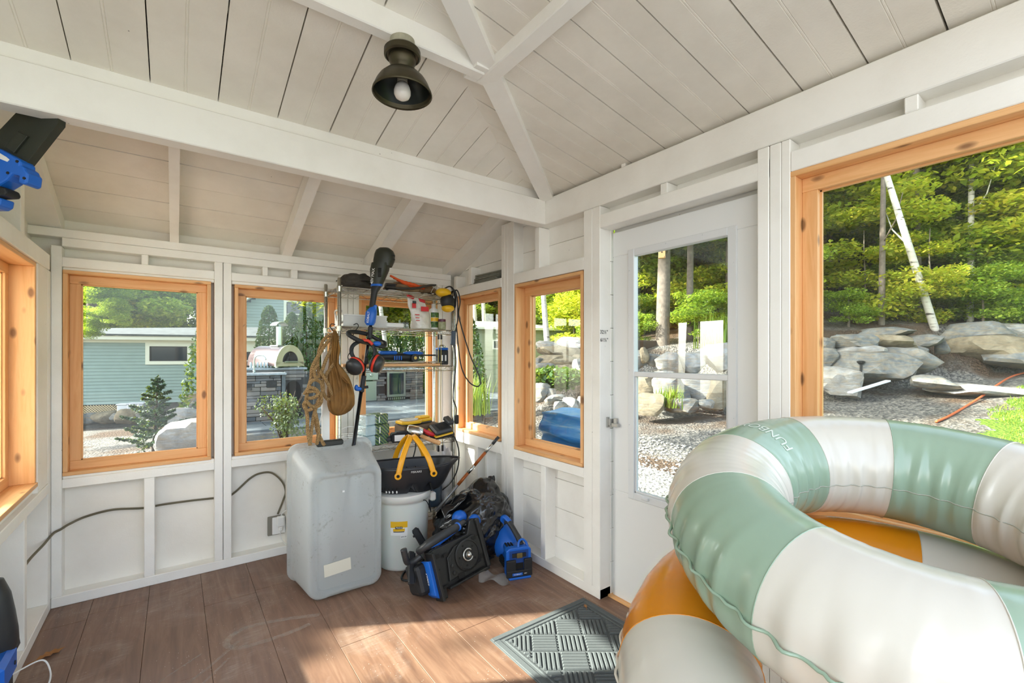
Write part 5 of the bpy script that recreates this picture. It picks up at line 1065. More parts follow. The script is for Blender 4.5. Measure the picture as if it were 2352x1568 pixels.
for z in SH:
    mb = MB(); mb.smooth = True
    P_ = [(RX0, RY0), (RX1, RY0), (RX1, RY1), (RX0, RY1)]
    for a, b in zip(P_, P_[1:]+P_[:1]):
        for dz in (0, -.032): mb.cyl((*a, z+dz), (*b, z+dz), .0028, n=6)
        L = math.dist(a, b); nz = max(4, int(L/.048)); pts = [(a[0]+(b[0]-a[0])*i/nz, a[1]+(b[1]-a[1])*i/nz, z-.032*(i % 2)) for i in range(nz+1)]; mb.tube(pts, .0019, 5)
    sh_ = mb.build('shelf', 'wire', rk)
    mb = MB()
    for i in range(1, 15): y = RY0+(RY1-RY0)*i/15; mb.cyl((RX0, y, z+.003), (RX1, y, z+.003), .0013, n=5)
    for i in range(1, 4): x = RX0+(RX1-RX0)*i/4; mb.cyl((x, RY0, z-.001), (x, RY1, z-.001), .0024, n=5)
    o = mb.build('deck_wires', 'wire', sh_); o['kind'] = 'stuff'
# ---- top shelf: tool belt, gloves, newspaper, ear muffs
M['leather'] = plain('brown_leather', '7d6244', .7, var=.25, bscale=30, bstr=.3); M['duskcloth'] = plain('dark_canvas', '3f3a33', .85, var=.2); M['orangef'] = plain('orange_fabric', 'e2581f', .7)
def cloth_lump(name, c, r, seed, m, par=None, amp=.35, sq=.6):
    bm = bmesh.new(); bmesh.ops.create_icosphere(bm, subdivisions=4, radius=1); s_ = Vector((seed*3.1, seed, 2)); mb = MB(); mb.smooth = True
    vs = []
    for v in bm.verts:
        d = v.co.normalized(); k = 1+amp*mnoise.noise(d*1.7+s_)+amp*.5*mnoise.ridged_multi_fractal(d*2.2+s_, .9, 2, 3, 1, 1.5)-amp*.5; z = d.z*r[2]*k
        vs.append((c[0]+d.x*r[0]*k, c[1]+d.y*r[1]*k, c[2]+(z if z > -r[2]*sq else -r[2]*sq)))
    mb.add(vs, [tuple(x.index for x in f.verts) for f in bm.faces]); bm.free(); return mb.build(name, m, par)
e = empty('tool_belt', (1.05, 3.2, 1.84), label='dark canvas tool belt with pouches on the top shelf behind the trimmer motor', cat='tool belt')
cloth_lump('pouch', (-.03, -.02, .045), (.12, .08, .06), 2, 'duskcloth', e); cloth_lump('pouch', (.07, .0, .04), (.06, .07, .05), 4, 'leather', e); mb = MB(); mb.smooth = True; mb.tube(smoothpath([(-.16, -.02, .02), (-.06, -.08, .05), (.05, -.09, .06), (.12, -.06, .03)], 6), .018, 8, flat=.3); mb.build('strap', 'duskcloth', e)
e = empty('work_gloves', (1.40, 3.19, 1.84), label='brown leather work gloves with orange fingers on the top shelf', cat='gloves')
cloth_lump('palm', (-.03, 0, .035), (.14, .07, .045), 7, 'leather', e, .3); cloth_lump('cuff', (.15, .03, .045), (.09, .06, .04), 9, 'leather', e, .3)
mb = MB(); mb.smooth = True
for k in range(4): mb.tube(smoothpath([(-.16+.03*k, -.05+.012*k, .115-.012*k), (-.09+.03*k, -.06, .085-.006*k), (.0+.02*k, -.05, .055), (.05+.02*k, -.04, .05)], 5), [.008]*6+[.013]*6+[.012]*4, 8)
mb.build('fingers', 'orangef', e); mb = MB(); mb.smooth = True; mb.tube(smoothpath([(-.2, -.06, .03), (-.1, -.09, .025), (.02, -.09, .035), (.14, -.07, .07), (.2, -.04, .08)], 6), .016, 8, flat=.5); mb.build('trim_strip', 'duskcloth', e)
e = empty('cordless_driver', (1.27, 3.17, 1.845), label='small dark power tool beside the gloves on the top shelf', cat='tool'); mb = MB(); mb.smooth = True; mb.tube([(-.05, 0, .03), (.05, 0, .03), (.08, 0, .03)], [.03, .03, .018], 14); mb.build('body', 'greyb', e); MB().box((-.055, -.02, .0), (-.01, .02, .02), .004).build('battery', 'blackr', e); mb = MB(); mb.cyl((.08, 0, .03), (.10, 0, .03), .010, n=10); mb.build('chuck', 'chrome', e)
n = N('newsprint'); v = n.wcoord((1, 1, 1)); n.col(n.mix(n.math('GREATER_THAN', n.noise(v, 11, 2), .56), 'd9d2cd', '2a2826')); n.set(Roughness=.85); M['news'] = n.m
mb = MB(); mb.smooth = True; mb.sheet(lambda u, v: (1.18+.46*u, 3.09+.30*v, 1.842+.006*mnoise.noise((u*4, v*4, 0))), 14, 10); o = mb.build('newspaper', 'news'); solid(o, .003, 1); tag(o, 'printed newspaper sheet spread on the top wire shelf', 'newspaper')
e = empty('ear_muffs', (1.675, 3.06, 1.79), label='yellow and black ear muffs hung at the right end of the top shelf', cat='ear muffs')
mb = MB(); mb.smooth = True; mb.ball((-.05, .0, .065), (.062, .05, .035), 16, 10); mb.build('yellow_cup', 'yel', e); mb = MB(); mb.smooth = True; mb.ball((-.02, -.01, .0), (.058, .045, .06), 16, 10); mb.build('black_cushion', 'blackr', e)
mb = MB(); mb.smooth = True; mb.ball((-.02, -.015, -.052), (.05, .045, .03), 14, 8); mb.build('yellow_rim', 'yel', e); mb = MB(); mb.smooth = True; mb.tube(smoothpath([(-.08, 0, .07), (.0, -.01, .115), (.042, -.015, .06), (.045, -.012, -.03), (.02, -.01, -.075)], 7), .011, 8, flat=.5); mb.build('headband', 'blackr', e)
mb = MB(); mb.smooth = True; mb.tube(smoothpath([(1.54, 3.1, 1.85), (1.57, 3.09, 1.90), (1.62, 3.08, 1.885), (1.65, 3.07, 1.86)], 6), .0016, 5); tag(mb.build('thin_wire', 'wire'), 'thin curled wire beside the yellow ear muffs', 'wire')
# ---- second shelf
ws = 1.58
e = empty('storage_box', (.99, 3.20, ws), label='white open storage box with clear clip end on the second shelf', cat='box'); M['milk'] = plain('milky_plastic', 'e6e4de', .3, Transmission_Weight=.25)
mb = MB(); mb.box((-.09, -.10, 0), (.21, .10, .006)); mb.box((-.09, -.10, .006), (.21, -.094, .075)); mb.box((-.09, .094, .006), (.21, .10, .075)); mb.box((.204, -.094, .006), (.21, .094, .075)); mb.box((-.09, -.094, .006), (-.084, .094, .075)); mb.build('tub', 'milk', e)
mb = MB(); mb.smooth = True; mb.tube(smoothpath([(-.10, -.09, .10), (-.115, -.03, .105), (-.105, .03, .09), (-.095, .0, .03), (-.10, -.08, .03), (-.11, -.10, .08)], 5, True), .007, 7, closed=True); mb.build('clip_handle', 'milk', e); MB().box((-.09, -.108, .07), (.215, .108, .08), .003).build('rim', 'inkw', e)
o = MB().box((1.02, 3.10, ws+.002), (1.33, 3.16, ws+.035), .006).build('tray_lid', 'inkw'); tag(o, 'long flat white tray lid lying along the second shelf front', 'lid')
for k, x in enumerate((1.335, 1.365)):
    mb = MB(); mb.smooth = True; mb.lathe([(.012, 0), (.014, .002), (.013, .04), (.012, .04), (.011, .004)], 14, True, False); o = mb.build('glass_vial', plain('clear_glass', 'dfe8ea', .05, Transmission_Weight=.8) if k == 0 else bpy.data.materials['clear_glass']); o.location = (x, 3.13, ws+.003); tag(o, ['left of two small clear jars on the second shelf', 'right of two small clear jars, next to the bag'][k], 'jar', 'small clear jars')
e = empty('bird_food_bag', (1.49, 3.15, ws+.002), label='crumpled cream and clear bag with red top on the second shelf', cat='bag'); n = N('bag_film'); n.col('dcd9cf'); n.set(Roughness=.2, Specular_IOR_Level=.7); n.bump(n.noise(n.wcoord(), 28, 3), .5, .012); M['bagf'] = n.m
def bagf(u, v):
    a = u*2*PI; t = v; w_ = .078*(1-.25*t**3)+.008*math.sin(3*a+5*t); d_ = .045*(1-t**1.6*.92)+.004; x = -.05*t**1.3
    return (x+w_*math.cos(a)+.007*mnoise.noise((math.cos(a)*2, math.sin(a)*2, t*5)), d_*math.sin(a)+.006*mnoise.noise((math.cos(a)*3, t*6, 1)), .235*t)
mb = MB(); mb.smooth = True; mb.sheet(bagf, 36, 26, closed_u=True); mb.build('bag', 'bagf', e)
mb = MB(); mb.smooth = True; mb.sheet(lambda u, v: (-.125+.145*u, -.012-.008*math.sin(u*9), .228+.022*v-.035*u), 12, 3); solid(mb.build('red_seal', 'redp', e), .006)
for k, (x, z, w_, h_, m) in enumerate(((.0, .145, .06, .034, 'redp'), (-.06, .10, .035, .006, 'redp'), (-.058, .078, .03, .005, 'redp'), (-.055, .058, .03, .005, 'redp'), (-.085, .165, .03, .035, 'redp'), (-.083, .19, .028, .02, 'greyb'))): MB().box((x-w_/2, -.056, z-h_/2), (x+w_/2, -.052, z+h_/2)).build('print_patch', m, e)
e = empty('spray_bottle', (1.605, 3.18, ws+.002), label='white bottle with green and yellow label on the second shelf', cat='bottle'); mb = MB(); mb.smooth = True; mb.lathe([(.036, 0), (.039, .006), (.039, .135), (.032, .155), (.017, .166), (.016, .175)], 22); mb.build('bottle', 'inkw', e)
mb = MB(); mb.lathe([(.017, .172), (.017, .195), (.013, .2)], 16); mb.build('cap', 'milk', e)
for z0, z1, m in ((.015, .06, 'leafp'), (.062, .09, 'yel'), (.092, .13, 'leafp')):
    if m not in M:
        n = N('label_print'); n.col(n.ramp(n.noise(n.wcoord(), 60, 3), [(.4, '23401f'), (.6, '4f7a33'), (.75, 'c9552f')])); M[m] = n.m
    mb = MB(); mb.smooth = True; mb.sheet(lambda u, v: (.0396*math.cos(-2.6+2.3*u), .0396*math.sin(-2.6+2.3*u), z0+(z1-z0)*v), 12, 2); mb.build('label', m, e)
e = empty('food_jar', (1.645, 3.12, ws+.002), label='small squat jar with purple lid in front of the white bottle', cat='jar'); mb = MB(); mb.smooth = True; mb.lathe([(.028, 0), (.030, .004), (.030, .055), (.027, .06)], 20); mb.build('jar', plain('jar_label', '9fa27f', .5, var=.3, vscale=60), e); mb = MB(); mb.lathe([(.029, .058), (.029, .076), (.026, .078)], 20); mb.build('lid', plain('purple_lid', '5b2740', .4), e)
# ---- third shelf
ts = 1.305
o = MB().box((.90, 3.10, ts), (1.62, 3.38, ts+.018), .002).build('plywood_board', 'cedarx'); tag(o, 'plywood board lying on the third shelf', 'board')
mb = MB(); mb.smooth = True; mb.sheet(lambda u, v: (1.18+.46*u, 3.085+.22*v, ts+.022+.022*abs(mnoise.noise((u*5, v*3, 2)))*(1-.3*v)), 22, 12); o = mb.build('paper_sheet', plain('kraft_paper', 'c9bda6', .8)); solid(o, .002, 1); tag(o, 'crumpled brown paper spread on the third shelf', 'paper')
e = empty('trimmer_attachment', (1.36, 3.17, ts+.05), label='blue and black trimmer motor head lying on the third shelf', cat='tool')
mb = MB(); mb.smooth = True; mb.tube([(-.20, 0, .02), (-.12, 0, .02), (0, 0, .015), (.08, 0, .015)], [.018, .026, .03, .03], 14); mb.build('housing', 'blackr', e); MB().box((-.19, -.03, .035), (-.06, .03, .06), .01).build('blue_cover', 'bluep', e); mb = MB(); mb.smooth = True; mb.ball((.07, -.005, .045), (.085, .035, .016), 14, 8); mb.build('blue_cap', 'bluep', e)
for k in range(4): MB().box((-.09+k*.017, -.035, -.005), (-.082+k*.017, -.028, .025), .002).build('vent_slat', 'bluep', e)
mb = MB(); mb.cyl((.07, -.04, .01), (.07, .03, .01), .03, n=16); mb.build('drive_hub', 'blackr', e); mb = MB(); mb.cyl((.07, -.044, .01), (.07, -.038, .01), .012, n=12); mb.build('hub_bolt', plain('brass', 'b89b58', .4, .8), e); mb = MB(); mb.cyl((.09, 0, .03), (.30, .03, .03), .006, n=8); mb.build('shaft', 'blackr', e); mb = MB(); mb.cyl((-.04, 0, .055), (-.04, 0, .085), .005, n=8); mb.build('lever', 'chrome', e)
e = empty('battery', (1.655, 3.14, ts+.006), label='black tool battery with blue top standing at the right of the third shelf', cat='battery'); MB().box((-.042, -.03, 0), (.042, .03, .115), .006).build('case', 'blackr', e); MB().box((-.044, -.032, .112), (.044, .032, .132), .008).build('blue_top', 'bluep', e); mb = MB(); mb.smooth = True; mb.ball((0, 0, .135), (.03, .022, .022), 12, 8); mb.build('terminal', 'chrome', e)
for x in (-.02, .01): MB().box((x, -.0315, .03), (x+.012, -.03, .075)).build('rating_label', 'inkw', e)
# ---- fourth shelf
fs = .76
n = N('wrapped_pack'); v = n.coord(); n.col(n.ramp(n.wave(n.coord((1, 1, 1), rot=(.4, .7, .5)), 9, 3, 2), [(.2, '31543a'), (.5, '6f8f52'), (.62, '8fb04d'), (.8, '2c4a4a')])); n.set(Roughness=.12, Specular_IOR_Level=.8, Coat_Weight=.6); n.bump(n.noise(v, 24, 4), .45, .01); M['pack'] = n.m
n = N('shrink_wrap'); n.col('a9c0c4'); n.set(Roughness=.12, Specular_IOR_Level=.9, Coat_Weight=.5); n.bump(n.noise(n.coord(), 18, 4, .6, 1), .7, .015); M['wrap'] = n.m
for k in range(3):
    e = empty('shrink_wrapped_pack', (1.105+.006*(k % 2), 3.135+.004*k, fs+.071*k), .28+.05*(k == 2)-.03*(k == 1), label=['bottom of three green shrink-wrapped packs stacked on the lower shelf', 'middle of three green shrink-wrapped packs on the lower shelf', 'topmost green shrink-wrapped pack of the stack on the lower shelf'][k], cat='pack', group='green shrink-wrapped packs')
    MB().box((-.005, -.055, 0), (.105, .055, .069), .005).build('carton', 'pack', e); MB().box((-.085, -.056, .0005), (-.004, .056, .07), .008).build('wrap_end', 'wrap', e); MB().box((.02, -.0575, .012), (.027, -.055, .055)).build('white_print', 'inkw', e)
e = empty('battery_pack', (1.30, 3.11, fs+.004), label='black battery pack with a white rating label on the lower shelf', cat='battery'); m_ = MB(); m_.mat = Rz(-.25); m_.box((-.065, -.045, 0), (.06, .045, .065), .012); m_.build('case', 'blackr', e); m_ = MB(); m_.mat = Rz(-.25); m_.box((-.042, -.0475, .012), (.03, -.044, .055)); m_.build('rating_label', 'inkw', e); m_ = MB(); m_.mat = Rz(-.25); m_.box((-.10, -.03, .008), (-.06, .03, .045), .008); m_.build('slide_rail', 'greyb', e); m_ = MB(); m_.mat = Rz(-.25); m_.box((-.03, -.035, .063), (.05, .035, .074), .005); m_.build('latch', 'greyb', e)
e = empty('rubber_mallet', (1.44, 3.07, fs+.05), label='grey-headed mallet with wooden handle sticking off the lower shelf', cat='mallet')
mb = MB(); mb.smooth = True; mb.tube([(-.085, .04, .03), (-.075, .036, .03), (-.02, .012, .012), (.012, -.002, .002), (.018, -.004, .0)], [.03, .042, .046, .042, .032], 20); mb.build('head', 'chrome', e); mb = MB(); mb.smooth = True; mb.tube([(-.02, -.01, .0), (.03, -.07, -.03), (.085, -.135, -.055), (.09, -.141, -.057)], [.013, .015, .017, .013], 12); mb.build('handle', 'cedary', e)
e = empty('caulk_trigger', (1.535, 3.05, fs+.045), label='red handled grip tool in front of the chargers', cat='tool'); mb = MB(); mb.smooth = True; mb.tube(smoothpath([(-.075, .01, .035), (-.055, 0, .02), (-.02, -.01, .0), (.03, -.015, -.008), (.075, -.02, -.01)], 5), [.012]*5+[.017]*5+[.016]*5+[.014]*5+[.010], 12); mb.build('handle', 'redp', e); mb = MB(); mb.cyl((-.07, .01, .03), (-.10, .02, .05), .008, n=8); mb.build('shank', 'chrome', e)
e = empty('battery_charger', (1.47, 3.23, fs+.115), .35, label='flat yellow and white charger cradle resting on top of the lower shelf pile', cat='charger')
mb = MB(); mb.prism([(-.16, -.03), (-.13, -.075), (-.02, -.085), (.03, -.05), (.15, -.045), (.17, .0), (.15, .055), (.02, .06), (-.03, .085), (-.13, .07)], 0, .022); bev(mb.build('cradle', 'yel', e, fix=True), .006); mb = MB(); mb.prism([(-.13, -.02), (-.11, -.05), (-.03, -.06), (.01, -.03), (.0, .03), (-.11, .045)], .022, .034); bev(mb.build('inset', 'milk', e, fix=True), .004); MB().box((.03, -.03, .022), (.14, .035, .04), .006).build('cradle_block', 'yel', e); MB().box((-.13, -.05, -.012), (.14, .05, .0), .004).build('underside', 'greyb', e)
o = MB().box((1.36, 3.16, fs+.004), (1.66, 3.36, fs+.10), .01).build('carton', plain('brown_carton', '6d5a45', .8)); tag(o, 'low carton under the yellow charger on the lower shelf', 'carton')
e = empty('battery_charger', (1.60, 3.05, fs+.075), .1, label='black and yellow fast charger with ribbed vents on the lower shelf', cat='charger'); m_ = MB(); m_.mat = Matrix.Rotation(.45, 4, 'X') @ Matrix.Rotation(-.15, 4, 'Y'); m_.box((-.075, -.06, -.015), (.075, .06, .022), .012); m_.build('body', 'greyb', e)
m_ = MB(); m_.mat = Matrix.Rotation(.45, 4, 'X') @ Matrix.Rotation(-.15, 4, 'Y'); m_.box((-.077, -.062, -.028), (.077, .062, -.014), .006); m_.build('yellow_base', 'yel', e)
for k in range(8): m_ = MB(); m_.mat = Matrix.Rotation(.45, 4, 'X') @ Matrix.Rotation(-.15, 4, 'Y'); m_.box((-.035+k*.010, -.035, .021), (-.030+k*.010, .035, .025)); m_.build('vent_slat', 'blackr', e)
m_ = MB(); m_.mat = Matrix.Rotation(.45, 4, 'X') @ Matrix.Rotation(-.15, 4, 'Y'); m_.box((.05, -.02, .02), (.10, .07, .055), .008); m_.build('docked_battery', 'greyb', e)
e = empty('battery_charger', (1.63, 3.09, fs+.004), .05, label='green-topped black charger under the black and yellow one', cat='charger'); MB().box((-.085, -.05, 0), (.085, .05, .035), .008).build('body', 'blackr', e); MB().box((-.075, -.052, .018), (.06, .02, .038), .006).build('green_top', plain('lime_plastic', '7d9a2c', .4), e)
mb = MB(); mb.smooth = True; mb.tube(smoothpath([(1.66, 3.05, .79), (1.70, 3.03, .77), (1.735, 3.02, .66), (1.73, 3.03, .52), (1.69, 3.06, .42), (1.64, 3.1, .36)], 8), .005, 8); tag(mb.build('charger_cable', 'blackp'), 'black charger cable drooping from the right end of the lower shelf', 'cable')
mb = MB(); mb.smooth = True; mb.tube(smoothpath([(1.40, 3.06, .80), (1.395, 3.05, .72), (1.38, 3.05, .66), (1.37, 3.07, .60)], 8), .005, 8); tag(mb.build('charger_cable', 'blackp'), 'short black cable hanging behind the yellow basket handles', 'cable')
# ---- cords on the right posts
def cord(name, pts, r, m, label, k=8): mb = MB(); mb.smooth = True; mb.tube(smoothpath(pts, k), r, 7); return tag(mb.build(name, m), label, 'cord')
PY = 3.045
cord('black_lead', [(1.70, 3.1, 1.86), (1.715, PY, 1.875), (1.738, PY, 1.80), (1.74, PY, 1.66), (1.722, PY, 1.57), (1.715, PY, 1.45), (1.725, PY, 1.33), (1.712, PY, 1.2), (1.70, PY, 1.06), (1.728, PY, .98), (1.72, PY, .88)], .0045, 'blackp', 'black cord twisting down the right rack post to a dark plug')
cord('black_lead', [(1.705, 3.1, 1.85), (1.73, 3.04, 1.88), (1.752, 3.03, 1.80), (1.74, 3.03, 1.70), (1.765, 3.03, 1.60), (1.80, 3.02, 1.48), (1.835, 3.0, 1.36), (1.875, 2.97, 1.25), (1.89, 2.955, 1.18), (1.87, 2.965, 1.145), (1.82, 2.99, 1.17), (1.775, 3.01, 1.24), (1.755, 3.03, 1.33), (1.74, 3.035, 1.45), (1.725, 3.04, 1.62)], .005, 'blackp', 'long black cord looping from the rack post across the corner window')
o = MB(); o.mat = T(1.695, 3.035, 1.515) @ Matrix.Rotation(.10, 4, 'Y'); o.box((-.017, -.012, -.055), (.017, .012, .055), .006); tag(o.build('inline_switch', plain('slate_blue_plastic', '3c4a5c', .4)), 'slate blue inline power brick hanging on the right rack post', 'power brick')
o = MB().box((1.717, 3.03, .86), (1.745, 3.055, .93), .006).build('plug', 'blackp'); tag(o, 'dark plug end hanging low on the right rack post', 'plug')
for k, x in enumerate((1.605, 1.628)):
    e = empty('alligator_clip_lead', (x, 3.10, 1.575), label=['left of two thin yellow leads hung from the second shelf', 'right of two thin yellow leads hung from the second shelf'][k], cat='lead'); mb = MB(); mb.smooth = True; mb.tube(smoothpath([(0, 0, -.06), (.004, .01, -.3), (-.004, 0, -.6), (.012*k, 0, -.88)], 6), .0028, 6); mb.build('lead', plain('yellow_lead', 'b8a75a', .5) if k == 0 else bpy.data.materials['yellow_lead'], e); MB().box((-.006, -.006, -.07), (.006, .006, -.035), .002).build('clip', 'blackp', e); MB().box((.012*k-.007, -.006, -.92), (.012*k+.007, .006, -.875), .002).build('clip_end', 'blackp', e); mb = MB(); mb.cyl((0, 0, -.036), (0, 0, -.002), .002, n=6); mb.build('hook', 'wire', e)
# ---- bottom shelf bits seen over the basket
bs = .226
e = empty('jug', (1.60, 3.20, bs), label='blue-grey plastic container with a clear bottle lying on top under the lower shelf', cat='container'); mb = MB(); mb.smooth = True; mb.lathe([(.06, 0), (.075, .01), (.078, .30), (.07, .33), (.04, .345)], 20); mb.build('body', plain('blue_grey_plastic', '55687a', .35), e); mb = MB(); mb.smooth = True; mb.ball((-.02, -.02, .385), (.075, .05, .045), 16, 10); mb.build('clear_bottle', 'milk', e)
o = cloth_lump('white_cloth', (1.72, 3.22, .44), (.07, .10, .22), 12, plain('white_terry', 'dedbd6', .9), None, .3, 1.0); tag(o, 'crumpled white cloth stuffed beside the rack post', 'cloth')
e = empty('milk_jug', (1.42, 3.24, bs), label='cloudy white jug behind the yellow basket handles', cat='jug'); mb = MB(); mb.smooth = True; mb.lathe([(.06, 0), (.075, .01), (.075, .20), (.05, .27), (.022, .31), (.02, .34)], 20); mb.build('body', 'milk', e); mb = MB(); mb.smooth = True; mb.tube(smoothpath([(.03, -.02, .29), (.085, -.05, .27), (.085, -.05, .17), (.065, -.03, .14)], 5), .012, 8); mb.build('handle', 'milk', e)
e = empty('sieve_bin', (1.14, 3.24, bs), label='pale blue slotted plastic bin behind the black basket', cat='bin'); MB().box((-.13, -.09, 0), (.13, .09, .30), .01).build('bin', plain('pale_blue_plastic', 'b9c6cf', .3), e)
for k in range(11): MB().box((-.12+k*.023, -.094, .2), (-.108+k*.023, -.089, .29)).build('slot_bar', 'milk', e)
# wire basket at the left end of the lower shelf
e = empty('wire_basket', (.955, 3.14, fs), label='round white wire basket at the left end of the lower shelf', cat='basket'); mb = MB(); mb.smooth = True
for z, r in ((.0, .065), (.03, .075), (.06, .082), (.075, .084)): mb.tube([(r*math.cos(t*PI/16), r*math.sin(t*PI/16), z+.004) for t in range(32)], .0022, 5, closed=True)
for k in range(14): a = k*2*PI/14; mb.tube([(.065*math.cos(a), .065*math.sin(a), .004), (.084*math.cos(a), .084*math.sin(a), .08)], .0015, 5)
mb.build('wires', 'inkw', e); mb = MB(); mb.smooth = True; mb.tube(smoothpath([(-.084, 0, .08), (-.06, 0, .12), (0, 0, .14), (.06, 0, .12), (.084, 0, .08)], 5), .0025, 6); mb.build('handle', 'inkw', e)
# ---------------------------------------------------------------- string trimmer leaning on the rack
tr = empty('string_trimmer', (.80, 3.0, 0), label='blue and black cordless pole trimmer leaning upside down against the rack', cat='trimmer')
A = Vector((.80-.80, 0, 0)); O = Vector(tr.location)
pt = lambda p: tuple(Vector(p)-O)
p0, p1 = Vector((0.897, 2.98, 0.531)), Vector((1.051, 2.99, 1.574)); dd = (p1-p0).normalized()
mb = MB(); mb.smooth = True; mb.tube([pt(p0-dd*(p0.z-.02)/dd.z), pt(Vector((0.989, 2.985, 1.2)))], .0125, 14); mb.build('lower_pole', plain('black_tube', '232426', .22, .6), tr)
mb = MB(); mb.smooth = True; mb.tube([pt(Vector((0.989, 2.985, 1.194))), pt(Vector((1.048, 2.99, 1.589)))], .0105, 14); mb.build('upper_pole', bpy.data.materials['black_tube'], tr)
for a, b, r in (((1, 2.985, 1.251), (0.983, 2.985, 1.143), .017), ((1.046, 2.99, 1.574), (1.04, 2.99, 1.493), .016), ((1.018, 2.985, 1.366), (1.012, 2.985, 1.325), .0145)):
    mb = MB(); mb.tube([pt(a), pt(b)], r, 14); bev(mb.build('coupler', 'blackr', tr), .003)
mb = MB(); mb.cyl(pt((0.987, 2.98, 1.172)), pt((1.024, 2.97, 1.176)), .009); mb.build('lock_pin', 'blackr', tr)
kb = MB(); kb.smooth = True; a = Vector(pt((0.96, 2.975, 1.165))); kb.ball(tuple(a), (.024, .014, .014), 12, 8); kb.ball(tuple(a+Vector((-.012, 0, .008))), (.014, .012, .02), 10, 8); kb.build('wing_knob', 'bluep', tr)
# blue trigger housing: faceted shell
def loft(secs, par, nm, m, n_=16, sq=.7):
    """secs: (centre, half width across, half depth) ; rounded box sections across the view"""
    mb = MB(); vs = []; fs = []
    for c, w_, d_ in secs:
        for k in range(n_):
            t = 2*PI*k/n_; cx_ = math.copysign(abs(math.cos(t))**sq, math.cos(t)); sy_ = math.copysign(abs(math.sin(t))**sq, math.sin(t))
            v = Vector(c)+Vector((.8033, -.5955, 0))*w_*cx_+Vector((.5955, .8033, 0))*d_*sy_; vs.append(pt(v))
    for j in range(len(secs)-1):
        for k in range(n_): fs.append((j*n_+k, j*n_+(k+1) % n_, (j+1)*n_+(k+1) % n_, (j+1)*n_+k))
    fs += [tuple(range(n_))[::-1], tuple(range((len(secs)-1)*n_, len(secs)*n_))]
    mb.add(vs, fs); return sharp(mb.build(nm, m, par, fix=True), .8)
loft([((1.043, 2.99, 1.582), .022, .02), ((1.043, 2.99, 1.603), .034, .03), ((1.051, 2.99, 1.667), .036, .032), ((1.06, 2.99, 1.691), .026, .028), ((1.066, 2.99, 1.708), .018, .022)], tr, 'trigger_housing', 'bluep')
loft([((1.07, 2.975, 1.684), .011, .012), ((1.073, 2.975, 1.716), .012, .012), ((1.076, 2.975, 1.719), .006, .008)], tr, 'trigger', 'bluep')
loft([((1.054, 2.99, 1.684), .019, .019), ((1.063, 2.99, 1.749), .019, .019), ((1.072, 2.99, 1.802), .020, .02), ((1.084, 2.99, 1.838), .031, .026), ((1.093, 2.99, 1.853), .033, .028)], tr, 'grip', 'blackr')
loft([((1.085, 2.99, 1.845), .036, .030), ((1.09, 2.99, 1.859), .037, .030)], tr, 'blue_band', 'bluep')
loft([((1.09, 2.99, 1.859), .036, .032), ((1.096, 2.99, 1.897), .046, .045), ((1.108, 2.99, 1.957), .060, .055), ((1.117, 2.99, 2.002), .058, .055)], tr, 'motor_housing', 'olive')
loft([((1.129, 2.99, 1.983), .060, .05), ((1.138, 2.99, 2.02), .068, .056), ((1.144, 2.99, 2.065), .066, .058), ((1.144, 2.99, 2.091), .055, .055), ((1.144, 2.99, 2.106), .035, .04)], tr, 'battery', 'olive')
for v in (588, 597): loft([(Vector((1.153, 2.965, 2.052))-Vector((0, 0, (v-588)*.0028)), .050, .030), (Vector((1.153, 2.965, 2.057))-Vector((0, 0, (v-588)*.0028)), .050, .030)], tr, 'battery_ridge', 'blackr')
for k in range(7):
    c = Vector((1.086, 2.93, 1.957))+Vector((0, 0, -.009*k)); mb = MB(); mb.mat = frame(pt(c), (.8033, -.5955, 0)); mb.box((-.011, -.004, -.002), (.011, .004, .002)); mb.build('vent_slat', 'dark', tr)
lettering('40V MAX', .026, facing(pt(Vector((1.037, 2.925, 1.9))), (.12, 0, 1), (-.8033, .5955, 0)), 'inkw', tr); lettering('KOBALT', .020, facing(pt(Vector((1.015, 2.945, 1.633))), (.1, 0, 1), (-.8033, .5955, 0)), 'inkw', tr)
# loop handle on the pole
hp = smoothpath([(1.033, 2.97, 1.463), (0.95, 2.9, 1.474), (0.89, 2.9, 1.503), (0.888, 2.95, 1.527), (0.952, 3.02, 1.538), (1.042, 3.03, 1.523), (1.119, 3.02, 1.484), (1.136, 2.97, 1.465), (1.109, 2.93, 1.443), (1.056, 2.93, 1.451), (1.032, 2.96, 1.457)], 6)
mb = MB(); mb.smooth = True; mb.tube([pt(q) for q in hp], .014, 10); mb.build('loop_handle', 'blackr', tr); mb = MB(); mb.smooth = True; mb.ball(pt((1.064, 2.92, 1.46)), (.03, .018, .017), 12, 8); mb.build('handle_clamp', 'bluep', tr)
# red ear muffs hanging from the loop
em = empty('ear_muffs', (0.977, 2.9, 1.372), label='red and black ear muffs hanging round the trimmer pole', cat='ear muffs'); O2 = Vector(em.location); p2 = lambda p: tuple(Vector(p)-O2)
mb = MB(); mb.smooth = True; mb.tube([p2(q) for q in smoothpath([(0.928, 2.9, 1.339), (0.895, 2.9, 1.394), (0.903, 2.91, 1.441), (0.951, 2.92, 1.472), (1.004, 2.92, 1.476), (1.038, 2.91, 1.439), (1.04, 2.9, 1.386), (1.011, 2.9, 1.321)], 6)], .007, 8, flat=1.8); mb.build('headband', 'blackr', em)
mb = MB(); mb.smooth = True; mb.tube([p2(q) for q in smoothpath([(0.951, 2.905, 1.477), (0.999, 2.905, 1.478), (1.028, 2.9, 1.453)], 6)], .006, 8, flat=1.6); mb.build('red_pad', plain('muff_red', 'd93a24', .45), em)
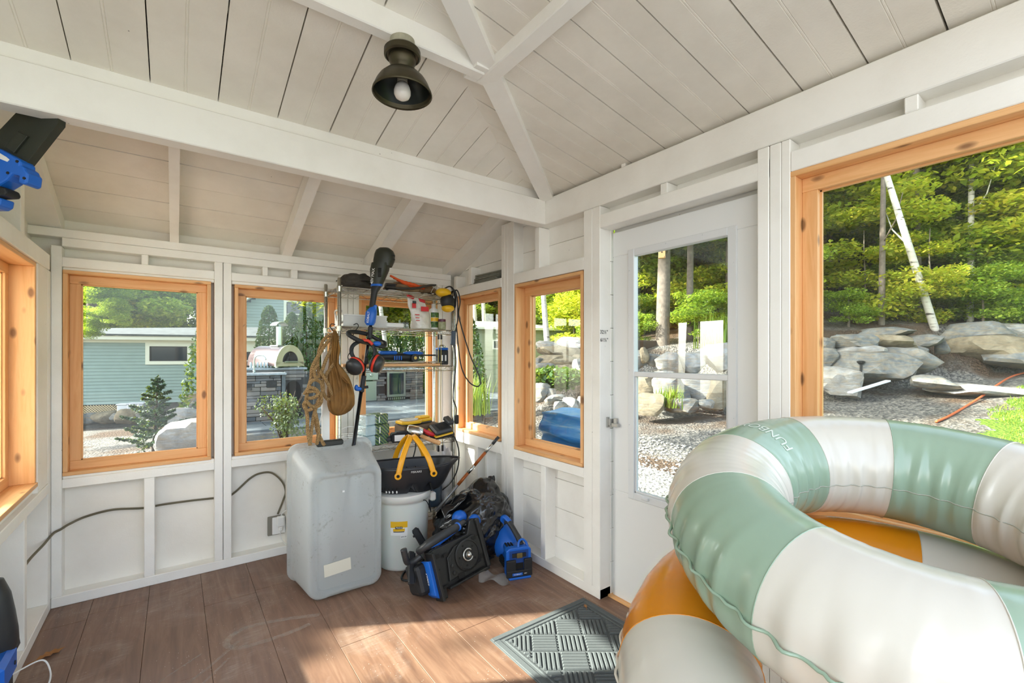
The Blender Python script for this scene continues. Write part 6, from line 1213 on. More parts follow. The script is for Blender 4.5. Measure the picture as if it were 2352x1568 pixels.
for (u, v, nm) in (((0.908, 2.88, 1.314), (0.993, 2.93, 1.366), 'l'), ((1.05, 2.88, 1.327), (0.982, 2.93, 1.355), 'r')):
    c = Vector(p2(u)); ax = (Vector(p2(v))-c); ax = ax.normalized(); 
    mb = MB(); mb.smooth = True; mb.mat = frame(c, Vector((ax.z, 0, -ax.x)) if abs(ax.x) > .01 else Vector((1, 0, 0)), ax)
    mb.mat = Matrix.Translation(c) @ ax.to_track_quat('Z', 'Y').to_matrix().to_4x4()
    mb.lathe([(.014, -.040), (.044, -.034), (.056, -.014), (.058, .004)], 24); cup = mb.build('ear_cup', 'greyb', em)
    mb2 = MB(); mb2.smooth = True; mb2.mat = mb.mat; mb2.lathe([(.058, .003), (.060, .008), (.059, .018), (.054, .020)], 24); mb2.build('red_ring', bpy.data.materials['muff_red'], em)
    mb3 = MB(); mb3.smooth = True; mb3.mat = mb.mat; mb3.lathe([(.054, .019), (.055, .026), (.046, .036), (.03, .034)], 24); mb3.build('cushion', 'blackr', em)
mb = MB(); mb.smooth = True; mb.tube([p2(q) for q in smoothpath([(0.906, 2.9, 1.427), (0.868, 2.89, 1.377), (0.883, 2.88, 1.334)], 6)], .003, 6); mb.build('wire_yoke', 'blackp', em); mb = MB(); mb.smooth = True; mb.tube([p2(q) for q in smoothpath([(1.038, 2.91, 1.428), (1.071, 2.89, 1.386), (1.084, 2.88, 1.355)], 6)], .003, 6); mb.build('wire_yoke', 'blackp', em)
# hooks on the second shelf
def hook(pts, label): mb = MB(); mb.smooth = True; mb.tube(smoothpath(pts, 6), .003, 7); tag(mb.build('hanging_hook', 'blackp'), label, 'hook', None)
hook([(0.835, 3.05, 1.583), (0.811, 3.05, 1.585), (0.803, 3.04, 1.562), (0.822, 3.02, 1.533), (0.827, 3, 1.511), (0.814, 2.99, 1.493)], 'black S-hook holding the coiled rope on the rack')
hook([(0.956, 3.06, 1.586), (0.979, 3.06, 1.595), (0.984, 3.05, 1.575), (0.952, 3.03, 1.538), (0.934, 3, 1.513)], 'black S-hook above the trimmer loop handle')
# ---------------------------------------------------------------- rope coil
n = N('manila'); n.col(n.ramp(n.noise(n.wcoord(), 160, 3), [(.3, '755731'), (.7, 'b39363')])); n.set(Roughness=.9); n.bump(n.noise(n.wcoord(), 400, 2), .5, .002); M['manila'] = n.m
rp_ = empty('rope_coil', (0.748, 2.97, 1.209), label='coil of thick tan twisted rope hanging at the left of the rack', cat='rope'); OR = Vector(rp_.location)
def twist(pts, r=.0092, pitch=.040, closed=False):
    q = [Vector(p)-OR for p in smoothpath(pts, 22, closed)]; mb = MB(); mb.smooth = True; ph = 0
    for s_ in range(3):
        out = []; ph = 0
        for i, p in enumerate(q):
            t = (q[min(i+1, len(q)-1)]-q[max(i-1, 0)]).normalized(); a = t.cross(Vector((0.3, 1, 0.2))).normalized(); b = t.cross(a)
            if i: ph += (q[i]-q[i-1]).length/pitch*2*PI
            th = ph+s_*2*PI/3; out.append(tuple(p+a*(r*.58*math.cos(th))+b*(r*.58*math.sin(th))))
        mb.tube(out, r*.66, 6)
    return mb.build('strand_loop', 'manila', rp_)
twist([(0.818, 2.985, 1.515), (0.756, 2.97, 1.494), (0.72, 2.96, 1.426), (0.707, 2.96, 1.345), (0.714, 2.955, 1.265), (0.73, 2.95, 1.243)])
twist([(0.823, 2.985, 1.515), (0.761, 2.95, 1.464), (0.723, 2.94, 1.409), (0.672, 2.94, 1.314), (0.663, 2.94, 1.24), (0.643, 2.94, 1.162), (0.633, 2.94, 1.089)])
twist([(0.8, 2.98, 1.52), (0.782, 2.95, 1.426), (0.748, 2.94, 1.35), (0.72, 2.93, 1.279), (0.688, 2.92, 1.246), (0.68, 2.93, 1.293), (0.702, 2.94, 1.324)])
twist([(0.832, 2.98, 1.504), (0.821, 2.96, 1.41), (0.796, 2.945, 1.331), (0.756, 2.93, 1.275), (0.733, 2.92, 1.234)])
twist([(0.71, 2.92, 1.287), (0.735, 2.91, 1.245), (0.763, 2.91, 1.19), (0.779, 2.92, 1.125), (0.756, 2.93, 1.114), (0.73, 2.93, 1.159), (0.718, 2.92, 1.213), (0.68, 2.91, 1.236), (0.651, 2.91, 1.216), (0.636, 2.91, 1.159)])
twist([(0.638, 2.92, 1.163), (0.673, 2.9, 1.168), (0.708, 2.9, 1.148), (0.715, 2.91, 1.102), (0.693, 2.92, 1.071), (0.656, 2.91, 1.08), (0.631, 2.91, 1.107), (0.619, 2.92, 1.086), (0.638, 2.92, 1.054), (0.663, 2.9, 1.065)])
twist([(0.725, 2.93, 1.233), (0.728, 2.92, 1.17), (0.703, 2.92, 1.113), (0.68, 2.93, 1.029), (0.667, 2.94, 0.936), (0.66, 2.95, 0.838)])
twist([(0.675, 2.93, 1.082), (0.688, 2.92, 1.016), (0.707, 2.94, 0.919), (0.7, 2.95, 0.839)]); twist([(0.631, 2.93, 1.085), (0.641, 2.93, 1.006), (0.645, 2.94, 0.925), (0.66, 2.95, 0.843)]); twist([(0.685, 2.95, 1.026), (0.702, 2.96, 0.93), (0.73, 2.97, 0.859), (0.746, 2.96, 0.826)])
twist([(0.628, 2.94, 1.15), (0.644, 2.9, 1.19), (0.676, 2.89, 1.182), (0.695, 2.9, 1.154), (0.678, 2.9, 1.132), (0.639, 2.9, 1.126)])
cord('white_string', [(0.737, 3, 1.167), (0.745, 3, 1.044), (0.73, 3, 0.964), (0.719, 3, 0.91), (0.73, 3, 0.882), (0.743, 3, 0.848)], .0035, 'inkw', 'thin white cord hanging behind the tan rope')
# leather apron bag hanging from the hook
n = N('tan_suede'); n.col(n.ramp(n.noise(n.wcoord(), 9, 4), [(.3, '654519'), (.65, '8d632b')])); n.set(Roughness=.75); n.bump(n.noise(n.wcoord(), 90, 3), .12, .003); M['suede'] = n.m
lb = empty('suede_apron', (0.837, 2.93, 1.208), label='tan suede work apron bunched and hanging beside the rope', cat='apron'); OL = Vector(lb.location)
SEC = [(765, 770, 3), (766, 772, 5), (765, 775, 10), (762, 776, 30), (757, 775, 60), (756, 779, 80), (754, 790, 92), (753, 800, 110), (752, 809, 135), (752, 814, 155), (753, 814, 172), (757, 805, 185), (765, 793, 193), (774, 781, 196)]
def apron(u, v):
    k = v*(len(SEC)-1); i = min(int(k), len(SEC)-2); f_ = k-i; l, r_, y_ = (SEC[i][j]+(SEC[i+1][j]-SEC[i][j])*f_ for j in range(3)); px = 2.88/1045
    cu, hw_ = (l+r_)/2-783, (r_-l)/2; a = u*2*PI; fold = 1+.16*math.sin(3*a+2+1.5*v)*min(1, v*2)+.10*math.sin(7*a+4*v)*(1-.4*v)
    rg_ = abs(mnoise.noise((math.cos(a)*1.6, math.sin(a)*1.6+3, v*1.8)))*.5+abs(mnoise.noise((math.cos(a)*3.2+9, math.sin(a)*3.2, v*2.2)))*.28; fold *= 1-.9*rg_*min(1, 3*v)*(1-.3*v)
    x, d_ = cu*px+hw_*px*math.cos(a)*(1-.12*rg_), hw_*px*.72*math.sin(a)*fold+.012*math.sin(a)
    for ac, sl, wd, dp in ((-2.5, .9, .09, .030), (-2.0, .35, .07, .034), (-1.55, -.2, .10, .026), (-1.1, -.8, .08, .034), (-.6, -1.2, .12, .030), (-1.8, 1.6, .06, .02)):
        e_ = (a-2*PI if a > PI else a)-(ac+sl*(v-.4)); d_ += dp*math.exp(-(e_/wd)**2)*min(1, 4*v)*max(0, 1-(v/.92)**4)
    q = Vector((.8033, -.5955, 0))*x+Vector((.5955, .8033, 0))*d_+Vector((0, 0, (880-757-y_)*px)); return tuple(q)
mb = MB(); mb.smooth = True; mb.sheet(apron, 64, 46, closed_u=True); mb.build('hide', 'suede', lb)
mb = MB(); mb.smooth = True; mb.tube([tuple(Vector(q)-OL) for q in smoothpath([(0.819, 2.98, 1.515), (0.826, 2.93, 1.426), (0.81, 2.9, 1.345), (0.817, 2.86, 1.26), (0.861, 2.86, 1.211)], 6)], .006, 7, flat=1.5); mb.build('strap', 'suede', lb)
mb = MB(); mb.smooth = True; mb.sheet(lambda u, v: tuple(Vector((0.805, 2.865, 1.324))*(1-u)+Vector((0.893, 2.86, 1.155))*u-OL+Vector((.02*math.sin(u*3), -.015*v-.01*math.sin(u*6), -.055*v*(1-.5*u)))), 16, 6); solid(mb.build('flap', 'suede', lb), .004)
# white board leaning beside the rack
wbm = MB(); a = Vector((0.78, 3.065, 0.363)); b = Vector((0.78, 3.065, 1.405)); wbm.box((a.x-.024, 3.058, 0), (b.x+.024, 3.074, b.z), .002); tag(wbm.build('white_board', 'white'), 'narrow white painted board standing on end left of the rack', 'board')
# ---------------------------------------------------------------- translucent tote on its end
n = N('polypropylene'); n.n.remove(n.b)
df = n.new('ShaderNodeBsdfDiffuse'); tl = n.new('ShaderNodeBsdfTranslucent'); tp = n.new('ShaderNodeBsdfTransparent'); gls = n.new('ShaderNodeBsdfGlossy'); gls.inputs['Roughness'].default_value = .25
dirt = n.ramp(n.math('MULTIPLY', n.noise(n.coord(), 5, 5, .7), n.noise(n.coord(), 60, 3)), [(.31, (0, 0, 0)), (.47, (.5, .5, .5))])
cl = n.mix(dirt, 'f8faf9', '9a8a72'); n.link(cl, df.inputs[0]); n.link(cl, tl.inputs[0]); tp.inputs[0].default_value = (.9, .93, .93, 1)
m1 = n.new('ShaderNodeMixShader'); m1.inputs[0].default_value = .62; n.link(df.outputs[0], m1.inputs[1]); n.link(tl.outputs[0], m1.inputs[2])
m2 = n.new('ShaderNodeMixShader'); m2.inputs[0].default_value = .26; n.link(m1.outputs[0], m2.inputs[1]); n.link(tp.outputs[0], m2.inputs[2]); fc = n.new('ShaderNodeLayerWeight'); fc.inputs[0].default_value = .5; n.link(n.math('MULTIPLY', n.math('SUBTRACT', 1.0, fc.outputs['Facing']), .54), m2.inputs[0])
lw = n.new('ShaderNodeLayerWeight'); lw.inputs[0].default_value = .25; m3 = n.new('ShaderNodeMixShader'); n.link(n.math('MULTIPLY', lw.outputs['Fresnel'], .5), m3.inputs[0]); n.link(m2.outputs[0], m3.inputs[1]); n.link(gls.outputs[0], m3.inputs[2]); n.link(m3.outputs[0], n.out.inputs[0]); M['pp'] = n.m
to = empty('storage_tote', (.81, 2.70, 0), label='large translucent plastic tote standing on its end with grimy base towards the room', cat='tote')
def rrect(w_, z0, z1, r, n_=8):
    out = []
    for cx_, cz_, a0 in ((w_-r, z1-r, 0), (-w_+r, z1-r, PI/2), (-w_+r, z0+r, PI), (w_-r, z0+r, 1.5*PI)):
        for k in range(n_+1): a = a0+k*PI/2/n_; out.append((cx_+r*math.cos(a), cz_+r*math.sin(a)))
    return out
def dens(p):   # extra points along straight edges so the hand-hold channel can be pressed in
    out = []
    for i in range(len(p)):
        a, b = p[i], p[(i+1) % len(p)]; L = math.dist(a, b); m = max(1, int(L/.03))
        for k in range(m): out.append((a[0]+(b[0]-a[0])*k/m, a[1]+(b[1]-a[1])*k/m))
    return out
rings = []
SECT = [(.01, .345, .375, .004, .012), (.06, .22, .51, .012, .012), (.11, .12, .61, .02, .012), (.150, .06, .665, .03, .012), (.158, .054, .673, .034, .012), (.168, .046, .682, .04, .012), (.172, .042, .686, .045, .0), (.192, .012, .712, .06, .0), (.205, .002, .722, .06, .014), (.210, .0, .730, .06, .04), (.222, .0, .765, .06, .16), (.238, .0, .81, .06, .30), (.242, .0, .820, .06, .325), (.258, .0, .836, .065, .328), (.260, .0, .838, .065, .345), (.254, .0, .834, .065, .346)]
SECT = [(w_, z0, z1, r, y) for w_, z0, z1, r, y in SECT]
base = None; vs = []; fs = []; m_ = None
for i, (w_, z0, z1, r, y) in enumerate(SECT):
    t = [(cx_, cz_) for cx_, cz_ in rrect(1, 0, 1, .3)]
    pts = []
    K = 12
    def edge(a, b): return [(a[0]+(b[0]-a[0])*k/K, a[1]+(b[1]-a[1])*k/K) for k in range(K)]
    cor = rrect(w_, z0, z1, r, 6)
    q = []
    for c in range(4):
        arc = cor[c*7:(c+1)*7]; nxt = cor[((c+1) % 4)*7]; q += arc[:-1]+edge(arc[-1], nxt)
    for x, z in q:
        if i >= 8 and abs(x+.0) < .115 and (z > z1-.03 or z < z0+.03):
            k_ = sstep(.115, .085, abs(x))*(.028 if z > z1-.03 else .022)*(1 if 9 <= i <= 12 else .6); z += -k_ if z > z1-.03 else k_
        pts.append((x, y, z))
    m_ = len(pts); vs += pts
vs.append((0, SECT[0][4], (SECT[0][1]+SECT[0][2])/2)); L_ = len(vs)-1
for i in range(len(SECT)-1):
    for k in range(m_): fs.append((i*m_+k, i*m_+(k+1) % m_, (i+1)*m_+(k+1) % m_, (i+1)*m_+k))
fs += [(L_, (k+1) % m_, k) for k in range(m_)]
mb = MB(); mb.smooth = True; mb.add(vs, fs); tub = mb.build('tub', 'pp', to, fix=True); solid(tub, .003)
MB().box((-.095, .318, .805), (.07, .356, .842), .008).build('handle', plain('black_grip', '2f302b', .5), to); o = MB().box((-.12, .005, .13), (.03, .0075, .20)).build('paper_label', plain('faded_label', 'dcd8c6', .7), to); o.rotation_euler = (0, -.06, 0)
MB().box((-.03, -.0015, .59), (-.018, .001, .6)).build('sticker_scrap', 'inkw', to)
# ---------------------------------------------------------------- white bucket with the harvest basket on it
n = N('bucket_white'); n.col('d9d7d0'); n.set(Roughness=.38, Subsurface_Weight=.2, Subsurface_Scale=.02); M['buck'] = n.m
bk = empty('bucket', (1.235, 2.90, 0), label='big milky white bucket with a yellow price label', cat='bucket')
mb = MB(); mb.smooth = True; mb.lathe([(.145, .0), (.155, .004), (.158, .02), (.172, .42), (.173, .435), (.182, .437), (.184, .478), (.180, .484), (.172, .482), (.170, .43), (.156, .02)], 48, True, False); mb.build('body', 'buck', bk)
def onb(a, z, lift=.0012): r = .158+.014*(z-.02)/.4+lift; return (r*math.cos(a), r*math.sin(a), z)
def patch(nm, a0, a1, z0, z1, m, lift=.0012): mb = MB(); mb.smooth = True; mb.sheet(lambda u, v: onb(a0+(a1-a0)*u, z0+(z1-z0)*v, lift), 10, 3); mb.build(nm, m, bk)
aC = -PI/2-.55
patch('label', aC-.32, aC+.32, .235, .325, 'inkw'); patch('label_band', aC-.318, aC+.318, .285, .325, 'yel', .0018); patch('label_band', aC-.22, aC+.22, .262, .279, 'yel', .0018); patch('label_line', aC-.21, aC+.2, .256, .261, 'inkk', .0020); patch('label_plate', aC-.14, aC+.13, .277, .293, 'inkk', .0022); patch('price_tag', aC+.06, aC+.30, .215, .236, 'inkw', .0022)
def curved_text(body, size, ac, zc, m, lift):
    tm = text_mb(body, size, Matrix.Identity(4), .0001); tm.v = [onb(ac+x/.168, zc+y, lift+z) for x, y, z in tm.v]; tm.build('lettering', m, bk)
curved_text('PRIDE', .015, aC, .285, 'inkw', .003); curved_text('$99.99', .012, aC+.18, .226, 'inkk', .003)
mb = MB(); mb.smooth = True; mb.tube([(.186*math.cos(a), .186*math.sin(a), .44-.12*math.sin((a+1.2)/1.5*PI)**2) for a in [(-1.2+1.5*k/24) for k in range(25)]], .003, 6); mb.build('bail', 'blackp', bk); MB().box((.15, -.12, .40), (.19, -.07, .46), .01).build('bail_lug', 'buck', bk)
mb = MB(); mb.smooth = True; mb.lathe([(.171, .480), (.16, .487), (.05, .490), (.001, .490)], 40, False, False); mb.build('lid', 'milk', bk)
bx_ = empty('harvest_basket', (1.275, 2.86, .487), -.30, label='black plastic harvest basket with yellow handles on top of the bucket', cat='basket')
n = N('basket_black'); n.col('222326'); n.set(Roughness=.35, Specular_IOR_Level=.5); M['bask'] = n.m
def bowl(u, v):
    a = u*2*PI; t = v; hx = .17+.115*t**.55; hy = .10+.055*t**.5; c_, s_ = math.cos(a), math.sin(a); sq = .78
    x = hx*math.copysign(abs(c_)**sq, c_); y = hy*math.copysign(abs(s_)**sq, s_); z = .175*t
    if s_ < 0: # two finger scallops at the bottom of the front
        for xc in (-.005, .10):
            g = math.exp(-((x-xc)/.016)**2); z = max(z, .07*g*(1 if t < .45 else 0)+z*(1 if t >= .45 else 1-g))
    lip = max(0, c_)**30*.045*t**4; return (x+lip, y, z-.02*max(0, c_)**8*0+.012*abs(c_)**3*t)
mb = MB(); mb.smooth = True; mb.sheet(bowl, 120, 16, closed_u=True); mb.f.append(tuple(i*16 for i in range(120))); mb.mi.append(0); mb.sm.append(False); o = mb.build('bowl', 'bask', bx_); solid(o, .004)
mb = MB(); mb.smooth = True; mb.tube([tuple(Vector(bowl(u/120, 1))+Vector((0, 0, .001))) for u in range(120)], .0045, 7, closed=True); mb.build('rim', 'bask', bx_)
for x in (-.02, .04): MB().box((x, -.10, .05), (x+.004, .10, .13)).build('divider', 'bask', bx_)
for k in range(7):
    for j in range(2):
        q = Vector(bowl(.545+.023*k+.007*j, .12+.12*j)); mb = MB(); mb.mat = T(*q); mb.box((-.004, -.006, -.009), (.004, .001, .009), .002); mb.build('drain_slot', 'white' if (k > 2 and j == 0) else 'dark', bx_)
for sg, xp in ((-1, -.10), (1, .125)):
    for yy, sy in ((-.158, -1), (.158, 1)): pass
    ap = (.005+.012*sg, .0, .355)
    path = smoothpath([(xp, -.166, .135), (xp*.72+ap[0]*.28, -.150, .23), (xp*.3+ap[0]*.7, -.09, .315), (ap[0], -.03, .352), (ap[0], .03, .352), (xp*.3+ap[0]*.7, .09, .315), (xp*.72+ap[0]*.28, .150, .23), (xp, .166, .135)], 7)
    mb = MB(); mb.smooth = True; mb.tube(path, .0058, 8, flat=3.1); hd = mb.build('handle', plain('fork_yellow', 'eca414', .4) if sg < 0 else bpy.data.materials['fork_yellow'], bx_)
    for sy in (-1, 1):
        m4 = MB(); m4.mat = T(xp, sy*.166, .135) @ Matrix.Rotation(sy*PI/2*-1, 4, 'X'); m4.lathe([(.022, -.006), (.022, .006), (.012, .007), (.009, .003)], 20); m4.build('pivot_boss', bpy.data.materials['fork_yellow'], hd); m4 = MB(); m4.mat = T(xp, sy*.166, .135) @ Matrix.Rotation(sy*PI/2*-1, 4, 'X'); m4.lathe([(.009, -.007), (.009, .0075)], 12); m4.build('pivot_hole', 'dark', hd)
tm = text_mb('FISKARS', .019, Matrix.Identity(4), .0004); m4 = facing((.015, -.1635, .152), (1, 0, 0), (0, -.25, 1)); tm.v = [tuple(m4 @ Vector(v)) for v in tm.v]; tm.build('lettering', 'inkw', bx_)
# painter's pole
pp = empty('extension_pole', (1.915, 2.75, 0.784), label='orange and silver extension pole leaning in the corner window', cat='pole'); OP = Vector(pp.location); pb_ = Vector((1.46, 2.86, .30))-OP
for a, b, r, m in ((0, .10, .0115, 'greyb'), (.09, .22, .0105, 'chrome'), (.22, .40, .0115, 'op'), (.40, .50, .0122, 'chrome'), (.50, .66, .0115, 'op'), (.66, 1.0, .0105, 'steelp')):
    if m == 'op' and 'op' not in M: M['op'] = plain('orange_pole', 'a85a26', .35, .3)
    if m == 'steelp' and m not in M: M[m] = plain('grey_pole', '9a9a98', .35, .6)
    mb = MB(); mb.smooth = True; mb.cyl(tuple(pb_*a), tuple(pb_*b), r, n=14); mb.build('pole_section', m, pp)
# ---------------------------------------------------------------- black refuse sack
n = N('refuse_sack'); n.col('121315'); n.set(Roughness=.2, Specular_IOR_Level=.7); M['sack'] = n.m
bm = bmesh.new(); bmesh.ops.create_icosphere(bm, subdivisions=6, radius=1); mb = MB(); mb.smooth = True; vs = []
for v in bm.verts:
    d = v.co.normalized(); s_ = Vector((4.2, 1.3, 7)); k = 1+.15*mnoise.noise(d*1.4+s_)
    q1, q2 = mnoise.noise(d*2.4+s_), mnoise.noise(d*4.6+s_*2); k += .13*abs(q1)+.075*abs(q2)-.05
    x, y, z = d.x*.27*k, d.y*.24*k, d.z*.235*k
    if d.z > .2: x += .05*d.z; tz = max(0, d.z-.45); z += .10*tz*max(0, 1-((d.x-.25)/.4)**2-((d.y-.2)/.6)**2)
    vs.append((x, y, max(z, -.235)))
mb.add(vs, [tuple(x.index for x in f.verts) for f in bm.faces]); bm.free(); sk = empty('refuse_sack', (1.645, 2.665, .236), label='shiny black refuse sack slumped in the corner by the right wall', cat='sack'); mb.build('sack', 'sack', sk)
mb = MB(); mb.smooth = True
mb.sheet(lambda u, v: ((.14+.05*v+(.055*(1-v)**.8+.02*v*(1+.5*math.sin(u*2*PI*3)))*math.cos(u*2*PI)+.02*mnoise.noise((u*6, v*3, 0))), .06+(.055*(1-v)**.8+.018*v)*math.sin(u*2*PI)+.015*mnoise.noise((u*7, v*4, 3)),   .15+.13*v-.08*v*v*max(0, math.sin(u*2*PI))), 40, 16, closed_u=True); solid(mb.build('gathered_neck', 'sack', sk), .003)
mb = MB(); mb.smooth = True; mb.sheet(lambda u, v: (-.27+.20*u, -.10+.16*v+.02*math.sin(u*8), .10+.10*u+.05*math.sin(v*4+u*2)+.02*mnoise.noise((u*4, v*4, 0))), 20, 16); solid(mb.build('loose_fold', 'sack', sk), .003)
# ---------------------------------------------------------------- tools on the floor
M['cast'] = plain('cast_black', '2a2a28', .38, .35, bscale=40, bstr=.1)
cs = empty('saw_base', (1.20, 2.29, 0), label='black cast tool deck with round spindle plate tipped up on its edge on the floor', cat='saw')
# local frame of the tipped deck: x along its foot, z up the face leaning back
fx = Vector((1, .14, .10)).normalized(); fz = Vector((-.13, .30, 1)).normalized(); fy = fz.cross(fx).normalized(); fz = fx.cross(fy); FM = Matrix((fx, fy, fz)).transposed().to_4x4(); FM.translation = Vector((0, .0, .008))
def fm(nm, fn, m, fix=False, b=0, par=cs):
    mb = MB(); mb.mat = FM; fn(mb); o = mb.build(nm, m, par, fix=fix)
    if b: bev(o, b, 2)
    return o
fm('deck', lambda q: q.prism([(0, 0), (.045, -.005), (.05, .045), (.33, .05), (.335, .02), (.375, .02), (.37, .30), (.345, .34), (.315, .335), (.27, .27), (.02, .27), (-.01, .26)], -.012, .022, axis=1), 'cast', True, .006)
fm('raised_panel', lambda q: q.prism([(.07, .07), (.31, .09), (.345, .13), (.34, .235), (.30, .26), (.15, .24), (.09, .20)], -.026, -.012, axis=1), 'cast', True, .008)
fm('left_flange', lambda q: q.box((-.012, -.05, 0), (.006, .03, .262)), 'cast', False, .004); fm('right_flange', lambda q: q.box((.345, -.03, .04), (.375, .05, .335)), 'cast', False, .008); fm('front_lip', lambda q: q.box((.05, -.05, .04), (.33, -.012, .052)), 'cast', False, .003)
RX = lambda x, z, y: FM @ T(x, y, z) @ Matrix.Rotation(PI/2, 4, 'X')
def disc(nm, x, z, y, prof, m, n_=36, par=cs): q = MB(); q.smooth = False; q.mat = RX(x, z, y); q.lathe(prof, n_); return sharp(q.build(nm, m, par), .7)
sp_ = disc('spindle_plate', .225, .165, -.026, [(.088, 0), (.088, .008), (.080, .011), (.078, .006), (.03, .006), (.028, .014)], 'cast')
q = MB(); q.smooth = True; q.mat = RX(.225, .165, -.038); q.tube([(.033*math.cos(t), .033*math.sin(t), 0) for t in [(.5+k*5.2/26) for k in range(27)]], .0055, 8); q.build('retaining_ring', 'chrome', sp_); disc('spindle', .225, .165, -.03, [(.02, 0), (.019, .02), (.012, .03), (.006, .034)], 'chrome', 20, sp_)
for k in range(5): a = .6+k*2*PI/5; disc('bolt', .225+.058*math.cos(a), .165+.058*math.sin(a), -.031, [(.006, 0), (.006, .004)], 'dark', 10, sp_)
for x, z in ((.105, .185), (.11, .145), (.112, .105)): disc('boss', x, z, -.026, [(.010, 0), (.011, .006), (.007, .007)], 'cast', 14)
for x, z, w_, h_ in ((.03, .23, .03, .022), (.085, .215, .03, .02), (.30, .235, .032, .022), (.315, .12, .03, .03), (.155, .075, .045, .03), (.018, .16, .02, .008), (.03, .06, .06, .012)):
    fm('cutout', lambda q: q.box((x-w_/2, -.0275, z-h_/2), (x+w_/2, -.0255, z+h_/2)), 'dark')
for z in (.06, .14, .22): disc('screw_hole', .016, z, -.0125, [(.005, 0), (.005, .001)], 'dark', 10)
q = MB(); q.mat = FM; q.smooth = True; q.tube(smoothpath([(-.03, .05, .285), (-.02, .01, .300), (.04, -.015, .318), (.12, -.01, .325), (.20, .0, .328), (.30, .03, .335)], 6), [.022]*8+[.026]*12+[.024]*6+[.018]*5, 16); q.build('tube_handle', 'greyb', cs)
q = MB(); q.mat = FM; q.smooth = True; q.tube([(.228, .005, .329), (.236, .007, .3295)], .0262, 16); q.build('blue_band', 'bluep', cs)
fm('blue_guard', lambda q: q.prism([(.02, .275), (.22, .30), (.25, .315), (.25, .30), (.10, .27)], .03, .06, axis=1), 'bluep', True, .005)
q = MB(); q.mat = FM; q.smooth = True; q.ball((.335, .12, .355), (.05, .05, .045), 14, 10); q.build('blue_motor_cap', 'bluep', cs); q = MB(); q.mat = FM; q.smooth = True; q.ball((.40, .06, .30), (.045, .03, .05), 14, 10); q.build('blue_knob', 'bluep', cs); q = MB(); q.mat = FM; q.tube([(.25, .09, .30), (.30, .11, .335)], [.028, .032], 14); q.build('motor_neck', 'greyb', cs)
fm('motor_body', lambda q: q.box((-.09, .03, .05), (.0, .17, .22)), 'blackr', False, .025); fm('blue_side', lambda q: q.prism([(-.035, .04), (-.012, .015), (-.006, .22), (-.03, .225)], -.02, .06, axis=1), 'bluep', True, .004)
lettering('KOBALT', .018, FM @ facing((-.0365, .02, .13), (.02, 0, 1), (0, 1, 0)) , 'inkw', cs)
q = MB(); q.mat = FM; q.smooth = True; q.tube(smoothpath([(-.02, .06, .255), (-.06, .08, .24), (-.10, .08, .25), (-.115, .06, .29), (-.12, .05, .33)], 6), .018, 12); q.build('side_handle', 'greyb', cs)
for a, b in (((-.10, .17, .25), (-.15, .06, .115)), ((.07, .27, .14), (-.02, .31, .32))):
    mb = MB(); a, b = Vector(a), Vector(b); mb.mat = frame(a, b-a, (.2, -1, .2)); L = (b-a).length; mb.box((0, -.018, -.008), (L, .018, .008), .004); mb.box((.01, -.021, -.004), (L-.01, -.016, .011)); mb.box((.01, .016, -.004), (L-.01, .021, .011)); mb.box((L*.3, .018, -.004), (L*.3+.012, .03, .004)); mb.box((L*.8, .018, -.004), (L*.8+.012, .03, .004)); mb.build('guide_rail', 'blackr', cs)
mb = MB(); mb.smooth = True; mb.tube(smoothpath([(.06, .52, .30), (.12, .38, .02), (.02, .30, .012), (-.08, .34, .012), (-.02, .44, .012), (.1, .42, .06)], 8), .007, 8); o = mb.build('power_cord', 'blackp', cs)
e = empty('chainsaw_bar', (1.56, 2.56, 0), label='black tool frame lying under the refuse sack behind the saw deck', cat='tool frame'); mb = MB(); mb.smooth = True; mb.tube(smoothpath([(-.30, .0, .03), (-.26, .02, .20), (-.20, .06, .235), (-.02, .05, .24), (.0, .0, .2), (.02, -.06, .06), (-.1, -.04, .04)], 7), .013, 10); mb.build('tube_frame', 'blackp', e); MB().box((-.22, -.06, 0), (.08, .08, .07), .02).build('foot', 'blackr', e); mb = MB(); mb.smooth = True; mb.tube(smoothpath([(.0, -.10, .04), (.1, -.08, .06), (.16, -.02, .03)], 6), .011, 8); mb.build('hose', 'blackp', e)
n = N('clear_film'); n.col('b7b7b4'); n.set(Roughness=.15, Alpha=.28); n.bump(n.noise(n.coord(), 30, 3), .8, .015); M['film'] = n.m
mb = MB(); mb.smooth = True; mb.sheet(lambda u, v: (1.52+.14*u-.05*v, 2.40-.12*u-.08*v, .012+.05*(1-u)*(1-v*.6)+.014*math.sin(u*9+v*4)), 20, 12); o = mb.build('plastic_bag', 'film'); solid(o, .002); tag(o, 'scrap of clear plastic bag between the deck and the blue tool', 'plastic bag')
# blue cordless blower with its empty battery bay to the front
bl_ = empty('leaf_blower', (1.73, 2.28, 0), -.32, label='bright blue cordless blower with an empty battery bay on the floor by the wall', cat='blower')
def bl(nm, fn, m, fix=False, b=0): q = MB(); fn(q); o = q.build(nm, m, bl_, fix=fix); bev(o, b, 2) if b else 0; return o
bl('shell', lambda q: q.hexa([(-.075, .0, .012), (.075, .0, .012), (.05, .20, .03), (-.06, .20, .03), (-.078, .0, .215), (.078, .0, .215), (.05, .20, .25), (-.06, .20, .25)]), 'bluep', True, .02)
q = MB(); q.smooth = True; q.tube([(-.01, .10, .13), (-.015, .17, .20), (-.02, .21, .27), (-.02, .24, .31)], [.095, .10, .075, .03], 20); q.build('fan_housing', 'bluep', bl_)
bl('battery_bay', lambda q: q.prism([(-.082, .03), (-.06, .012), (.06, .012), (.082, .03), (.082, .215), (.06, .235), (-.06, .235), (-.082, .215)], -.035, .01, axis=1), 'bluep', True, .006)
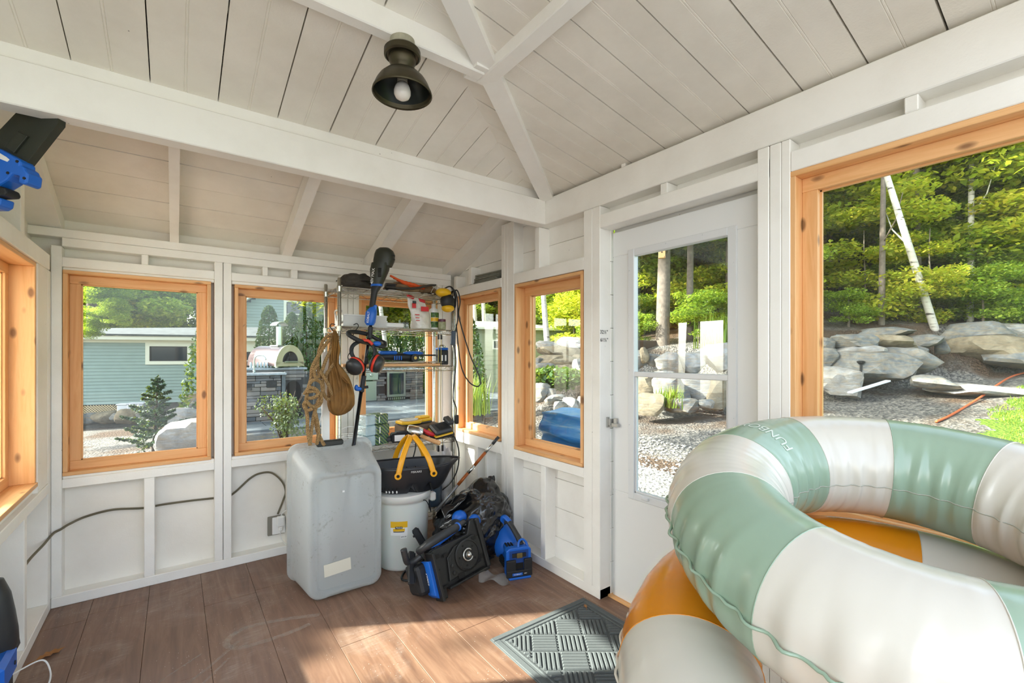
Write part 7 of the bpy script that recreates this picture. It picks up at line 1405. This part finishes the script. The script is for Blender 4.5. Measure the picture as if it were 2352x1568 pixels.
bl('bay_back', lambda q: q.box((-.062, -.037, .12), (.062, -.034, .215)), plain('deep_blue', '123f86', .5)); bl('bay_contacts', lambda q: q.box((-.045, -.045, .165), (.045, -.035, .195)), 'blackr', False, .002); bl('terminal', lambda q: q.box((-.018, -.052, .163), (.018, -.043, .20)), plain('terminal_brass', '8a7a4d', .4, .7), False, .002)
for a, b in ((-.084, -.022), (.03, .084)): bl('bay_cheek', lambda q: q.box((a, -.052, .035), (b, -.034, .15)), 'blackr', False, .006)
bl('bay_floor', lambda q: q.box((-.084, -.054, .018), (.084, -.034, .07)), 'blackr', False, .006); bl('bay_slot', lambda q: q.box((-.022, -.0365, .07), (.03, -.0345, .15)), 'dark'); bl('blue_skid', lambda q: q.box((-.07, -.056, .0), (.075, .02, .018)), 'bluep', False, .006)
bl('label_plate', lambda q: q.box((-.048, -.0555, .032), (.018, -.0535, .052)), 'bluep'); lettering('KOBALT', .013, facing((-.015, -.056, .042), (1, 0, 0), (0, 0, 1)), 'inkw', bl_); lettering('40V', .011, facing((.037, -.0545, .042), (1, 0, 0), (0, 0, 1)), 'inkw', bl_)
q = MB(); q.smooth = True; q.tube(smoothpath([(.03, .01, .235), (.018, .05, .285), (-.01, .11, .36), (-.025, .15, .385)], 6), [.018]*18+[.017], 14); q.build('handle', 'greyb', bl_)
q = MB(); q.smooth = True; q.tube(smoothpath([(-.012, .12, .37), (-.03, .16, .395), (-.045, .18, .37), (-.045, .19, .31), (-.035, .19, .27)], 6), .019, 12); q.build('handle_loop', 'bluep', bl_); q = MB(); q.smooth = True; q.tube(smoothpath([(.0, -.02, .225), (.01, -.005, .265), (.035, .0, .28), (.058, .0, .255), (.065, -.01, .225)], 6), .008, 10); q.build('front_loop', 'bluep', bl_)
for k in range(3): bl('vent_slat', lambda q: q.box((-.062+k*.018, .02, .226), (-.054+k*.018, .07, .233)), 'dark')
for k in range(5): bl('side_vent', lambda q: q.box((-.08, .03, .06+k*.016), (-.07, .13, .068+k*.016)), 'dark')
bl_.scale = (1, 1, .80)
